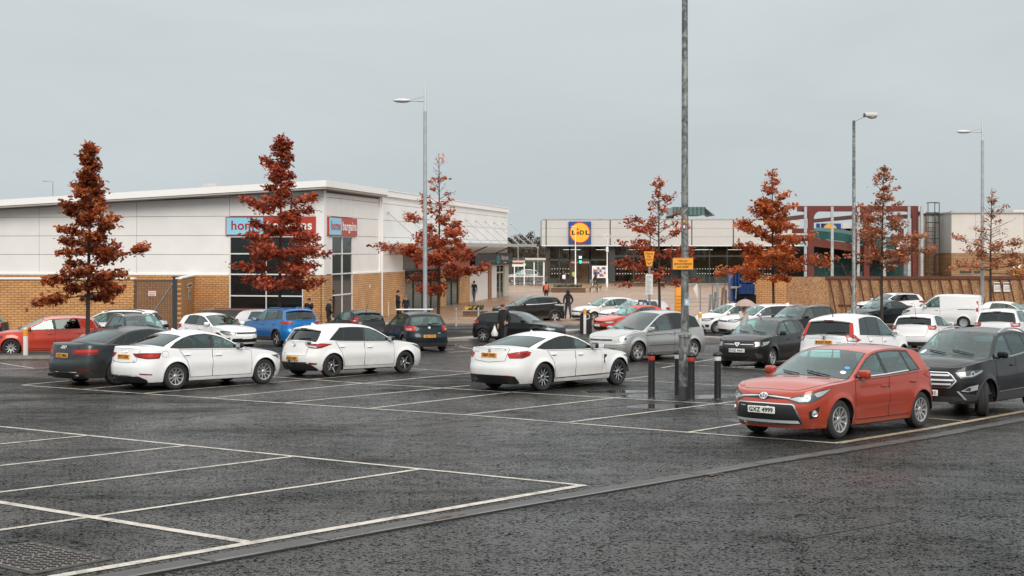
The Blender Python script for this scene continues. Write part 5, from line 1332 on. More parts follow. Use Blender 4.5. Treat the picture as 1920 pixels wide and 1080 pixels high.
def window(parent, axis, a0, a1, z0, z1, at, nx, zr, fr=WFR, gl=WINB, fw=.07, name='window'):
    s_ = -1 if axis == 'x' else 1
    def bx(mb, p0, p1, q0, q1, d0, d1, mt):
        lo, hi = sorted((at+s_*d0, at+s_*d1))
        if axis == 'x': mb.box(p0, p1, lo, hi, q0, q1, mt)
        else: mb.box(lo, hi, p0, p1, q0, q1, mt)
    mb = MB()
    for k in range(nx+1):
        c = a0+(a1-a0)*k/nx; w_ = fw if k in (0, nx) else fw*.75
        bx(mb, c-w_/2, c+w_/2, z0, z1, .0, .09, fr)
    for z in [z0]+list(zr)+[z1]: bx(mb, a0-fw/2, a1+fw/2, z-fw/2, z+fw/2, .0, .085, fr)
    fo = mb.build(name, parent); mb = MB(); bx(mb, a0, a1, z0, z1, .015, .03, gl); mb.build('pane', fo); return fo
def letters(parent, s, h, mt, pos, nx, ny, width, name='lettering'):
    return text(name, s, h, mt, parent, facing(pos, nx, ny), width, .022)

ZG = G(200)
def home_store():
    root = empty('retail_unit', (-10.44, 73.6, ZG), R(-11.53))
    tag(root, 'white clad store with buff brick base and two red and blue fascia signs', 'shop building')
    roof = lambda x: 7.72+.047*x
    mb = MB(); mb.box(-46, -5.48, -.12, .1, 0, 2.9, BRX); mb.box(-1.1, 0, -.12, .1, 0, 2.9, BRX); mb.box(-.1, .12, -.12, 1.24, 0.0, 2.9, BRY); mb.box(-.1, .12, 4.92, 15.6, 0, 2.9, BRY); mb.build('brick_base', root)
    # solid core that carries the cladding
    mb = MB(); core = [(-46, roof(-46)-.1), (-.02, roof(0)-.1)]
    vs = [(-46, 0, 2.9), (-.02, 0, 2.9), (-.02, 0, roof(0)-.1), (-46, 0, roof(-46)-.1), (-46, 49.9, 2.9), (-.02, 49.9, 2.9), (-.02, 49.9, roof(0)-.1), (-46, 49.9, roof(-46)-.1)]
    mb.add(vs, [(0, 1, 2, 3), (1, 5, 6, 2), (5, 4, 7, 6), (4, 0, 3, 7), (3, 2, 6, 7)], SEAMM); mb.box(-45.9, -.15, .12, 49.8, 0, 2.89, SEAMM); mb.build('inner_wall', root)
    mb = MB(); rows = [2.95, 4.05, 5.12, 6.2, 7.25, 8.3]
    clad_face(mb, 'x', [-46, -41.7, -35.6, -29.5, -23.4, -17.2, -11.1, -5.48], rows, 0, CLAD, lambda a: roof(a)-.12)
    clad_face(mb, 'x', [-5.48, -1.1], [6.2, 7.25, 8.3], 0, CLAD, lambda a: roof(a)-.12)
    clad_face(mb, 'x', [-1.1, -.42], rows, 0, CLAD, lambda a: roof(a)-.12)
    clad_face(mb, 'y', [.3, 1.24], rows[:4], 0, CLAD)
    clad_face(mb, 'y', [.3, 3.0, 5.0], [6.2, 7.25, 7.5], 0, CLAD)
    clad_face(mb, 'y', [5.0, 7.7, 10.2], rows[:5]+[7.5], 0, CLAD)
    clad_face(mb, 'y', [10.9, 17, 23, 29, 35, 41, 49.9], [2.95+1.05, 5.12, 6.2, 7.25, 7.75], 0, CLAD)
    clad_face(mb, 'y', [10.9, 15.6], [2.95, 4.0], 0, CLAD)
    mb.build('cladding', root)
    mb = MB(); mb.box(-.42, .1, -.1, .3, 2.92, 7.6, CLADS); mb.box(.0, .14, 10.2, 10.9, 2.92, 7.7, CLADS); mb.box(-46, -5.5, -.14, -.0, 2.88, 2.96, CLADS); mb.box(0, .14, 4.9, 15.6, 2.88, 2.96, CLADS); mb.build('corner_trim', root)
    # roof slab with deep eaves
    mb = MB()
    def rs(x0, x1, y0, y1, t, mt, dz=0):
        vs = []
        for x in (x0, x1):
            for y in (y0, y1):
                for z in (roof(x)-.1+dz, roof(x)+t+dz): vs.append((x, y, z))
        mb.add(vs, [(0, 1, 3, 2), (4, 6, 7, 5), (0, 4, 5, 1), (2, 3, 7, 6), (1, 5, 7, 3), (0, 2, 6, 4)], mt)
    rs(-46, .55, -1.1, 10.4, .0, SOFF, 0); rs(-46.05, .6, -1.15, 10.45, .26, CLADS, .103)
    mb.build('roof', root)
    mb = MB(); mb.box(-.3, .2, 10.46, 49.95, 7.72, 8.08, CLADS); mb.box(-.3, .24, 10.46, 49.99, 8.08, 8.14, CLADS); mb.build('parapet', root)
    window(root, 'x', -5.44, -1.14, .1, 5.05, -.0, 2, [1.75, 2.95, 4.1]); window(root, 'y', 1.28, 4.88, .1, 5.08, .0, 2, [1.75, 2.95, 4.1])
    mb = MB(); mb.rbox(.1, .16, 8.0, 8.25, 1.95, 2.2, CREAM, .01); mb.build('alarm_box', root)
    mb = MB(); mb.tube([(.17, 10.5, 0), (.17, 10.5, 7.8)], .05, CLADS, 8); mb.build('downpipe', root)
    # the two signs
    SB, SR = mat('sign_light_blue', (.28, .62, .80), .35), mat('sign_red', (.46, .05, .03), .35); SW = mat('sign_white', (.82, .82, .80), .4); SRT = mat('sign_text_red', (.42, .03, .025), .4)
    so_ = None
    for ax, a0, a1 in (('x', -5.66, -.36), ('y', .55, 5.56)):
        mb = MB(); w_ = a1-a0; f = .42
        def bx(p0, p1, z0, z1, d0, d1, mt):
            if ax == 'x': mb.box(p0, p1, -d1, -d0, z0, z1, mt)
            else: mb.box(d0, d1, p0, p1, z0, z1, mt)
        bx(a0, a1, 5.12, 6.16, .05, .16, SR); bx(a0+.06, a0+w_*f, 5.17, 6.11, .16, .175, SB)
        sg = mb.build('fascia_sign', root)
        nx, ny = (0, -1) if ax == 'x' else (1, 0)
        def ps(a, z): return (a, -.18, z) if ax == 'x' else (.18, a, z)
        letters(sg, 'home', .72, SRT, ps(a0+w_*f*.54, 5.66), nx, ny, w_*f*.78); letters(sg, 'bargains', .72, SW, ps(a0+w_*(f+.29), 5.66), nx, ny, w_*.5)
        mb = MB(); c = [(.0, 0), (.0, .26), (.25, .26), (.36, .13), (.25, 0)]
        bx(a0+w_*f-.02, a0+w_*f+.10, 5.42, 5.86, .16, .174, SB); mb.build('arrow_tab', sg)
    # shop units along the side
    OR = mat('shop_sign_orange_red', (.50, .075, .035), .4); NV = mat('shop_sign_navy', (.012, .02, .035), .35); PANW = mat('white_render', (.72, .70, .67), .6, var=.06, vscale=2)
    mb = MB(); mb.box(-.05, .16, 19.0, 34.5, 3.0, 3.95, OR); o1 = mb.build('shop_sign', root)
    for k, yy in enumerate((22.5, 24.6, 26.6)):
        mb = MB(); mb.box(.16, .175, yy, yy+1.3, 3.32, 3.62, SW if k else CREAM); mb.build('sign_mark', o1)
    mb = MB(); mb.box(-.05, .45, 35.2, 50.3, 3.0, 3.95, NV); o2 = mb.build('shop_sign', root); TQ = mat('sign_turquoise', (.05, .50, .50), .4)
    mb = MB(); mb.ell((.46, 44.0, 3.47), (.02, .75, .36), TQ, None, 20); mb.ell((.475, 44.0, 3.47), (.02, .55, .24), NV, None, 20); mb.ell((.49, 44.0, 3.47), (.02, .2, .2), TQ, None, 20); mb.build('sign_emblem', o2)
    mb = MB(); mb.box(.45, .46, 40.2, 42.9, 3.33, 3.37, TQ); mb.box(.45, .46, 48.3, 50.0, 3.33, 3.37, TQ); mb.build('sign_line', o2)
    mb = MB()
    for k in range(5): mb.box(.45, .465, 45.4+k*.62, 45.4+k*.62+.36, 3.42, 3.72 if k else 3.80, SW)
    for k in range(3): mb.box(.45, .465, 46.3+k*.45, 46.3+k*.45+.28, 3.12, 3.24, SW)
    mb.build('sign_mark', o2)
    for a0, a1, nx in ((15.9, 25.2, 4), (26.9, 30.9, 2), (44.9, 48.1, 2)): window(root, 'y', a0, a1, .05, 2.95, 0, nx, [2.3], CREAM if a0 > 40 else DFR, SHOPG, .12, 'shopfront')
    mb = MB(); mb.box(-2.5, -2.4, 15.7, 50, 0, 3, mat('shop_interior', (.28, .20, .13), .8, var=.6, vscale=1.2)); mb.box(-2.4, -.15, 15.7, 50, 0, .02, mat('shop_floor', (.2, .15, .11), .5)); mb.build('shop_interior', root)
    mb = MB(); mb.box(-.1, .16, 25.3, 26.8, 0, 3, BRY); mb.box(-.1, .16, 31.1, 34.5, 0, 3, BRY); mb.box(-.1, .12, 15.4, 15.8, 0, 3, BRY); mb.build('brick_pier', root)
    
    for y0_, y1_, m_ in ((34.6, 41.2, PANW), (42.6, 44.8, PANW), (48.2, 50, CREAM)): mb = MB(); mb.box(-.1, .14, y0_, y1_, 0, 3, m_); mb.build('white_panel', root)
    mb = MB(); mb.box(-.1, .2, 41.3, 42.5, 0, 3, mat('brown_post', (.28, .13, .065), .6)); mb.build('brown_post', root)
    # glazed canopy hung on rods
    GS = mat('canopy_metal', (.46, .47, .47), .4, .4)
    mb = MB(); mb.box(.15, 2.3, 11.6, 51.6, 4.66, 4.72, GS); mb.box(2.3, 2.45, 11.5, 51.7, 4.58, 4.82, GS); co = mb.build('canopy', root)
    for k in range(12):
        y = 12.0+k*3.55; mb = MB(); mb.tube([(.12, y, 6.7), (2.3, y, 4.8)], .035, GS, 6); mb.ell((.14, y, 6.7), (.08, .08, .08), GS, None, 8); mb.build('tie_rod', co)
    mb = MB()
    for y in (19.4, 26, 35, 44.5): mb.tube([(.1, y, 4.0), (1.5, y, 4.6)], .05, DFR, 6)
    mb.build('bracket', co)
    mb = MB(); mb.rbox(-8.5, -7.7, 3, 3.8, 7.7, 8.2, SOFF, .05); mb.build('roof_vent', root)
    return root
home_store()
# yard wall, gate and return wall left of the store
def yard():
    x0, x1, Y = -42, xat(251, 68.5), 68.5
    mb = MB(); mb.box(x0, x1, 0, .3, 0, 2.80, BRX); wo = mb.build('yard_wall', None, loc=(0, Y, ZG)); tag(wo, 'long buff brick yard wall with white coping at the left', 'wall')
    mb = MB(); mb.box(x0, x1+.03, -.06, .36, 2.803, 2.90, CLADS); mb.build('coping', wo)
    g = empty('yard_gate', (x1+.05, Y-.02, ZG)); tag(g, 'brown slatted steel gate with diagonal brace standing open between the brick walls', 'gate')
    wd = xat(326, 68.5)-x1; BR = mat('gate_brown', (.16, .085, .05), .7, var=.35, vscale=6); mb = MB()
    n = 26
    for k in range(n): mb.box(wd*k/n, wd*k/n+wd/n*.62, 0, .03, .12, 2.72, BR)
    mb.build('slats', g)
    mb = MB(); mb.box(0, wd, .031, .07, 2.66, 2.76, DFR); mb.box(0, wd, .031, .07, .1, .2, DFR); mb.box(0, .06, .031, .07, .2, 2.66, DFR)
    for k in range(24): mb.box(.0, wd, .031, .05, .3+k*.1, .315+k*.1, BR)
    mb.build('frame', g)
    mb = MB(); mb.tube([(wd*.35, -.02, .75), (wd*.96, -.02, 2.6)], .035, GALV, 6); mb.build('brace', g)
    mb = MB(); mb.box(wd*.34, wd*.53, -.02, -.005, 1.95, 2.25, mat('notice_white', (.7, .66, .62), .5)); mb.box(wd*.355, wd*.515, -.026, -.02, 2.10, 2.13, mat('notice_red', (.35, .04, .03), .5)); mb.box(wd*.36, wd*.50, -.026, -.02, 1.99, 2.03, mat('notice_red', (0, 0, 0))); mb.box(wd*.34, wd*.53, -.026, -.02, 2.21, 2.25, mat('notice_red', (0, 0, 0))); mb.build('notice', g)
    px = xat(329, 68.5); mb = MB(); mb.box(-.12, .12, -.12, .12, 0, 2.92, DFR); mb.box(-.15, .15, -.15, .15, 2.92, 2.96, DFR); o = mb.build('gate_post', None, loc=(px, Y, ZG)); tag(o, 'dark square steel post the brown slatted gate hangs on', 'post')
    # return wall to the store
    a = Vector((px+.2, Y-.1, ZG)); t = 7.75; b = Vector((-10.44-.98*t, 73.6+.2*t, ZG)); d = b-a; ln = d.length-.16
    root = empty('return_wall', a, math.atan2(d.y, d.x)); tag(root, 'short buff brick return wall with two small notices beside the gate', 'wall')
    mb = MB(); mb.box(0, ln, -.12, .12, 0, 2.82, BRX); mb.build('wall', root); mb = MB(); mb.box(-.03, ln, -.16, .16, 2.823, 2.9, CLADS); mb.build('coping', root)
    mb = MB(); mb.box(3.2, 5.6, -.14, -.122, 2.25, 2.5, mat('notice_cream', (.62, .56, .45), .5))
    for k in range(9): mb.box(3.35+k*.23, 3.5+k*.23, -.146, -.14, 2.32, 2.43, INK)
    mb.build('notice', root)
    mb = MB(); mb.box(3.6, 4.7, -.14, -.122, 1.62, 2.15, mat('notice_grey', (.5, .5, .46), .5)); mb.box(3.75, 4.5, -.146, -.14, 1.82, 2.05, mat('notice_green', (.06, .16, .08), .5)); mb.box(3.75, 4.5, -.146, -.14, 1.68, 1.76, mat('notice_green', (0, 0, 0))); mb.build('notice', root)
yard()

def supermarket():
    Y = 166.0; root = empty('supermarket', (0, Y, ZP)); tag(root, 'single storey supermarket with pale grey fascia, dark glass front and round yellow logo sign', 'shop building')
    X0, X1 = xat(1016, Y), xat(1500, Y); zf0, zf1 = zat(460, Y)-ZP, zat(412, Y)-ZP
    GRYC = mat('pale_grey_cladding', (.52, .515, .50), .45, var=.05, vscale=.4)
    mb = MB(); mb.box(X0, X1, 0, 9, zf0, zf1, GRYC)
    xs_ = [X0, xat(1024, Y), xat(1144, Y), xat(1219, Y), xat(1297, Y), xat(1375, Y), xat(1455, Y), X1]; zs_ = [zf0, zf0+(zf1-zf0)*.33, zf0+(zf1-zf0)*.66, zf1]
    clad_face(mb, 'x', xs_, zs_, 0, GRYC, None, .014, .06)
    for x in xs_[1:-1]: mb.box(x-.06, x+.06, -.1, -.0, zf0, zf1, DFR)
    mb.box(X0-.05, X1, -.12, .3, zf1, zf1+.14, STEEL); mb.box(X0-.04, X1, -.1, .5, zf0-.1, zf0, CLADS); mb.build('fascia', root)
    gx0 = xat(1028, Y); mb = MB(); mb.box(gx0-.2, gx0+.15, .9, 1.2, 0, zf0, DFR); mb.box(gx0-.2, X1, 5.5, 5.6, 0, zf0, mat('store_back', (.36, .20, .12), .8, var=.8, vscale=.5)); mb.box(gx0, X1, 1, 5.6, zf0-.5, zf0-.1, DFR); mb.box(gx0, X1, 1, 5.6, .002, .02, mat('store_floor', (.25, .2, .16), .4)); mb.box(X0+1, X1, 6, 9, 0, zf0, DFR); mb.build('inner_wall', root)
    # shelves and counters seen through the glass
    mb = MB(); random.seed(3)
    for k in range(34):
        x = gx0+8+random.random()*(X1-gx0-9); h = random.uniform(.8, 2.0)
        c = random.choice([(.35, .06, .03), (.45, .2, .05), (.3, .28, .22), (.05, .12, .2), (.25, .1, .05), (.4, .35, .28)])
        mb.box(x, x+random.uniform(.5, 1.6), random.uniform(2.2, 4.5), 5.2, 0, h, mat('goods_%d' % int(c[0]*100+c[2]*1000), c, .7, var=.6, vscale=3))
    for k in range(7): mb.box(gx0+2+k*4.2, gx0+4.2+k*4.2, 3.6, 3.9, zf0-.56, zf0-.52, mat('strip_lamp', (.9, .85, .75), .5, emit=5))
    mb.build('shop_interior', root)
    # glazing bays
    bays = [(gx0+.15, xat(1069, Y), 2, [2.9]), (xat(1107, Y), xat(1143, Y), 1, [2.9]), (xat(1153, Y), xat(1297, Y), 4, [3.4]), (xat(1297, Y)+.1, X1, 6, [3.4])]
    for a, b, n, zr in bays:
        f = window(root, 'x', a, b, .08, zf0-.12, .95, n, zr, DFR, SHOPG, .16, 'glazing')
        mb = MB()
        for z in (1.15, 1.75):
            k = a+.3
            while k < b-.2: mb.box(k, k+.11, .905, .912, z, z+.1, mat('manifestation', (.6, .62, .62), .5)); k += .34
        mb.build('glass_dots', f)
    mb = MB(); mb.box(xat(1143, Y), xat(1153, Y), .85, 1.1, 0, zf0-.1, DFR); mb.box(gx0, xat(1143, Y), .86, .96, 2.85, 3.05, DFR); mb.build('pillar', root)
    f = window(root, 'x', xat(1069, Y), xat(1107, Y), 2.95, zf0-.12, .95, 1, [], DFR, SHOPG, .16, 'glazing')
    mb = MB()
    for i, c in enumerate([(.6, .2, .05), (.7, .65, .6)]*10):
        x = xat(1071, Y)+i*.115; mb.box(x, x+.07, .80, .85, 2.5, 2.72, mat('door_sign_%d' % (i % 2), c, .5))
    mb.build('entrance_sign', root)
    mb = MB()   # entrance recess
    mb.box(xat(1069, Y), xat(1071, Y), .9, 3, 0, 2.85, DFR); mb.box(xat(1106, Y), xat(1108, Y), .9, 3, 0, 2.85, DFR); mb.box(xat(1087, Y), xat(1088, Y), 2.9, 3.0, 0, 2.8, DFR); mb.build('entrance', root)
    # logo sign
    lx0, lx1 = xat(1066, Y), xat(1108, Y); cx = (lx0+lx1)/2; lz0, lz1 = zat(457, Y)-ZP, zat(415.5, Y)-ZP; cz = (lz0+lz1)/2; hr = (lx1-lx0)/2
    NB, YE, RD = mat('logo_blue', (.012, .07, .25), .35), mat('logo_yellow', (.85, .46, .03), .35), mat('logo_red', (.55, .05, .02), .35)
    mb = MB(); mb.box(lx0, lx1, -.32, -.1, lz0, lz1, NB); sg = mb.build('logo_sign', root)
    Mx = facing((cx, -.325, cz), 0, -1); mb = MB(); mb.lathe([(hr*.94, 0), (hr*.94, .02), (.0, .021)], RD, 40, Mx); mb.lathe([(hr*.85, .021), (hr*.85, .034), (.0, .035)], YE, 40, Mx); mb.build('logo_disc', sg)
    for ch, dx, hgt in (('L', -.56, .80), ('D', .18, .80), ('L', .66, .80)):
        o = text('lettering', ch, hgt*hr*.66, INK, sg, Mx @ Matrix.Translation((dx*hr, -.02*hr, .04)), hr*.38, .035)
    mb = MB(); Mi = Mx @ Matrix.Translation((-.17*hr, -.02, .036)); mb.prism([(-.16*hr, -.04*hr), (0, -.22*hr), (.17*hr, .0), (.0, .17*hr)], 0, .02, RD, Mi); mb.lathe([(.09*hr, 0), (.09*hr, .02), (0, .02)], RD, 16, Mi @ Matrix.Translation((-.02*hr, .33*hr, 0))); mb.build('logo_mark', sg)
    # lantern over the roof
    mb = MB(); x0, x1 = xat(1262, Y+16), xat(1345, Y+16); zr0 = zat(403, Y+16)-ZP
    TEAL = mat('lantern_glass', (.10, .17, .16), .2); mb.box(x0, xat(1322, 182), 16, 24, zr0, zat(388, 182)-ZP, TEAL)
    for k in range(9): xx = x0+(xat(1322, 182)-x0)*k/8; mb.box(xx-.05, xx+.05, 15.9, 16, zr0, zat(388, 182)-ZP, DFR)
    mb.add([(x0, 15, zr0), (xat(1352, 182), 15, zr0-.75), (xat(1352, 182), 25, zr0-.75), (x0, 25, zr0), (x0, 15, zr0-.5), (xat(1352, 182), 15, zr0-1.05), (xat(1352, 182), 25, zr0-1.05), (x0, 25, zr0-.5)], [(0, 1, 2, 3), (0, 4, 5, 1), (1, 5, 6, 2), (2, 6, 7, 3), (4, 7, 6, 5)], GRYC)
    mb.add([(xat(1322, 182), 15.5, zr0+.9), (xat(1340, 182), 15.5, zr0-.1), (xat(1340, 182), 24, zr0-.1), (xat(1322, 182), 24, zr0+.9)], [(0, 1, 2, 3)], SOFF)
    mb.box(x0, xat(1350, 182), 16.5, 23, zf1-.5, zr0-.75, GRYC); mb.build('roof_lantern', root)
supermarket()

def steel_frame():
    Y = 100.0; s_ = FPX/Y; root = empty('steel_frame_building', (0, Y, ZG)); tag(root, 'half demolished store stripped to a rust red steel frame with teal netting', 'building under demolition')
    RS = mat('red_oxide_steel', (.13, .02, .013), .6, var=.25, vscale=1.5); TEALN = mat('teal_netting', (.018, .085, .08), .8, var=.5, vscale=1.2); DK = mat('demolition_dark', (.018, .022, .02), .9, var=.6, vscale=.8)
    zt_ = zat(386, Y)-ZG
    cols = [1521, 1625, 1716]
    mb = MB(); x0, x1 = xat(1496, Y), xat(1722, Y)
    mb.box(x0, x1, 0, .35, zt_-.42, zt_, RS); mb.build('top_beam', root)
    for c in cols:
        x = xat(c, Y); mb = MB(); mb.box(x-.20, x+.20, -.02, .33, 0, zt_-.42, RS)
        for sg in (-1, 1):        # curved haunches under the beam
            v = [(x+sg*.20, zt_-.42), (x+sg*.20, zt_-.95)]+[(x+sg*(.20+.48*(1-math.cos(R(a)))), zt_-.95+.53*math.sin(R(a))) for a in (25, 50, 70, 90)]
            vs = [(p, y, z) for y in (.0, .31) for p, z in v]; n = len(v); mb.add(vs, [tuple(range(n)), tuple(range(n, 2*n))]+[(i, (i+1) % n, (i+1) % n+n, i+n) for i in range(n)], RS)
        mb.build('column', root)
    for yb, zz in ((9, 1.55), (18, 2.0)):
        mb = MB(); mb.box(x0+1.5, x1, yb, yb+.3, zt_-zz-.4, zt_-zz, RS)
        for c in (1590, 1690): xx = xat(c, Y+yb); mb.box(xx-.2, xx+.2, yb, yb+.3, 0, zt_-zz, RS)
        mb.build('rear_frame', root)
    for c in (1521, 1625, 1716):
        xx = xat(c, Y); mb = MB(); mb.box(xx-.15, xx+.15, .35, 18, zt_-.9, zt_-.6, RS); mb.build('cross_beam', root)
    for c in (1510, 1560, 1609, 1658, 1704, 1728):
        x = xat(c, Y-.4); mb = MB(); mb.box(x-.10, x+.10, -.5, -.38, 0, zat(387, Y-.4)-ZG, STEEL); mb.build('sheeting_post', root)
    # sagging floor edge with netting, dark void below
    pts = [(1530, 432, 446), (1580, 436, 452), (1640, 448, 462), (1690, 456, 470), (1722, 447, 472)]
    mb = MB(); vs = []; 
    for px, ya, yb in pts: vs += [(xat(px, Y), .8, zat(ya, Y)-ZG), (xat(px, Y), .8, zat(yb, Y)-ZG), (xat(px, Y+10), 10, zat(ya, Y)-ZG+.4)]
    for i in range(len(pts)-1): mb.add(vs, [(3*i, 3*i+3, 3*i+4, 3*i+1), (3*i, 3*i+2, 3*i+5, 3*i+3)], TEALN)
    mb.build('netting', root)
    mb = MB(); vs = []
    for px, ya, yb in pts: vs += [(xat(px, Y), .7, zat(yb, Y)-ZG-.03), (xat(px, Y), .7, zat(yb+16, Y)-ZG), (xat(px, Y), 9, zat(yb, Y)-ZG-.03)]
    for i in range(len(pts)-1): mb.add(vs, [(3*i, 3*i+3, 3*i+4, 3*i+1), (3*i, 3*i+2, 3*i+5, 3*i+3)], mat('rust_edge', (.13, .035, .022), .7, var=.5, vscale=2))
    mb.build('floor_edge', root)
    mb = MB(); mb.box(xat(1500, Y), x1, 10, 10.2, 0, 4.6, DK); vs = [(xat(1535, Y), 3.5, 4.2), (xat(1720, Y), 3.5, 2.9), (xat(1715, Y), 3.5, 0), (xat(1548, Y), 3.5, 0)]; mb.build('void_backing', root); mb = MB(); mb.add(vs, [(0, 1, 2, 3)], TEALN); mb.build('hanging_net', root)  # near-black sheet paints the darkness inside the stripped shell
    mb = MB(); random.seed(5)
    for k in range(26):
        px = random.uniform(1540, 1715); x = xat(px, Y); z = random.uniform(.2, 3.2); d = Vector((random.uniform(-1, 1), random.uniform(-.3, .3), random.uniform(-.8, 1.2)))
        mb = MB(); mb.tube([Vector((x, 2.5, z)), Vector((x, 2.5, z))+d], .05, random.choice([TEALN, GALV, RS]), 5); mb.build('loose_bar', root)
    for c in range(5):
        x = xat(1545+c*40, Y); mb = MB(); mb.tube([(x, 1.2, 3.6-c*.3), (x+.5, 1.3, 2.4-c*.2), (x+.2, 1.4, .6)], .04, TEALN, 5); mb.build('hanging_strap', root)
    mb = MB(); mb.box(xat(1575, 118), xat(1622, 118), 17, 17.2, zat(436, 118)-ZG, zat(419, 118)-ZG, mat('mesh_panel_white', (.6, .62, .62), .6)); mb.build('mesh_panel', root)
    mb = MB(); mb.box(xat(1531, 114), xat(1577, 114), 14, 14.2, zat(440, 114)-ZG, zat(419, 114)-ZG, MATS['logo_blue']); M = facing((xat(1556, 114), 13.99, zat(433, 114)-ZG), 0, -1); mb.lathe([(.62, 0), (.62, .02), (0, .021)], MATS['logo_yellow'], 28, M); mb.box(xat(1538, 114)-.04, xat(1538, 114)+.04, 13.9, 14, zat(440, 114)-ZG, zat(419, 114)-ZG, CLADS); mb.build('old_sign', root)
    mb = MB(); M = facing((xat(1704, Y), .5, zat(458, Y)-ZG), 0, -1); mb.prism([(-.8, -.35), (.75, -.45), (.85, .25), (-.6, .5)], 0, .03, CLADS, M); mb.build('white_sheet', root)
    for k in range(4): 
        pass
steel_frame()

def industrial():
    Y = 105.0; root = empty('industrial_building', (0, Y, ZG)); tag(root, 'cream clad industrial building with brick base and caged roof ladder at the right', 'building')
    CRM = mat('cream_cladding', (.60, .575, .53), .5, var=.06, vscale=.8); CRG = mat('grey_cladding', (.40, .39, .365), .5, var=.08, vscale=.8)
    zt_, zs_ = zat(400, Y)-ZG, zat(475, Y)-ZG
    a, b, c = xat(1722, Y+3), xat(1784, Y), xat(2060, Y)
    BR2 = brick('pale_brown_brick', 1, 0, (.40, .235, .115), (.30, .165, .08), (.16, .095, .055))
    mb = MB(); mb.box(a, b+.2, 3, 3.3, 0, zs_, BR2); mb.box(b, c, 0, .3, 0, zs_, BR2); mb.box(b, b+.1, .3, 3, 0, zs_, BR2); mb.build('brick_base', root)
    mb = MB(); mb.box(a, b+.2, 3.02, 3.3, zs_, zt_-.05, SEAMM); mb.box(b, c, .02, .3, zs_, zt_, SEAMM)
    clad_face(mb, 'x', [a+(b-a)*k/3 for k in range(4)], [zs_, zt_-.05], 3.02, CRG); clad_face(mb, 'x', [b+k*1.9 for k in range(7)]+[c], [zs_, zt_], .02, CRM); mb.box(b-.04, b, -.02, 3, zs_, zt_, CRG)
    mb.build('cladding', root)
    mb = MB(); mb.box(a-.1, b+.3, 2.85, 12, zt_-.05, zt_+.08, DFR); mb.box(b-.1, c, -.15, 12, zt_, zt_+.12, CRG); mb.box(xat(1900, Y+6), c, 6, 10, zt_+.1, zt_+.45, CRM); mb.build('roof', root)
    lx = xat(1747, Y+2.8); mb = MB(); zb, zt2 = .4, zat(376, Y)-ZG
    for sg in (-.35, .35): mb.tube([(lx+sg-.1, 2.75, zb), (lx+sg-.1, 2.75, zt_+.2)], .045, mat('ladder_rust', (.16, .085, .05), .7), 6)
    for k in range(19): mb.tube([(lx-.45, 2.75, zb+.3+k*.3), (lx+.25, 2.75, zb+.3+k*.3)], .028, MATS['ladder_rust'], 5)
    for z in (2.4, 3.9, 5.2, 6.5, zt2-.1, zt_+.1): mb.tube([(lx-.45, 2.7, z), (lx-.55, 2.0, z), (lx-.1, 1.7, z), (lx+.35, 2.0, z), (lx+.25, 2.7, z)], .04, DFR, 5)
    for dx, dy in ((-.55, 2.0), (-.1, 1.7), (.35, 2.0)): mb.tube([(lx+dx, dy, 2.4), (lx+dx, dy, zt2-.1)], .035, DFR, 5)
    mb.build('roof_ladder', root)
    px = xat(1777, Y+2.5); mb = MB(); mb.tube([(px+.5, 3.2, zt_+.25), (px+.15, 2.7, zt_+.3), (px, 2.7, zt_), (px, 2.7, 4.6), (px+.12, 2.6, 3.6), (px+.25, 2.6, 2.9), (px+.25, 2.6, 2.2)], .13, STEEL, 8); mb.rbox(px-.1, px+.7, 2.3, 2.9, 2.0, 2.3, STEEL, .06); mb.box(px-.15, px+.1, 2.8, 3, 0, zt_, DFR); mb.tube([(px+.55, 2.7, 0), (px+.55, 2.7, 2.1)], .1, STEEL, 8); mb.build('flue', root)
    mb = MB(); x = xat(1907, Y); mb.box(x-.33, x+.33, -.05, -.02, zat(515, Y)-ZG, zat(497, Y)-ZG, mat('notice_yellow', (.75, .48, .03), .5)); mb.box(x-.33, x+.33, -.056, -.05, zat(503, Y)-ZG, zat(497, Y)-ZG, CLADS)
    for k in range(3): mb.box(x-.26, x+.24, -.057, -.05, zat(506+k*3, Y)-ZG, zat(505+k*3, Y)-ZG, INK)
    mb.build('notice', root)
    for px, w_ in ((1800, .9), (1826, .7), (1918, .9)): mb = MB(); x = xat(px, Y); z = zat(510 if px < 1900 else 492, Y)-ZG; mb.box(x, x+w_, -.02, .02, z-.1, z+(.1 if px < 1900 else .4), DFR); mb.build('louvre', root)
industrial()

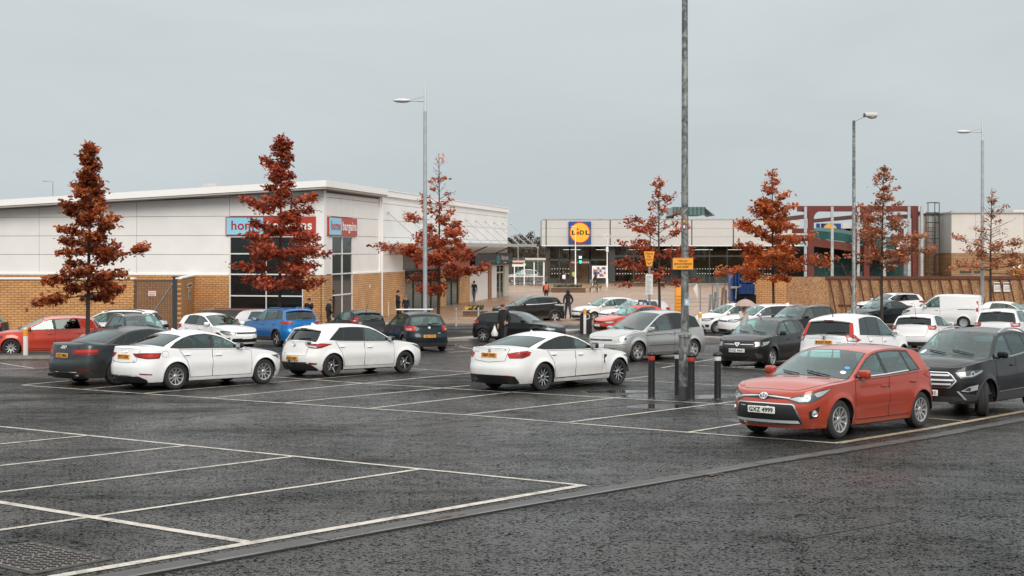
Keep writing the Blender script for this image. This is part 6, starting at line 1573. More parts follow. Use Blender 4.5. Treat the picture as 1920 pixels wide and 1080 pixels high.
def hoarding():
    Y = 89.0; OSB = mat('chipboard', (.33, .185, .09), .8)
    m = OSB; nt = m.node_tree; b = [n for n in nt.nodes if n.type == 'BSDF_PRINCIPLED'][0]; tcn = N(nt, 'ShaderNodeTexCoord')
    mp = N(nt, 'ShaderNodeMapping', ins={'Scale': (16, 16, 24)}); nt.links.new(tcn.outputs['Object'], mp.inputs[0]); vo = N(nt, 'ShaderNodeTexVoronoi', ins={'Scale': 1.0}); nt.links.new(mp.outputs[0], vo.inputs['Vector'])
    bw_ = N(nt, 'ShaderNodeRGBToBW'); nt.links.new(vo.outputs['Color'], bw_.inputs[0]); nz = noise(nt, tcn.outputs['Object'], .8, 5, .6)
    col = mixc(nt, rng(nt, bw_.outputs[0], .2, .8, 0, 1), (.21, .105, .048), (.46, .275, .14)); nt.links.new(mixc(nt, 1, col, rng(nt, nz, .3, .7, .75, 1.15), 'MULTIPLY'), b.inputs['Base Color'])
    BAT = mat('batten_brown', (.10, .035, .02), .75, var=.4, vscale=5)
    root = empty('hoarding', (0, Y, ZG)); tag(root, 'long chipboard hoarding with raking brown battens in front of the demolition site', 'hoarding')
    x = xat(1476, Y); x1 = xat(2050, Y); zt_ = zat(519, Y)-ZG; k = 0
    while x < x1:
        mb = MB(); w_ = 1.22*(1 if k else 2.1); mb.box(x+.006, x+w_-.006, 0, .03, 0, zt_-.02*(k % 3), OSB); mb.build('panel', root); x += w_; k += 1
    mb = MB(); mb.box(xat(1548, Y), x1, -.12, -.005, zt_-.16, zt_+.04, BAT); mb.box(xat(1572, Y), x1, -.08, -.005, .55, .66, BAT); mb.build('top_rail', root)
    px = 1556
    while px < 1990:
        xx = xat(px, Y); mb = MB(); mb.tube([(xx-.05, -.1, zt_-.1), (xx+.30, -.55, .02)], .055, BAT, 4); mb.build('batten', root); px += 17.2+(px % 3)
    mb = MB()
    for c in (1862, 1880): 
        xa = xat(c, Y); mb.box(xa-.0, xa+.53, -.14, -.125, zat(547, Y)-ZG, zat(529, Y)-ZG, mat('notice_pale', (.66, .65, .62), .5))
        mb.box(xa+.03, xa+.48, -.146, -.14, zat(533.5, Y)-ZG, zat(531, Y)-ZG, INK)
        for q in range(3): mb.box(xa+.06, xa+.44, -.146, -.14, zat(538+q*2.6, Y)-ZG, zat(537.2+q*2.6, Y)-ZG, MATS['joint_grey'])
    mb.build('notice', root)
    mb = MB(); xw0, xw1 = xat(1413, 87.5), xat(1475.5, 87.5); zt2 = zat(517, 87.5)-ZG; mb.box(xw0, xw1, 0, .3, 0, zt2, BRX); wo = mb.build('brick_wall', None, loc=(0, 87.5, ZG)); tag(wo, 'short orange brick wall joined to the chipboard hoarding behind the brightest tree', 'wall'); mb = MB(); mb.box(xw0-.02, xw1+.02, -.04, .34, zt2, zt2+.07, KERB); mb.build('coping', wo)
hoarding()
# ------------------------------------------------------------------ trees
def leafmat():
    m, nt, out = newmat('autumn_leaves'); L = nt.links.new
    at = N(nt, 'ShaderNodeAttribute', attribute_name='leafcol'); d = N(nt, 'ShaderNodeBsdfPrincipled', ins={'Roughness': .5, 'Specular IOR Level': .35}); t = N(nt, 'ShaderNodeBsdfTranslucent'); mx = N(nt, 'ShaderNodeMixShader', ins={0: .42})
    L(at.outputs['Color'], d.inputs['Base Color']); L(at.outputs['Color'], t.inputs[0]); L(d.outputs[0], mx.inputs[1]); L(t.outputs[0], mx.inputs[2]); L(mx.outputs[0], out.inputs[0]); return m
LEAF = leafmat()
BARK = mat('dark_bark', (.042, .030, .024), .85, var=.4, vscale=9)
def tree(name, label, x, y, H, Rr, cb, pal, seed, nleaf=15000, dens=lambda h: 1.0, bare=0.0, nbr=60, lsize=.085, lean=0, z0=None, group='autumn trees of the car park', trunk_r=.085):
    rg = np.random.default_rng(seed); root = empty(name, (x, y, G(y) if z0 is None else z0)); tag(root, label, 'tree', group)
    mb = MB(); tp = []
    for i in range(10):
        t = i/9; tp.append(Vector((lean*t+.05*math.sin(3*t+seed), .05*math.cos(4*t+seed), H*t)))
    mb.tube(tp, [trunk_r*(1-.93*i/9)+.006 for i in range(10)], BARK, 8); mb.build('trunk', root)
    at = lambda z: tp[min(8, int(z/H*9))].lerp(tp[min(8, int(z/H*9))+1], z/H*9-min(8, int(z/H*9)))
    mb = MB(); C = []; D = []; W = []
    az = rg.uniform(0, 6.28)
    for k in range(nbr):
        h = ((k+rg.uniform(-.4, .4))/nbr); h = min(max(h, 0), .985); h = h**1.05
        z = cb+(H*.985-cb)*h; az += 2.4+rg.uniform(-.3, .3)
        prof = min(1, .84+h*1.3)*(1-h)**1.0+.055
        Lb = Rr*prof*rg.uniform(.48, 1.2)
        if rg.random() < .2: Lb *= .55
        rise = .14+.62*h+rg.uniform(-.16, .22)
        d = Vector((math.cos(az), math.sin(az), rise)).normalized(); p = at(z); pts = [p]; side_ = Vector((-d.y, d.x, 0)).normalized()
        cv = rg.uniform(-.22, .22)
        for i in range(1, 7):
            t = i/6; q = p+d*Lb*t+side_*Lb*cv*t*t+Vector((0, 0, -.16*Lb*t*t*(1-h)+.05*Lb*math.sin(t*6+k)*.35)); pts.append(q)
        r0 = .010+.016*Lb/Rr
        mb.tube(pts, [r0*(1-.8*i/6)+.0025 for i in range(7)], BARK, 4, None, False)
        full = dens(h)*(0 if rg.random() < bare else 1)
        nsub = int(5+Lb*3.2)
        for j in range(nsub):
            t = rg.uniform(.22, 1.0) if j else 1.0; i = min(5, int(t*6)); o = pts[i].lerp(pts[i+1], t*6-i)
            sg = 1 if j % 2 else -1; ls = Lb*(.14+.26*(1-t)+.08)*rg.uniform(.6, 1.25)
            dd = (d*.75+side_*sg*rg.uniform(.4, 1.0)+Vector((0, 0, rg.uniform(-.22, .50)))).normalized()
            e = o+dd*ls; mb.tube([o, o+dd*ls*.5+Vector((0, 0, .03*ls)), e], [.006, .004, .002], BARK, 3, None, False)
            if rg.random() < full:
                for q in range(3): C.append(o.lerp(e, .3+.35*q)); D.append(dd); W.append((.55+.45*full)*(.5+ls))
    mb.build('limbs', root)
    W = np.array(W); n = int(nleaf); idx = rg.choice(len(C), n, p=W/W.sum())
    Ca = np.array([tuple(c) for c in C]); Da = np.array([tuple(c) for c in D])
    cen = Ca[idx]+rg.normal(0, 1, (n, 3))*np.array([.115, .115, .085])*(Rr/2.6)**.6
    # each leaf a lobed, slightly folded blade
    a = rg.uniform(0, 2*np.pi, n); tilt = rg.normal(0, .55, n); rl = rg.normal(0, .6, n)
    fx = np.stack([np.cos(a)*np.cos(tilt), np.sin(a)*np.cos(tilt), np.sin(tilt)], 1)
    sd = np.stack([-np.sin(a), np.cos(a), np.zeros(n)], 1); up = np.cross(fx, sd); sd = sd*np.cos(rl)[:, None]+up*np.sin(rl)[:, None]; up = np.cross(fx, sd)
    s = (lsize*rg.uniform(.6, 1.35, n))[:, None]
    P = [(-1, 0, 0), (-.25, .62, .12), (.15, .30, .05), (.45, .55, .10), (1.05, 0, -.12), (.45, -.55, .10), (.15, -.30, .05), (-.25, -.62, .12)]
    V = np.stack([cen+s*(fx*p[0]+sd*p[1]+up*p[2]) for p in P], 1).reshape(-1, 3)
    me = bpy.data.meshes.new('crown'); me.vertices.add(8*n); me.vertices.foreach_set('co', V.ravel()); me.loops.add(8*n); me.polygons.add(n)
    me.loops.foreach_set('vertex_index', np.arange(8*n)); me.polygons.foreach_set('loop_start', np.arange(n)*8); me.polygons.foreach_set('loop_total', np.full(n, 8)); me.update(calc_edges=True)
    pal = np.array(pal); k1 = rg.integers(0, len(pal), n); clump = np.sin(Ca[idx]@np.array([2.1, 1.7, 2.9])+seed)*.18+1
    col = pal[k1]*(clump*rg.uniform(.72, 1.3, n))[:, None]; col = np.concatenate([col, np.ones((n, 1))], 1)
    ca = me.color_attributes.new('leafcol', 'FLOAT_COLOR', 'POINT'); ca.data.foreach_set('color', np.repeat(col, 8, 0).ravel())
    me.materials.append(LEAF); o = bpy.data.objects.new('crown', me); link(o, root); return root
P1 = [(0.318, 0.0605, 0.023), (0.424, 0.0936, 0.0334), (0.2014, 0.0396, 0.0178), (0.3286, 0.1101, 0.0334), (0.4664, 0.1541, 0.047)]
P2 = [(0.3392, 0.0573, 0.0251), (0.4452, 0.0881, 0.0376), (0.2014, 0.0363, 0.0188), (0.477, 0.1266, 0.0522)]
P3 = [(0.3604, 0.0605, 0.023), (0.4664, 0.0936, 0.0334), (0.2332, 0.0374, 0.0178), (0.4876, 0.1321, 0.0439)]
P5 = [(.48, .13, .034), (.55, .18, .045), (.36, .075, .025), (.46, .11, .036)]
P6 = [(0.38, 0.128, 0.055), (0.46, 0.1792, 0.077), (0.28, 0.0832, 0.0418), (0.42, 0.192, 0.0935)]
tree('oak_tree', 'tall dark rust brown tree in full leaf in front of the yard wall', -14.75, 46.5, 7.6, 2.0, 2.05, P1, 17, 9000, nbr=46)
tree('oak_tree', 'dense red brown tree hiding half of the blue and red store sign', -10.75, 62.0, 9.6, 2.85, 2.3, P2, 23, 10000, nbr=48, lsize=.095)
tree('oak_tree', 'rust red tree with bare top behind the needle topped lamp post', xat(822, 71.5), 71.5, 9.5, 3.05, 2.2, P3, 31, 5600, dens=lambda h: .9 if h < .35 else max(.07, .9-(h-.35)*1.9), nbr=44, lsize=.10)
tree('oak_tree', 'thinning red tree half hidden by the tall steel pole', xat(1237, 76), 76, 8.45, 2.75, 2.3, P3, 47, 2900, dens=lambda h: .55 if h < .5 else .35, bare=.15, nbr=52, lsize=.10)
tree('oak_tree', 'bright orange tree in full leaf in front of the red steel frame', xat(1450, 80), 80, 9.1, 3.15, 2.4, P5, 53, 8000, dens=lambda h: 1 if h < .75 else .5, nbr=46, lsize=.105)
tree('oak_tree', 'sparse copper tree in front of the demolition site', xat(1655, 72), 72, 8.9, 2.5, 3.3, P6, 61, 4300, dens=lambda h: .75 if h < .45 else .5, nbr=60, lsize=.085)
tree('oak_tree', 'nearly bare tree in front of the cream industrial building', xat(1859, 80), 80, 8.05, 2.6, 2.9, P6, 73, 2300, dens=lambda h: .6 if h < .3 else .2, bare=.15, nbr=50, lsize=.085)
PB = [(.10, .075, .05), (.13, .095, .06), (.085, .06, .045)]
for k, (px, py, Yb, rr) in enumerate(((957, 446, 232, 5), (976, 440, 240, 5.5), (994, 436, 246, 5), (1012, 446, 236, 5), (940, 452, 240, 5))):
    h = zat(py, Yb)-G(Yb); tree('bare_tree', 'leafless brown tree in the distance between the two shops', xat(px, Yb), Yb, h, rr, 1.0, PB, 90+k, 2600, nbr=54, lsize=.16, z0=G(Yb), group='distant bare trees', trunk_r=.2)
mb = MB(); random.seed(9)
for k in range(60):
    px = random.uniform(925, 1030); Yb = random.uniform(215, 228); mb.ell((xat(px, Yb), Yb, G(Yb)+.5), (random.uniform(1.2, 2.4), 1.2, random.uniform(1.2, 2.6)), mat('far_hedge', (.045, .05, .032), .9, var=.5, vscale=.8), None, 8)
mb.build('distant_undergrowth')['kind'] = 'stuff'

# ------------------------------------------------------------------ poles, lamps, bollards, signs
def ground_empty(name, px, Y, dz=0):
    return empty(name, (xat(px, Y), Y, G(Y)+dz))
ORNG = mat('sign_orange', (.80, .33, .025), .42, var=.05); SGNK = mat('sign_brown_ink', (.12, .03, .01), .5)
def serrated(w_, h_, taper=0):
    n = 11; p = [(-w_/2+taper, 0), (w_/2-taper, 0), (w_/2, h_)]
    for k in range(n): a = w_/2-w_*k/n; p += [(a-w_/n*.15, h_+.03), (a-w_/n*.7, h_)]
    p.append((-w_/2, h_)); return p
def main_pole():
    Y = 29.3; r = ground_empty('lamp_post', 1284, Y); tag(r, 'tall galvanised lamp post standing between four bollards and carrying an orange ticket sign', 'lamp post', 'street lights')
    gz = G(Y); zj = zat(628, Y)-gz
    # streaked galvanised steel
    m, nt, out = newmat('streaked_zinc'); L = nt.links.new; b = N(nt, 'ShaderNodeBsdfPrincipled', ins={'Metallic': .45}); tcn = N(nt, 'ShaderNodeTexCoord'); v = tcn.outputs['Object']
    f = noise(nt, v, 5, 5, .7, 1.2, (1, 1, .8)); f2 = noise(nt, v, 1.2, 3, .6)
    L(mixc(nt, rng(nt, f, .42, .60, 0, 1), (.10, .108, .105), (.30, .31, .30)), b.inputs['Base Color']); L(rng(nt, f2, .3, .7, .35, .6), b.inputs['Roughness']); L(b.outputs[0], out.inputs[0])
    mb = MB(); mb.tube([(0, 0, zj-.02), (0, 0, 5), (0, 0, 10.0)], [.088, .074, .062], m, 18); mb.build('shaft', r)
    mb = MB(); mb.tube([(0, 0, .02), (0, 0, zj-.05), (0, 0, zj-.045), (0, 0, zj+.02), (0, 0, zj+.05)], [.132, .132, .148, .145, .09], m, 18); mb.build('base', r)
    mb = MB(); mb.tube([(0, 0, 0), (0, 0, .30)], .137, mat('pole_foot', (.05, .053, .053), .6), 18); mb.build('foot', r)
    mb = MB(); mb.rbox(-.05, .05, -.142, -.12, .5, 1.0, m, .008); mb.build('access_door', r)
    mb = MB(); mb.tube([(0, 0, 9.9), (.4, -.3, 10.2), (.9, -.6, 10.25)], .04, m, 8); mb.rbox(.8, 1.35, -.95, -.55, 10.16, 10.34, STEEL, .06); mb.build('lantern', r)
    mb = MB(); M = facing((.03, -.10, zat(566, Y)-gz), .3, -1); mb.rbox(-.055, .055, -.075, .075, 0, .004, mat('sticker_blue_white', (.35, .5, .58), .5), .01, M, 1); mb.box(-.02, .01, -.03, .03, .004, .006, CLADS, M); mb.build('sticker', r)
    mb = MB(); M = facing((-.02, -.085, zat(420, Y)-gz), -.2, -1); mb.box(-.03, .03, -.13, .12, 0, .004, mat('sticker_brown', (.25, .06, .02), .5), M); mb.box(-.02, .02, .03, .09, .004, .006, ORNG, M); mb.box(-.02, .015, -.09, -.03, .004, .006, CLADS, M); mb.build('sticker', r)
    w_, h_ = 38/FPX*Y, .265; z = zat(505, Y)-gz
    sg = empty('ticket_sign', (xat(1279, Y), Y-.14, zat(505, Y))); tag(sg, 'orange serrated sign asking Have you paid and displayed your ticket, clamped to the galvanised post', 'sign')
    mb = MB(); mb.prism(serrated(w_, h_-.03), -.012, .004, ORNG, facing((0, 0, 0), 0, -1)); mb.build('panel', sg)
    for k, t in enumerate(('Have you', 'paid and displayed', 'your ticket?')): text('lettering', t, .062, SGNK, sg, facing((0, -.008, .19-.064*k), 0, -1), w_*(.42, .86, .56)[k])
    mb = MB(); mb.tube([(-.1, .05, .16), (.18, .05, .16)], .014, GALV, 6); mb.build('clamp', sg)
    for k, sx in enumerate((-1, 1)):
        o = empty('sign_back', (xat(1285, Y)+sx*.17, Y+.12, zat(521, Y))); tag(o, ('dark back of a sign plate left of', 'dark back of a sign plate right of')[k]+' the galvanised post under the orange sign', 'sign')
        mb = MB(); mb.rbox(-.105, .105, 0, .012, 0, .2, DFR, .01, None, 1); mb.build('panel', o); mb = MB(); mb.box(-.1-.0, .1, .014, .03, .09, .12, GALV); mb.build('clamp', o)
main_pole()
RBND = mat('band_red', (.40, .03, .018), .4); WBND = mat('band_white', (.62, .61, .58), .4); BPL = mat('bollard_black', (.010, .010, .011), .42, var=.3, vscale=8)
BOL = 'bollards round the tall lamp post'
def bollard(px, py, band, lab, h=1.06):
    p = gp(px, py); r = empty('bollard', p); tag(r, lab, 'bollard', BOL)
    mb = MB(); mb.lathe([(.095, .0), (.082, .02), (.076, .05), (.073, .84), (.074, .86)], BPL, 20); mb.build('post', r)
    mb = MB(); mb.lathe([(.074, .955), (.098, .965), (.108, .985), (.105, 1.0), (.085, 1.03), (.05, 1.055), (.0, 1.062)], BPL, 20); mb.build('cap', r)
    mb = MB(); mb.lathe([(.076, .86), (.0775, .865), (.0775, .945), (.074, .955)], band, 20); mb.build('reflective_band', r)
bollard(1221.5, 748, RBND, 'black bollard with red band farthest left round the steel post')
bollard(1271, 743.5, WBND, 'black bollard with white band half hidden behind the steel post')
bollard(1296, 752, RBND, 'black bollard with red band just right of the steel post')
bollard(1345.5, 749.5, WBND, 'black bollard with white band next to the coral red hatchback')
def needle_lamp(px, Y, ytop, yarm, yb, lab, arm=1.35):
    r = ground_empty('lamp_post', px, Y); tag(r, lab, 'lamp post', 'street lights'); gz = G(Y); zt_, za = zat(ytop, Y)-gz, zat(yarm, Y)-gz
    mb = MB(); mb.tube([(0, 0, 0), (0, 0, za*.6), (0, 0, za-.5)], [.115, .10, .085], STEEL, 14); mb.build('shaft', r)
    mb = MB(); mb.tube([(0, 0, za-.5), (.0, 0, za+.3), (.0, 0, zt_)], [.075, .065, .005], mat('spire_steel', (.6, .61, .62), .4, .4), 10); mb.build('spire', r)
    mb = MB(); mb.tube([(0, 0, za), (-arm*.5, 0, za+.02), (-arm*.62, 0, za)], .03, STEEL, 6); mb.tube([(0, 0, za+.25), (-arm*.6, 0, za+.05)], .018, STEEL, 5); mb.build('arm', r)
    mb = MB(); mb.ell((-arm*.85, 0, za+.04), (arm*.34, .17, .10), mat('lantern_shell', (.55, .57, .58), .35, .2), None, 16); mb.ell((-arm*.85, 0, za-.01), (arm*.28, .14, .07), LAMPCLEAR, None, 14); mb.build('lantern', r)
needle_lamp(797, 66.5, 133, 190, 0, 'tall grey needle topped lamp post rising in front of the store corner')
needle_lamp(1842, 82, 206, 248, 0, 'grey needle topped lamp post in front of the cream industrial building')
def cobra(px, Y, ytop):
    r = ground_empty('lamp_post', px, Y); tag(r, 'mottled steel lamp post with a boxy lantern on a short arm', 'lamp post', 'street lights'); zt_ = zat(ytop, Y)-G(Y)
    mm = [m_ for m_ in bpy.data.materials if m_.name == 'streaked_zinc'][0]
    mb = MB(); mb.tube([(0, 0, 0), (0, 0, 1.6), (0, 0, 1.65), (0, 0, zt_)], [.13, .13, .1, .075], mm, 14); mb.build('shaft', r)
    mb = MB(); mb.tube([(0, 0, zt_-.05), (.35, -.1, zt_+.12), (.6, -.15, zt_+.22)], .03, STEEL, 7); mb.build('arm', r)
    mb = MB(); mb.rbox(.5, 1.15, -.33, -.0, zt_+.16, zt_+.38, mat('lantern_box', (.55, .52, .47), .5), .07, None, 3); mb.rbox(.44, .6, -.3, -.03, zt_+.18, zt_+.37, LAMPDARK, .03); mb.ell((.88, -.16, zt_+.16), (.24, .14, .09), LAMPCLEAR, None, 14); mb.build('lantern', r)
cobra(1601, 68, 226)
def small_lamp(px, Y, ytop, ybase, lab, side=1, z0=None):
    r = empty('street_lamp', (xat(px, Y), Y, z0 if z0 is not None else G(Y))); tag(r, lab, 'lamp post', 'street lights'); h = zat(ytop, Y)-r.location.z
    mb = MB(); mb.tube([(0, 0, 0), (0, 0, h)], [.09, .06], STEEL, 8); mb.build('shaft', r); mb = MB(); mb.tube([(0, 0, h-.03), (side*.5, 0, h+.03)], .03, STEEL, 6); mb.rbox(min(side*.4, side*1.1), max(side*.4, side*1.1), -.12, .12, h, h+.12, STEEL, .04); mb.build('lantern', r)
small_lamp(971.5, 172, 463, 540, 'thin pale lamp post just right of the navy shop sign', -1)
small_lamp(1008.5, 190, 463, 540, 'thin pale lamp post in front of the bare trees left of the supermarket', -1)
small_lamp(1002, 250, 432, 450, 'distant lamp post rising above the bare trees', -1)
small_lamp(99, 150, 340, 365, 'distant lamp post showing above the store roof at the left', -1)
def white_post(px, py, lab, h=1.12, d=.085, kind='marker post', col=WBND, grp='white marker posts with orange band'):
    p = gp(px, py); r = empty('marker_post', p); tag(r, lab, kind, grp)
    mb = MB(); mb.lathe([(d, 0), (d*.98, h-.03), (d*.8, h), (0, h+.01)], col, 14); mb.build('post', r)
    mb = MB(); mb.lathe([(d*1.06, h*.74), (d*1.08, h*.76), (d*1.08, h*.93), (d*1.06, h*.95)], ORNG, 14); mb.build('orange_band', r)
white_post(48, 672.5, 'white post with orange band in front of the bright red hatchback', 1.08)
white_post(1096.5, 626, 'white post with orange band beside the black ticket bin', 1.35, .075)
white_post(1312.5, 626, 'orange topped white post in front of the white city car', 1.12, .09)
for k, (px, py, lb) in enumerate(((855, 612, 'pale bollard post standing on the plaza kerb, left of the man in the cap'), (897, 611, 'pale bollard post standing by the tail of the black hatchback'), (728, 596, 'short white post against the brick wall of the store'))):
    p = gp(px, py); r = empty('marker_post', p); tag(r, lb, 'post'); mb = MB(); mb.tube([(0, 0, 0), (0, 0, 1.0)], .05, CREAM, 10); mb.ell((0, 0, 1.0), (.06, .06, .03), CREAM, None, 10); mb.build('post', r); mb = MB(); mb.tube([(0, 0, .8), (0, 0, .88)], .053, STEEL, 10); mb.build('band', r)
def litter_bin():
    p = gp(1099, 625.5); p.y += .35; p.z = G(p.y); r = empty('litter_bin', p); tag(r, 'black round topped bin with a pale ring behind the banded post', 'bin')
    w_, h = .30, 1.16; pl = [(-w_, 0), (w_, 0)]+[(w_*math.cos(R(a)), h-w_+w_*math.sin(R(a))) for a in range(0, 181, 15)]
    mb = MB(); mb.prism(pl, -.22, .22, BPL, facing((0, 0, 0), 0, -1)); mb.build('body', r); mb = MB(); mb.tube([(.06+.13*math.cos(R(a)), -.235, .87+.13*math.sin(R(a))) for a in range(-170, 91, 20)], .02, WBND, 6); mb.build('ring', r)
litter_bin()
def pay_sign():
    Y = 73.5; r = ground_empty('pay_sign', 1217, Y, 0); tag(r, 'orange tapered sign reading Please Pay Here above a white tariff board on a thin post', 'sign'); gz = G(Y)
    mb = MB(); mb.tube([(.02, 0, 0), (.02, 0, zat(486, Y)-gz)], .06, GALV, 8); mb.build('post', r)
    z0, z1 = zat(499, Y)-gz, zat(471, Y)-gz; w_ = 20/FPX*Y; mb = MB(); M = facing((.0, -.08, z0), 0, -1); mb.prism(serrated(w_, z1-z0-.03, .15), -.01, .02, ORNG, M); mb.build('panel', r)
    for k, t in enumerate(('Please', 'Pay', 'Here')): text('lettering', t, .17, SGNK, r, facing((0, -.11, z0+.69-.16*k), 0, -1), (.40, .22, .32)[k])
    mb = MB(); mb.tube([(-.10, -.11, z0+.22), (0, -.11, z0+.10), (.10, -.11, z0+.22)], .022, SGNK, 5); mb.build('arrow', r)
    mb = MB(); mb.box(-.20, .20, -.09, -.06, zat(552, Y)-gz, zat(514, Y)-gz, WBND); mb.build('tariff_board', r); mb = MB(); random.seed(2)
    for k in range(14): z = zat(518+k*2.35, Y)-gz; mb.box(-.15, -.15+random.uniform(.15, .3), -.095, -.09, z-.012, z+.012, mat('print_grey', (.25, .25, .26), .6))
    mb.build('print', r)
    m_ = empty('ticket_machine', (xat(1205, 72.6), 72.6, G(Y))); tag(m_, 'black ticket machine with blue P panel beside the tapered orange sign', 'ticket machine')
    mb = MB(); mb.rbox(-.24, .24, -.18, .18, 0, zat(562, 72.6)-gz, BPL, .05); mb.build('housing', m_); mb = MB(); mb.rbox(.0, .22, -.2, -.17, zat(579, 72.6)-gz, zat(567, 72.6)-gz, mat('panel_blue', (.02, .15, .40), .4), .01); pb = mb.build('panel', m_)
    text('lettering', 'P', .3, CLADS, pb, facing((.11, -.205, zat(573, 72.6)-gz), 0, -1)); mb = MB(); mb.rbox(-.2, -.02, -.2, -.17, zat(572, 72.6)-gz, zat(566, 72.6)-gz, WBND, .01); mb.build('screen', m_)
pay_sign()
def plaza_pole(px, Y, ytop, lab, cctv):
    r = empty('thin_pole', (xat(px, Y), Y, ZP)); tag(r, lab, 'pole'); h = zat(ytop, Y)-ZP
    mb = MB(); mb.tube([(0, 0, 0), (0, 0, h*.2), (0, 0, h*.21), (0, 0, h)], [.1, .1, .065, .055], CLADS, 10); mb.build('shaft', r); mb = MB()
    if cctv:
        mb.ell((0, 0, h-.45), (.16, .16, .2), CLADS, None, 10); mb.lathe([(.17, h-.2), (.1, h), (.0, h+.02)], CLADS, 10); mb.tube([(.02, 0, h), (.02, 0, h+1.0)], .02, CLADS, 5); oval(mb, Matrix.Translation((0, 0, h+1.2)) @ Matrix.Rotation(R(90), 4, 'X'), .36, .22, .02, CLADS); mb.build('camera_head', r)
    else:
        mb.tube([(0, 0, h-.02), (-.05, 0, h+1.3), (-.5, 0, h+1.35), (-.5, 0, h+1.6), (.1, 0, h+1.6)], .03, CLADS, 5); mb.build('bracket', r)
plaza_pole(1079, 146, 452, 'thin white pole rising in front of the round logo sign', False)
plaza_pole(1138.5, 150, 463, 'thin white pole with a camera beside the poster frame', True)
GRNL = mat('signal_green', (.02, .85, .42), .4, emit=1.4); WHL = mat('lit_white', (.8, .85, .85), .4, emit=.5)
def signal(px, py, Y, lab, dx, white=True):
    r = empty('signal_light', (xat(px, Y), Y, zat(py, Y))); tag(r, lab, 'signal light'); k = Y/FPX
    mb = MB(); mb.rbox(-4.2*k, 4.2*k, -.1, .1, -5*k, 13*k if white else 5*k, BPL, .03); mb.build('housing', r); mb = MB(); mb.lathe([(2.9*k, 0), (2.9*k, .04), (0, .07)], GRNL, 18, facing((0.8*k, -.1, 0), 0, -1)); mb.build('lamp', r)
    if white: mb = MB(); mb.rbox(-2.2*k, 3*k, -.13, -.1, 6.2*k, 10.5*k, WHL, .02); mb.build('panel', r)
    mb = MB(); mb.box(min(0, dx*k), max(0, dx*k), .1, .16, -.05, .05, DFR); mb.build('bracket', r)
signal(1087.5, 491, 146, 'green lit signal under a white panel on the thin pole by the entrance', -8)
signal(982, 496, 158.5, 'green lit signal beside the trolley shelter', 4, False)
# poster frame
r = empty('poster_frame', (xat(1124, 160), 160, ZP)); tag(r, 'white framed poster board on legs beside the supermarket door', 'poster board'); Yq = 160
x0, x1, za, zb2 = -14*Yq/FPX, 14*Yq/FPX, zat(521, Yq)-ZP, zat(498.5, Yq)-ZP
mb = MB(); mb.box(x0, x1, -.06, .06, za, zb2, CLADS); mb.build('frame', r); mb = MB(); mb.box(x0+.02, x0+.12, -.05, .05, 0, za, CLADS); mb.box(x1-.12, x1-.02, -.05, .05, 0, za, CLADS); mb.build('leg', r)
mb = MB(); random.seed(12)
for i in range(6):
    for j in range(4):
        c = random.choice([(.6, .6, .62), (.5, .1, .1), (.08, .1, .25), (.65, .5, .45), (.7, .7, .7), (.12, .14, .2)]); a = x0+.14+i*(x1-x0-.28)/6; z = za+.14+j*(zb2-za-.28)/4; mb.box(a, a+(x1-x0-.28)/6, -.075, -.06, z, z+(zb2-za-.28)/4, mat('poster_%d_%d' % (int(c[0]*100), int(c[2]*100)), c, .6, var=.7, vscale=6))
mb.build('poster', r)
# benches, planters
TIMB = mat('bench_timber', (.22, .13, .075), .6, var=.3, vscale=5); HEDGE = mat('planting', (.05, .06, .025), .85, var=.6, vscale=4)
for k, (px, Yb, a, lb) in enumerate(((1108, 132, 20, 'timber bench with pale legs nearest the planter'), (1119, 137, 55, 'timber bench behind and right of the first bench'))):
    r = empty('bench', (xat(px, Yb), Yb, ZP), R(a)); tag(r, lb, 'bench', 'plaza benches'); mb = MB()
    for q in range(4): mb.box(-.95, .95, -.25+q*.13, -.14+q*.13, .42, .47, TIMB)
    mb.build('seat', r)
    for sx in (-.75, .0, .75): mb = MB(); mb.box(sx-.06, sx+.06, -.22, .22, 0, .42, CREAM); mb.build('leg', r)
def planter(px0, px1, Y, dy, h, lab, n):
    x0, x1 = xat(px0, Y), xat(px1, Y); r = empty('planter', ((x0+x1)/2, Y, ZP)); tag(r, lab, 'planter', 'low brick planters'); w_ = (x1-x0)/2
    mb = MB(); mb.box(-w_, w_, 0, .3, 0, h, brick('planter_brick', 1, 0, (.20, .11, .06), (.14, .08, .045), (.08, .05, .035))); mb.box(-w_, w_, dy, dy+.3, 0, h, TIMB); mb.box(-w_, -w_+.3, .3, dy, 0, h, TIMB); mb.box(w_-.3, w_, .3, dy, 0, h, TIMB); mb.box(-w_-.05, w_+.05, -.06, .35, h, h+.07, KERB); mb.build('wall', r)
    rg = np.random.default_rng(n); mb = MB(); mb.box(-w_+.3, w_-.3, .3, dy, .1, h-.04, EARTH)
    for k in range(n*30):
        x, y = rg.uniform(-w_+.3, w_-.3), rg.uniform(.3, dy); z = h+rg.uniform(0, .30); s = .12; d = rg.normal(0, 1, (2, 3)); d /= np.linalg.norm(d, axis=1)[:, None]
        c = np.array([x, y, z]); mb.add([c+d[0]*s, c+d[1]*s*.5, c-d[0]*s, c-d[1]*s*.5], [(0, 1, 2, 3)], HEDGE)
    mb.build('planting', r)
planter(1034, 1098, 131, 3.5, .42, 'low planter with clipped green planting in front of the thin pole', 12)
planter(1182, 1246, 152, 3, .45, 'low planter with green planting right of the supermarket door', 12)
planter(868, 914, 84, 1.6, .32, 'low brick planter beside the store pavement, left of the black crossover', 6)
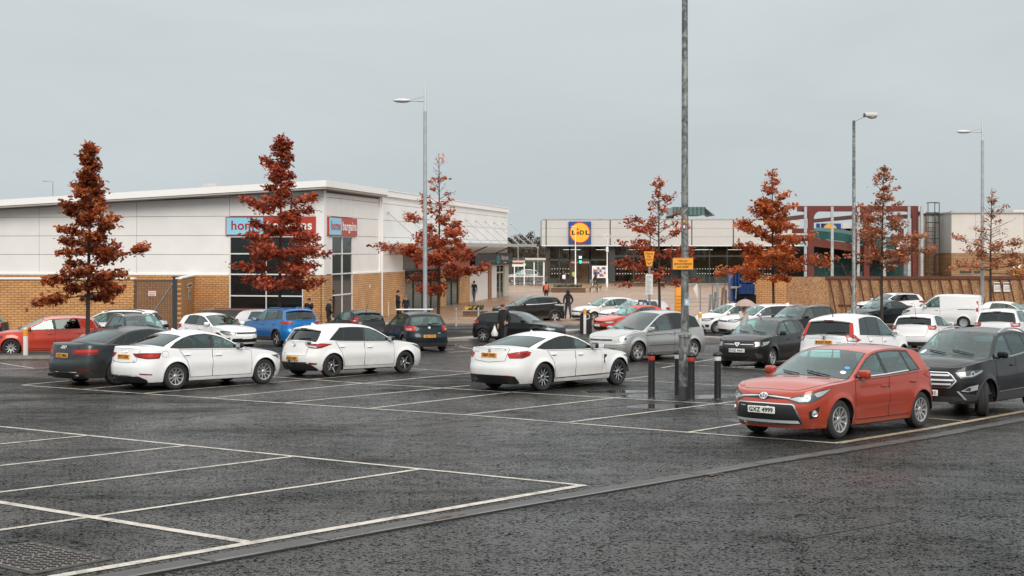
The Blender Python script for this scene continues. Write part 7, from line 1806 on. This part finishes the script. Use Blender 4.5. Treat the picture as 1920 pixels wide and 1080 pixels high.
r = empty('barrier_sign', (xat(886, 84.8), 84.8, ZP+.1)); tag(r, 'yellow board lying on the low planter by the store', 'board'); mb = MB(); mb.rbox(-.5, .5, -.03, .03, .22, .48, mat('board_yellow', (.62, .33, .05), .5, var=.4), .02, None, 1); mb.build('panel', r); mb = MB(); mb.box(-.4, -.34, -.03, .03, .1, .22, UNDER); mb.box(.34, .4, -.03, .03, .1, .22, UNDER); mb.build('foot', r)
# trolleys
def make_trolley():
    r = empty('shopping_trolley'); W_ = mat('trolley_wire', (.30, .29, .28), .4, .7); mb = MB()
    A, B, Cc, D = [(-.25, -.42, 1.0), (.25, -.42, 1.0), (.22, .42, .95), (-.22, .42, .95)], [], [], []
    lo = [(-.2, -.28, .55), (.2, -.28, .55), (.17, .38, .62), (-.17, .38, .62)]
    for q in (A, lo): mb.tube([Vector(v) for v in q+q[:1]], .012, W_, 4, None, False)
    for e in range(4):
        a0, a1, b0, b1 = Vector(A[e]), Vector(A[(e+1) % 4]), Vector(lo[e]), Vector(lo[(e+1) % 4])
        for k in range(9): t = k/8; mb.tube([a0.lerp(a1, t), b0.lerp(b1, t)], .006, W_, 3, None, False)
        for t in (.33, .66): mb.tube([a0.lerp(b0, t), a1.lerp(b1, t)], .006, W_, 3, None, False)
    for k in range(7): t = k/6; mb.tube([Vector(lo[0]).lerp(Vector(lo[1]), t), Vector(lo[3]).lerp(Vector(lo[2]), t)], .006, W_, 3, None, False)
    mb.build('basket', r)
    mb = MB()
    for sx in (-1, 1): mb.tube([(sx*.25, -.42, 1.0), (sx*.25, -.40, .3), (sx*.24, -.3, .13), (sx*.2, .4, .16)], .016, W_, 5); mb.tube([(sx*.2, .36, .16), (sx*.17, .3, .6)], .012, W_, 5)
    mb.build('frame', r); mb = MB(); mb.tube([(-.26, -.46, 1.03), (.26, -.46, 1.03)], .02, mat('trolley_handle', (.30, .05, .03), .5), 8); mb.build('handle', r)
    for sx in (-1, 1):
        for y in (-.3, .38): mb = MB(); mb.lathe([(.03, -.015), (.06, -.015), (.06, .015), (.03, .015)], TYRE, 10, Matrix.Translation((sx*.2, y, .06)) @ Matrix.Rotation(R(90), 4, 'Y')); mb.build('wheel', r)
    return r
tr0 = make_trolley(); first = True
def put_trolley(x, y, z, rz, lab, grp):
    global first
    o = tr0 if first else copy_tree(tr0); first = False; o.location = (x, y, z); o.rotation_euler = (0, 0, R(rz)); tag(o, lab, 'shopping trolley', grp)
for k in range(17): put_trolley(xat(388, 71.2)+k*.155, 71.2-.02*k, G(75)+.16, 90, 'wire shopping trolley nested in the long row under the store window', 'trolleys nested under the store window')
sh = empty('trolley_shelter', (xat(946, 158), 158, ZP)); tag(sh, 'glazed trolley shelter with pale frame between the store and the supermarket', 'shelter')
wS = xat(1020, 158)-xat(946, 158); mb = MB(); zt_ = zat(492, 158)-ZP
for k in range(5): mb.box(wS*k/4-.06, wS*k/4+.06, -.06, .06, 0, zt_, CLADS); mb.box(wS*k/4-.06, wS*k/4+.06, 2.9, 3.0, 0, zt_+.2, CLADS)
mb.build('post', sh); mb = MB(); mb.box(-.4, wS*.52, -.3, 3.2, zt_, zt_+.2, CREAM); mb.box(wS*.52+.02, wS+.2, -.3, 3.2, zt_+.28, zt_+.5, CREAM); mb.build('roof', sh)
mb = MB(); mb.box(0, wS, 2.94, 2.97, .3, zt_, glassmat('shelter_glass', (.82, .86, .85), .8, .06)); mb.build('glass', sh); mb = MB(); mb.box(0, wS, -.03, .03, 1.0, 1.08, CLADS); mb.box(0, wS*.5, -.03, .03, 2.2, 2.5, CLADS); mb.rbox(1.0, 2.2, -.1, -.04, 2.55, 2.95, mat('sign_red', (0, 0, 0)), .05); mb.box(.1, .9, -.08, -.03, 1.4, 3.0, DFR); mb.build('rail', sh)
for k in range(9): put_trolley(xat(952, 158)+k*.42, 159.2, ZP, 90+8*(k % 3), 'wire shopping trolley stored in the glazed shelter', 'trolleys stored in the glazed shelter')
for k in range(3): put_trolley(xat(1002, 155)+k*.55, 155.5+.4*k, ZP, 60+30*k, 'wire shopping trolley standing loose right of the glazed shelter', 'trolleys standing loose by the shelter')
c_ = copy_tree(BUILT[id(SMAX_S)]); tag(c_, 'silver car added behind the trolley shelter for one reflected in its glass', 'car', FAR); place_car(c_, xat(980, 171), 171, 185); c_.location.z = ZP  # added car stands in for a reflection in the shelter glass
# site fence, plant and barrier beside the supermarket
Yf = 86; r = ground_empty('site_railing', 1325, Yf); tag(r, 'grey pipe railing closing off the work area in front of the supermarket', 'railing'); mb = MB(); xa, xb = xat(1290, Yf)-xat(1325, Yf), xat(1405, Yf)-xat(1325, Yf); zA, zB = zat(533, Yf)-G(Yf), zat(560, Yf)-G(Yf)
for z in (zA, zB): mb.tube([(xa, 0, z), (xb, 0, z)], .03, GALV, 6)
mb.build('rail', r)
for k in range(6): mb = MB(); x = xa+(xb-xa)*k/5; mb.tube([(x, 0, 0), (x, 0, zA)], .035, GALV, 6); mb.build('post', r)
r = ground_empty('plastic_barrier', 1278, 84); tag(r, 'orange plastic barrier with a white hood behind the tall steel pole', 'barrier'); z1 = zat(537, 84)-G(84); mb = MB(); mb.rbox(-.42, .42, -.2, .2, .35, z1, ORNG, .06)
for k in range(5): mb.box(-.36, .36, -.22, -.2, .5+k*.22, .55+k*.22, mat('orange_dark', (.5, .17, .02), .5))
mb.build('panel', r); mb = MB(); mb.add([(-.5, -.3, z1), (.95, -.3, z1+.22), (1.0, .3, z1+.2), (-.5, .3, z1), (1.0, -.2, z1-.8), (.7, -.2, z1-.1)], [(0, 1, 2, 3), (1, 4, 5)], CLADS); mb.build('hood', r); mb = MB(); mb.rbox(-.45, .45, -.25, .25, 0, .35, UNDER, .04); mb.build('foot', r)
def plant():
    Y = 84.5; x0 = xat(1372, Y); r = empty('waste_compactor', (x0, Y, G(Y))); tag(r, 'blue waste compactor with dark arms parked behind the pink umbrella', 'machine'); BL = mat('machine_blue', (.012, .08, .30), .4, .1, .4, var=.2); w_ = xat(1416, Y)-x0; z = lambda py: zat(py, Y)-G(Y)
    mb = MB(); mb.rbox(.45, w_, 0, 1.8, z(552), z(531), BL, .08); mb.rbox(.6, w_-.1, -.1, 1.5, z(531), z(524), BL, .06)
    for k in range(5): mb.box(.6+k*.2, .66+k*.2, -.04, .0, z(550), z(533), BL)
    mb.build('hopper', r); mb = MB()
    for k in range(3): mb.rbox(.02+k*.2, .16+k*.2, .2, 1.6, z(566), z(510+2*k), BL, .03)
    mb.rbox(-.02, .75, .3, 1.2, z(515), z(508), BL, .04); mb.rbox(.0, .62, .25, .9, z(530), z(527), DFR, .02); mb.rbox(.0, .62, .25, .9, z(545), z(542), DFR, .02); mb.build('mast', r)
    mb = MB(); mb.tube([(.2, .1, z(512)), (1.0, 0, z(508)), (1.5, .1, z(522))], .06, DFR, 6); mb.tube([(.25, 0, z(560)), (.3, 0, z(540)), (.6, 0, z(536))], .05, STEEL, 6); mb.rbox(-.05, .35, -.05, .1, z(541), z(537), CREAM, .02); mb.build('arm', r)
    mb = MB(); mb.rbox(.4, w_+.1, .1, 1.7, .1, z(552), UNDER, .1)
    mb.build('chassis', r)
    for k in range(2): mb = MB(); mb.lathe([(.15, -.12), (.34, -.12), (.36, 0), (.34, .12), (.15, .12)], TYRE, 16, Matrix.Translation((.75+k*.85, .05, .36)) @ Matrix.Rotation(R(90), 4, 'X')); mb.build('wheel', r)
plant()
mb = MB(); random.seed(21); 
for k in range(9):
    Yq = 88+k*.7; r_ = ground_empty('site_post', 1330+k*7.5, Yq); tag(r_, 'weathered post stacked in the fenced work area', 'post', 'posts in the work area'); h = random.uniform(1.2, 2.3); m2 = MB(); m2.tube([(0, 0, 0), (random.uniform(-.2, .2), 0, h)], .09, random.choice([TIMB, GALV, STEEL]), 7); m2.build('post', r_); m2 = MB(); m2.rbox(-.16, .16, -.16, .16, 0, .1, UNDER, .02); m2.build('foot', r_)
# roof bar on the teal hatchback
g0 = BUILT[id(GOLFR_S)]; sG = Surf(GOLFR_S); mb = MB(); v = sG.top(2.35, 0); mb.rbox(v.x-.07, v.x+.07, -.78, .78, v.z+.06, v.z+.115, mat('bar_white', (.75, .75, .75), .4), .025); rb = mb.build('roof_bar', g0)
for sy in (-.6, .6): mb = MB(); mb.rbox(v.x-.05, v.x+.05, sy-.05, sy+.05, v.z-.06, v.z+.06, TRIM, .02); mb.build('bar_foot', rb)
# drain grate in the far kerb, litter
# ------------------------------------------------------------------ people
SKIN = mat('skin', (.42, .22, .15), .55); SHOE = mat('shoe_black', (.015, .015, .016), .5)
CL = {}
def cloth(name, c): return mat('cloth_'+name, c, .85, var=.2, vscale=12)
COAT = cloth('black_coat', (.014, .014, .015)); NAVY = cloth('navy', (.014, .02, .04)); JEAN = cloth('jeans', (.03, .045, .075)); CHAR = cloth('charcoal', (.025, .025, .027)); BROWN = cloth('brown', (.06, .022, .018)); GREYC = cloth('grey', (.10, .10, .105)); PALE = cloth('pale', (.55, .50, .48)); ORB = cloth('orange', (.55, .14, .05)); BURG = cloth('burgundy', (.12, .02, .02))
def person(label, x, y, z, face, H, top, legs, stride=.0, arms=('down', 'down'), headtilt=.0, lean=.0, bulk=1.0, coat=.86, hair=None, hood=None, cap=None, skin=SKIN, group='people walking and standing around the shops'):
    """face: heading in degrees the person looks along; the body is one skin grown round a jointed skeleton"""
    k = H/1.75; V = []; E = []; Rd = []; T = []
    def j(p, r, par, tg):
        V.append(Vector(p)*k); Rd.append(r*k*(bulk if tg == 't' else 1)); T.append(tg)
        if par is not None: E.append((par, len(V)-1))
        return len(V)-1
    # local +X forward, +Y left
    lz = math.sin(lean); pel = j((0, 0, .93), .135, None, 'l' if coat > .95 else 't'); sp_ = j((.06*lz*2, 0, 1.12), .135, pel, 't'); ch = j((.16*lz*2, 0, 1.33), .155, sp_, 't'); nk = j((.22*lz*2+.005, 0, 1.485), .058, ch, 't' if not hair else 's')
    hx = .25*lz*2+.02+.06*headtilt; hd = j((hx, 0, 1.60), .088, nk, 's'); tp = j((hx-.01, 0, 1.69-.01*headtilt), .075, hd, 's'); j((hx+.095, 0, 1.595-.03*headtilt), .016, hd, 's'); j((hx+.06, 0, 1.545-.03*headtilt), .035, hd, 's')
    for s_, am in ((1, arms[0]), (-1, arms[1])):
        sh_ = j((.16*lz*2, s_*.185, 1.40), .072, ch, 't')
        bx = .16*lz*2
        P = {'down': [(bx-.02, s_*.245, 1.13), (bx+.04, s_*.25, .89), (bx+.06, s_*.245, .80)], 'fwd': [(bx+.05, s_*.25, 1.14), (bx+.26, s_*.20, 1.05), (bx+.35, s_*.18, 1.05)], 'back': [(bx-.14, s_*.24, 1.15), (bx-.16, s_*.24, .92), (bx-.14, s_*.24, .83)],
             'pocket': [(bx-.06, s_*.28, 1.14), (bx+.07, s_*.24, .96), (bx+.12, s_*.2, .93)], 'face': [(bx+.12, s_*.24, 1.2), (bx+.17, s_*.08, 1.42), (bx+.13, s_*.04, 1.5)], 'up': [(bx+.12, s_*.26, 1.18), (bx+.22, s_*.16, 1.36), (bx+.24, s_*.14, 1.45)], 'swing': [(bx+.10, s_*.25, 1.15), (bx+.24, s_*.23, .97), (bx+.29, s_*.22, .90)]}[am]
        el = j(P[0], .055, sh_, 't'); wr_ = j(P[1], .040, el, 't'); pm = j(P[2], .036, wr_, 's')
        d = (Vector(P[2])-Vector(P[1])).normalized(); sd = d.cross(Vector((0, s_, 0))); sd = sd.normalized() if sd.length > .1 else Vector((1, 0, 0))
        for q, (o, ln) in enumerate(((-.024, .075), (-.008, .085), (.008, .08), (.024, .065))):
            b_ = Vector(P[2])+d*.035+sd*o; m_ = j(b_+d*ln*.45, .0085, pm, 's'); j(b_+d*ln*.85+Vector((0, -s_*.018, 0)), .007, m_, 's')
        th = j(Vector(P[2])+d*.01+sd*.04, .0095, pm, 's'); j(Vector(P[2])+d*.045+sd*.055, .0085, th, 's')
        ph = stride*s_
        hip = j((0, s_*.095, .86), .105, pel, 'l'); kn = j((.22*ph+.03*abs(stride), s_*.10, .49), .066, hip, 'l'); an = j((.40*ph-(.08*abs(stride) if ph < 0 else 0), s_*.10, .10+(.06*abs(stride) if ph < 0 else 0)), .044, kn, 'l')
        to = V[an]/k; j((to.x+.05, to.y, to.z-.05), .042, an, 'h'); j((to.x+.17, to.y+s_*.02, max(.035, to.z-.062)), .034, len(V)-1, 'h')
    me = bpy.data.meshes.new('person'); me.from_pydata(V, E, [])
    o = bpy.data.objects.new('person', me); COL.objects.link(o)
    md = o.modifiers.new('skin', 'SKIN'); md.use_smooth_shade = True
    for i, sv in enumerate(me.skin_vertices[0].data): sv.radius = (Rd[i], Rd[i]*(.78 if T[i] == 't' and i < 4 else 1)); sv.use_root = (i == 0)
    # torso wider than deep: radius x across
    ss = o.modifiers.new('sub', 'SUBSURF'); ss.levels = 1; ss.render_levels = 1
    dg = bpy.context.evaluated_depsgraph_get(); dg.update(); m2 = bpy.data.meshes.new_from_object(o.evaluated_get(dg)); bpy.data.objects.remove(o); m2.name = 'person'
    m2.materials.clear()
    for m_ in (top, legs, skin, SHOE): m2.materials.append(m_)
    segs = [(V[a], V[b], T[b]) for a, b in E]; ix = {'t': 0, 'l': 1, 's': 2, 'h': 3}
    for p in m2.polygons:
        c = p.center; best = None
        for a, b, tg in segs:
            ab = b-a; t = max(0, min(1, (c-a).dot(ab)/max(1e-9, ab.length_squared))); d = (c-(a+ab*t)).length
            if best is None or d < best[0]: best = (d, tg)
        tg = best[1]
        if tg == 'l' and c.z > coat*k: tg = 't'
        if tg == 't' and c.z < coat*k and abs(c.y) < .2*k: tg = 'l'
        p.material_index = ix[tg]; p.use_smooth = True
    r = bpy.data.objects.new('person', m2); COL.objects.link(r); r.location = (x, y, z); r.rotation_euler = (0, 0, R(face)); tag(r, label, 'person', group)
    hc = Vector((hx, 0, 1.63))*k
    mb = MB()
    for s_ in (1, -1): mb.ell(hc+Vector((.082, s_*.034, .0))*k, (.008*k, .012*k, .008*k), INK, None, 6)
    mb.ell(hc+Vector((.078, 0, -.078))*k, (.008*k, .026*k, .007*k), mat('lips', (.25, .08, .06), .5), None, 6); mb.build('face_features', r)
    mb = MB()
    for s_ in (1, -1): mb.ell(hc+Vector((-.005, s_*.09, -.02))*k, (.022*k, .012*k, .034*k), skin, None, 8)
    mb.build('ears', r)
    if hair: mb = MB(); mb.ell(hc+Vector((-.025, 0, .03))*k, (.105*k, .098*k, .105*k), hair, None, 14); mb.build('hair', r)
    if hood: mb = MB(); mb.ell(hc+Vector((-.035, 0, .0))*k, (.115*k, .125*k, .155*k), hood, None, 14); mb.ell(hc+Vector((-.06, 0, -.15))*k, (.12*k, .16*k, .08*k), hood, None, 12); mb.build('hood', r)
    if cap: mb = MB(); mb.ell(hc+Vector((.0, 0, .065))*k, (.125*k, .105*k, .055*k), cap, None, 14); mb.ell(hc+Vector((.09, 0, .045))*k, (.07*k, .085*k, .014*k), cap, None, 12); mb.build('flat_cap' if cap is BURG else 'hat', r)
    return r
HAIRD = cloth('dark_hair', (.02, .014, .012)); HAIRB = cloth('fair_hair', (.20, .13, .07)); FUR = cloth('fur', (.16, .09, .05))
zg = G(200)
y = 57.4; person('man in a brown flat cap walking with a white bag by the black hatchback', xat(945, y), y, G(y), 240, 1.79, COAT, CHAR, .35, ('pocket', 'down'), 1.2, .06, 1.38, .80, cap=BURG)
b = empty('carrier_bag', (xat(927.5, 57.1), 57.1, G(57)+.42)); tag(b, 'white plastic carrier bag in the hand of the man in the flat cap', 'bag'); mb = MB(); mb.tube([(0, 0, .42), (0, 0, .30), (0, 0, .12), (0, 0, 0)], [.02, .07, .15, .13], WBND, 10); mb.build('sack', b); mb = MB(); mb.tube([(-.04, 0, .38), (0, 0, .5), (.04, 0, .38)], .01, WBND, 5); mb.build('handle', b)
y = 72.3; person('woman in a dark coat with fur trimmed hood leaning by the brick pillar', xat(580, y), y, zg, 262, 1.70, COAT, CHAR, .0, ('face', 'pocket'), .3, .02, 1.1, .8, hair=HAIRD)
b = None
y = 71.0; person('man in a grey woollen hat and black coat turned towards the store window', xat(616, y), y, zg, 30, 1.72, COAT, CHAR, .15, ('pocket', 'pocket'), 1.0, .12, 1.22, .8, cap=GREYC)
y = 80.5; person('woman dressed in black with long dark hair standing against the brick wall', xat(746, y), y, zg+.12, -15, 1.76, COAT, COAT, .0, ('down', 'fwd'), .2, .0, 1.1, .6, hair=HAIRD)
y = 80.0; person('fair haired boy in a navy jacket beside the woman in black', xat(761, y), y, zg+.12, 250, 1.48, NAVY, JEAN, .0, ('down', 'down'), .2, .0, 1.1, .84, hair=HAIRB)
y = 108; person('shopper in a black top and grey jeans walking past the white shop panel', xat(889, y), y, zg+.12, 250, 1.68, COAT, GREYC, .45, ('down', 'swing'), .2, .0, 1.0, .9, hair=HAIRD)
y = 107; bp_ = person('pedestrian in dark clothes wearing an orange rucksack, seen from behind', xat(1024, y), y, zg+.12, 95, 1.62, COAT, BURG, .3, ('down', 'down'), .0, .03, 1.2, .8, hair=HAIRD)
b = empty('rucksack', (xat(1024, y), y-.2, zg+.12+.95)); tag(b, 'orange rucksack on the back of the pedestrian in dark clothes', 'rucksack'); mb = MB(); mb.rbox(-.17, .17, -.14, .06, 0, .46, ORB, .07, None, 3); mb.build('pack', b); mb = MB(); mb.rbox(-.12, .12, -.19, -.12, .06, .24, ORB, .03); mb.build('pocket', b)
y = 81; person('youth in a black hooded top and blue jeans walking away past the black crossover', xat(1065, y), y, zg+.1, 100, 1.78, COAT, JEAN, .5, ('pocket', 'pocket'), .2, .0, 1.08, .92, hood=COAT)
y = 143; person('pedestrian in a brown hooded coat striding past the poster board', xat(1117, y), y, ZP, 190, 1.78, BROWN, CHAR, .8, ('down', 'swing'), .8, .05, 1.15, .82, hood=BROWN)
b = empty('shopping_bag', (xat(1108.5, 143), 142.9, ZP+.55)); tag(b, 'teal and white shopping bag carried by the pedestrian in brown', 'bag'); mb = MB(); mb.rbox(-.17, .17, -.06, .06, 0, .38, mat('bag_teal', (.10, .22, .24), .6), .03); mb.build('sack', b); mb = MB(); mb.tube([(-.1, 0, .37), (0, 0, .52), (.1, 0, .37)], .012, CLADS, 5); mb.build('handle', b)
y = 163.4; person('shopper in black carrying a white bag along the glass front', xat(1056, y), y, ZP, 10, 1.66, COAT, COAT, .5, ('down', 'down'), .2, .0, 1.1, .8, hair=HAIRD)
b = empty('shopping_bag', (xat(1057, y), y-.35, ZP+.6)); tag(b, 'white shopping bag beside the shopper at the glass front', 'bag'); mb = MB(); mb.rbox(-.2, .2, -.1, .1, 0, .5, CLADS, .05); mb.build('sack', b); mb = MB(); mb.tube([(-.1, 0, .49), (0, 0, .66), (.1, 0, .49)], .012, CLADS, 5); mb.build('handle', b)
y = 165; person('shopper in a yellow top at the supermarket entrance', xat(1076, y), y, ZP, 270, 1.66, cloth('lime', (.45, .48, .12)), CHAR, .1, ('down', 'fwd'), .2, .0, 1.1, .86, hair=HAIRD)
y = 58.5; um = person('woman in a pale jacket holding a pink umbrella behind the black hatchback', xat(1394, y), y, G(y), 300, 1.68, PALE, NAVY, .1, ('down', 'up'), .3, .05, 1.1, .86, hair=HAIRB)
u = empty('umbrella', (xat(1397, y), y-.05, G(y))); tag(u, 'translucent pale pink umbrella held by the woman in the pale jacket', 'umbrella')
m, nt, out = newmat('umbrella_film'); d_ = N(nt, 'ShaderNodeBsdfDiffuse'); d_.inputs[0].default_value = (.62, .46, .42, 1); t_ = N(nt, 'ShaderNodeBsdfTranslucent'); t_.inputs[0].default_value = (.7, .52, .48, 1); g_ = N(nt, 'ShaderNodeMixShader', ins={0: .45}); nt.links.new(d_.outputs[0], g_.inputs[1]); nt.links.new(t_.outputs[0], g_.inputs[2]); nt.links.new(g_.outputs[0], out.inputs[0])
zc = zat(561, y)-G(y); mb = MB(); vs = []; fs = []; nr, ns = 6, 32
for i in range(nr+1):
    for q in range(ns):
        a = 2*math.pi*q/ns; rr_ = .50*i/nr; sc_ = 1-.05*(i/nr)*abs(math.sin(a*4)); vs.append((rr_*sc_*math.cos(a), rr_*sc_*math.sin(a), zc-.30*(i/nr)**2+.02*(i/nr)*abs(math.cos(a*4))))
for i in range(nr):
    for q in range(ns): fs.append((i*ns+q, i*ns+(q+1) % ns, (i+1)*ns+(q+1) % ns, (i+1)*ns+q))
mb.add(vs, fs, m, True); mb.build('canopy', u); mb = MB(); mb.tube([(0, 0, zc+.06), (.0, 0, 1.2)], .009, STEEL, 6); mb.build('shaft', u); mb = MB()
for q in range(8): a = 2*math.pi*q/8; mb.tube([(0, 0, zc-.005), (.25*math.cos(a), .25*math.sin(a), zc-.075), (.485*math.cos(a), .485*math.sin(a), zc-.29)], .004, STEEL, 4)
mb.build('rib', u)
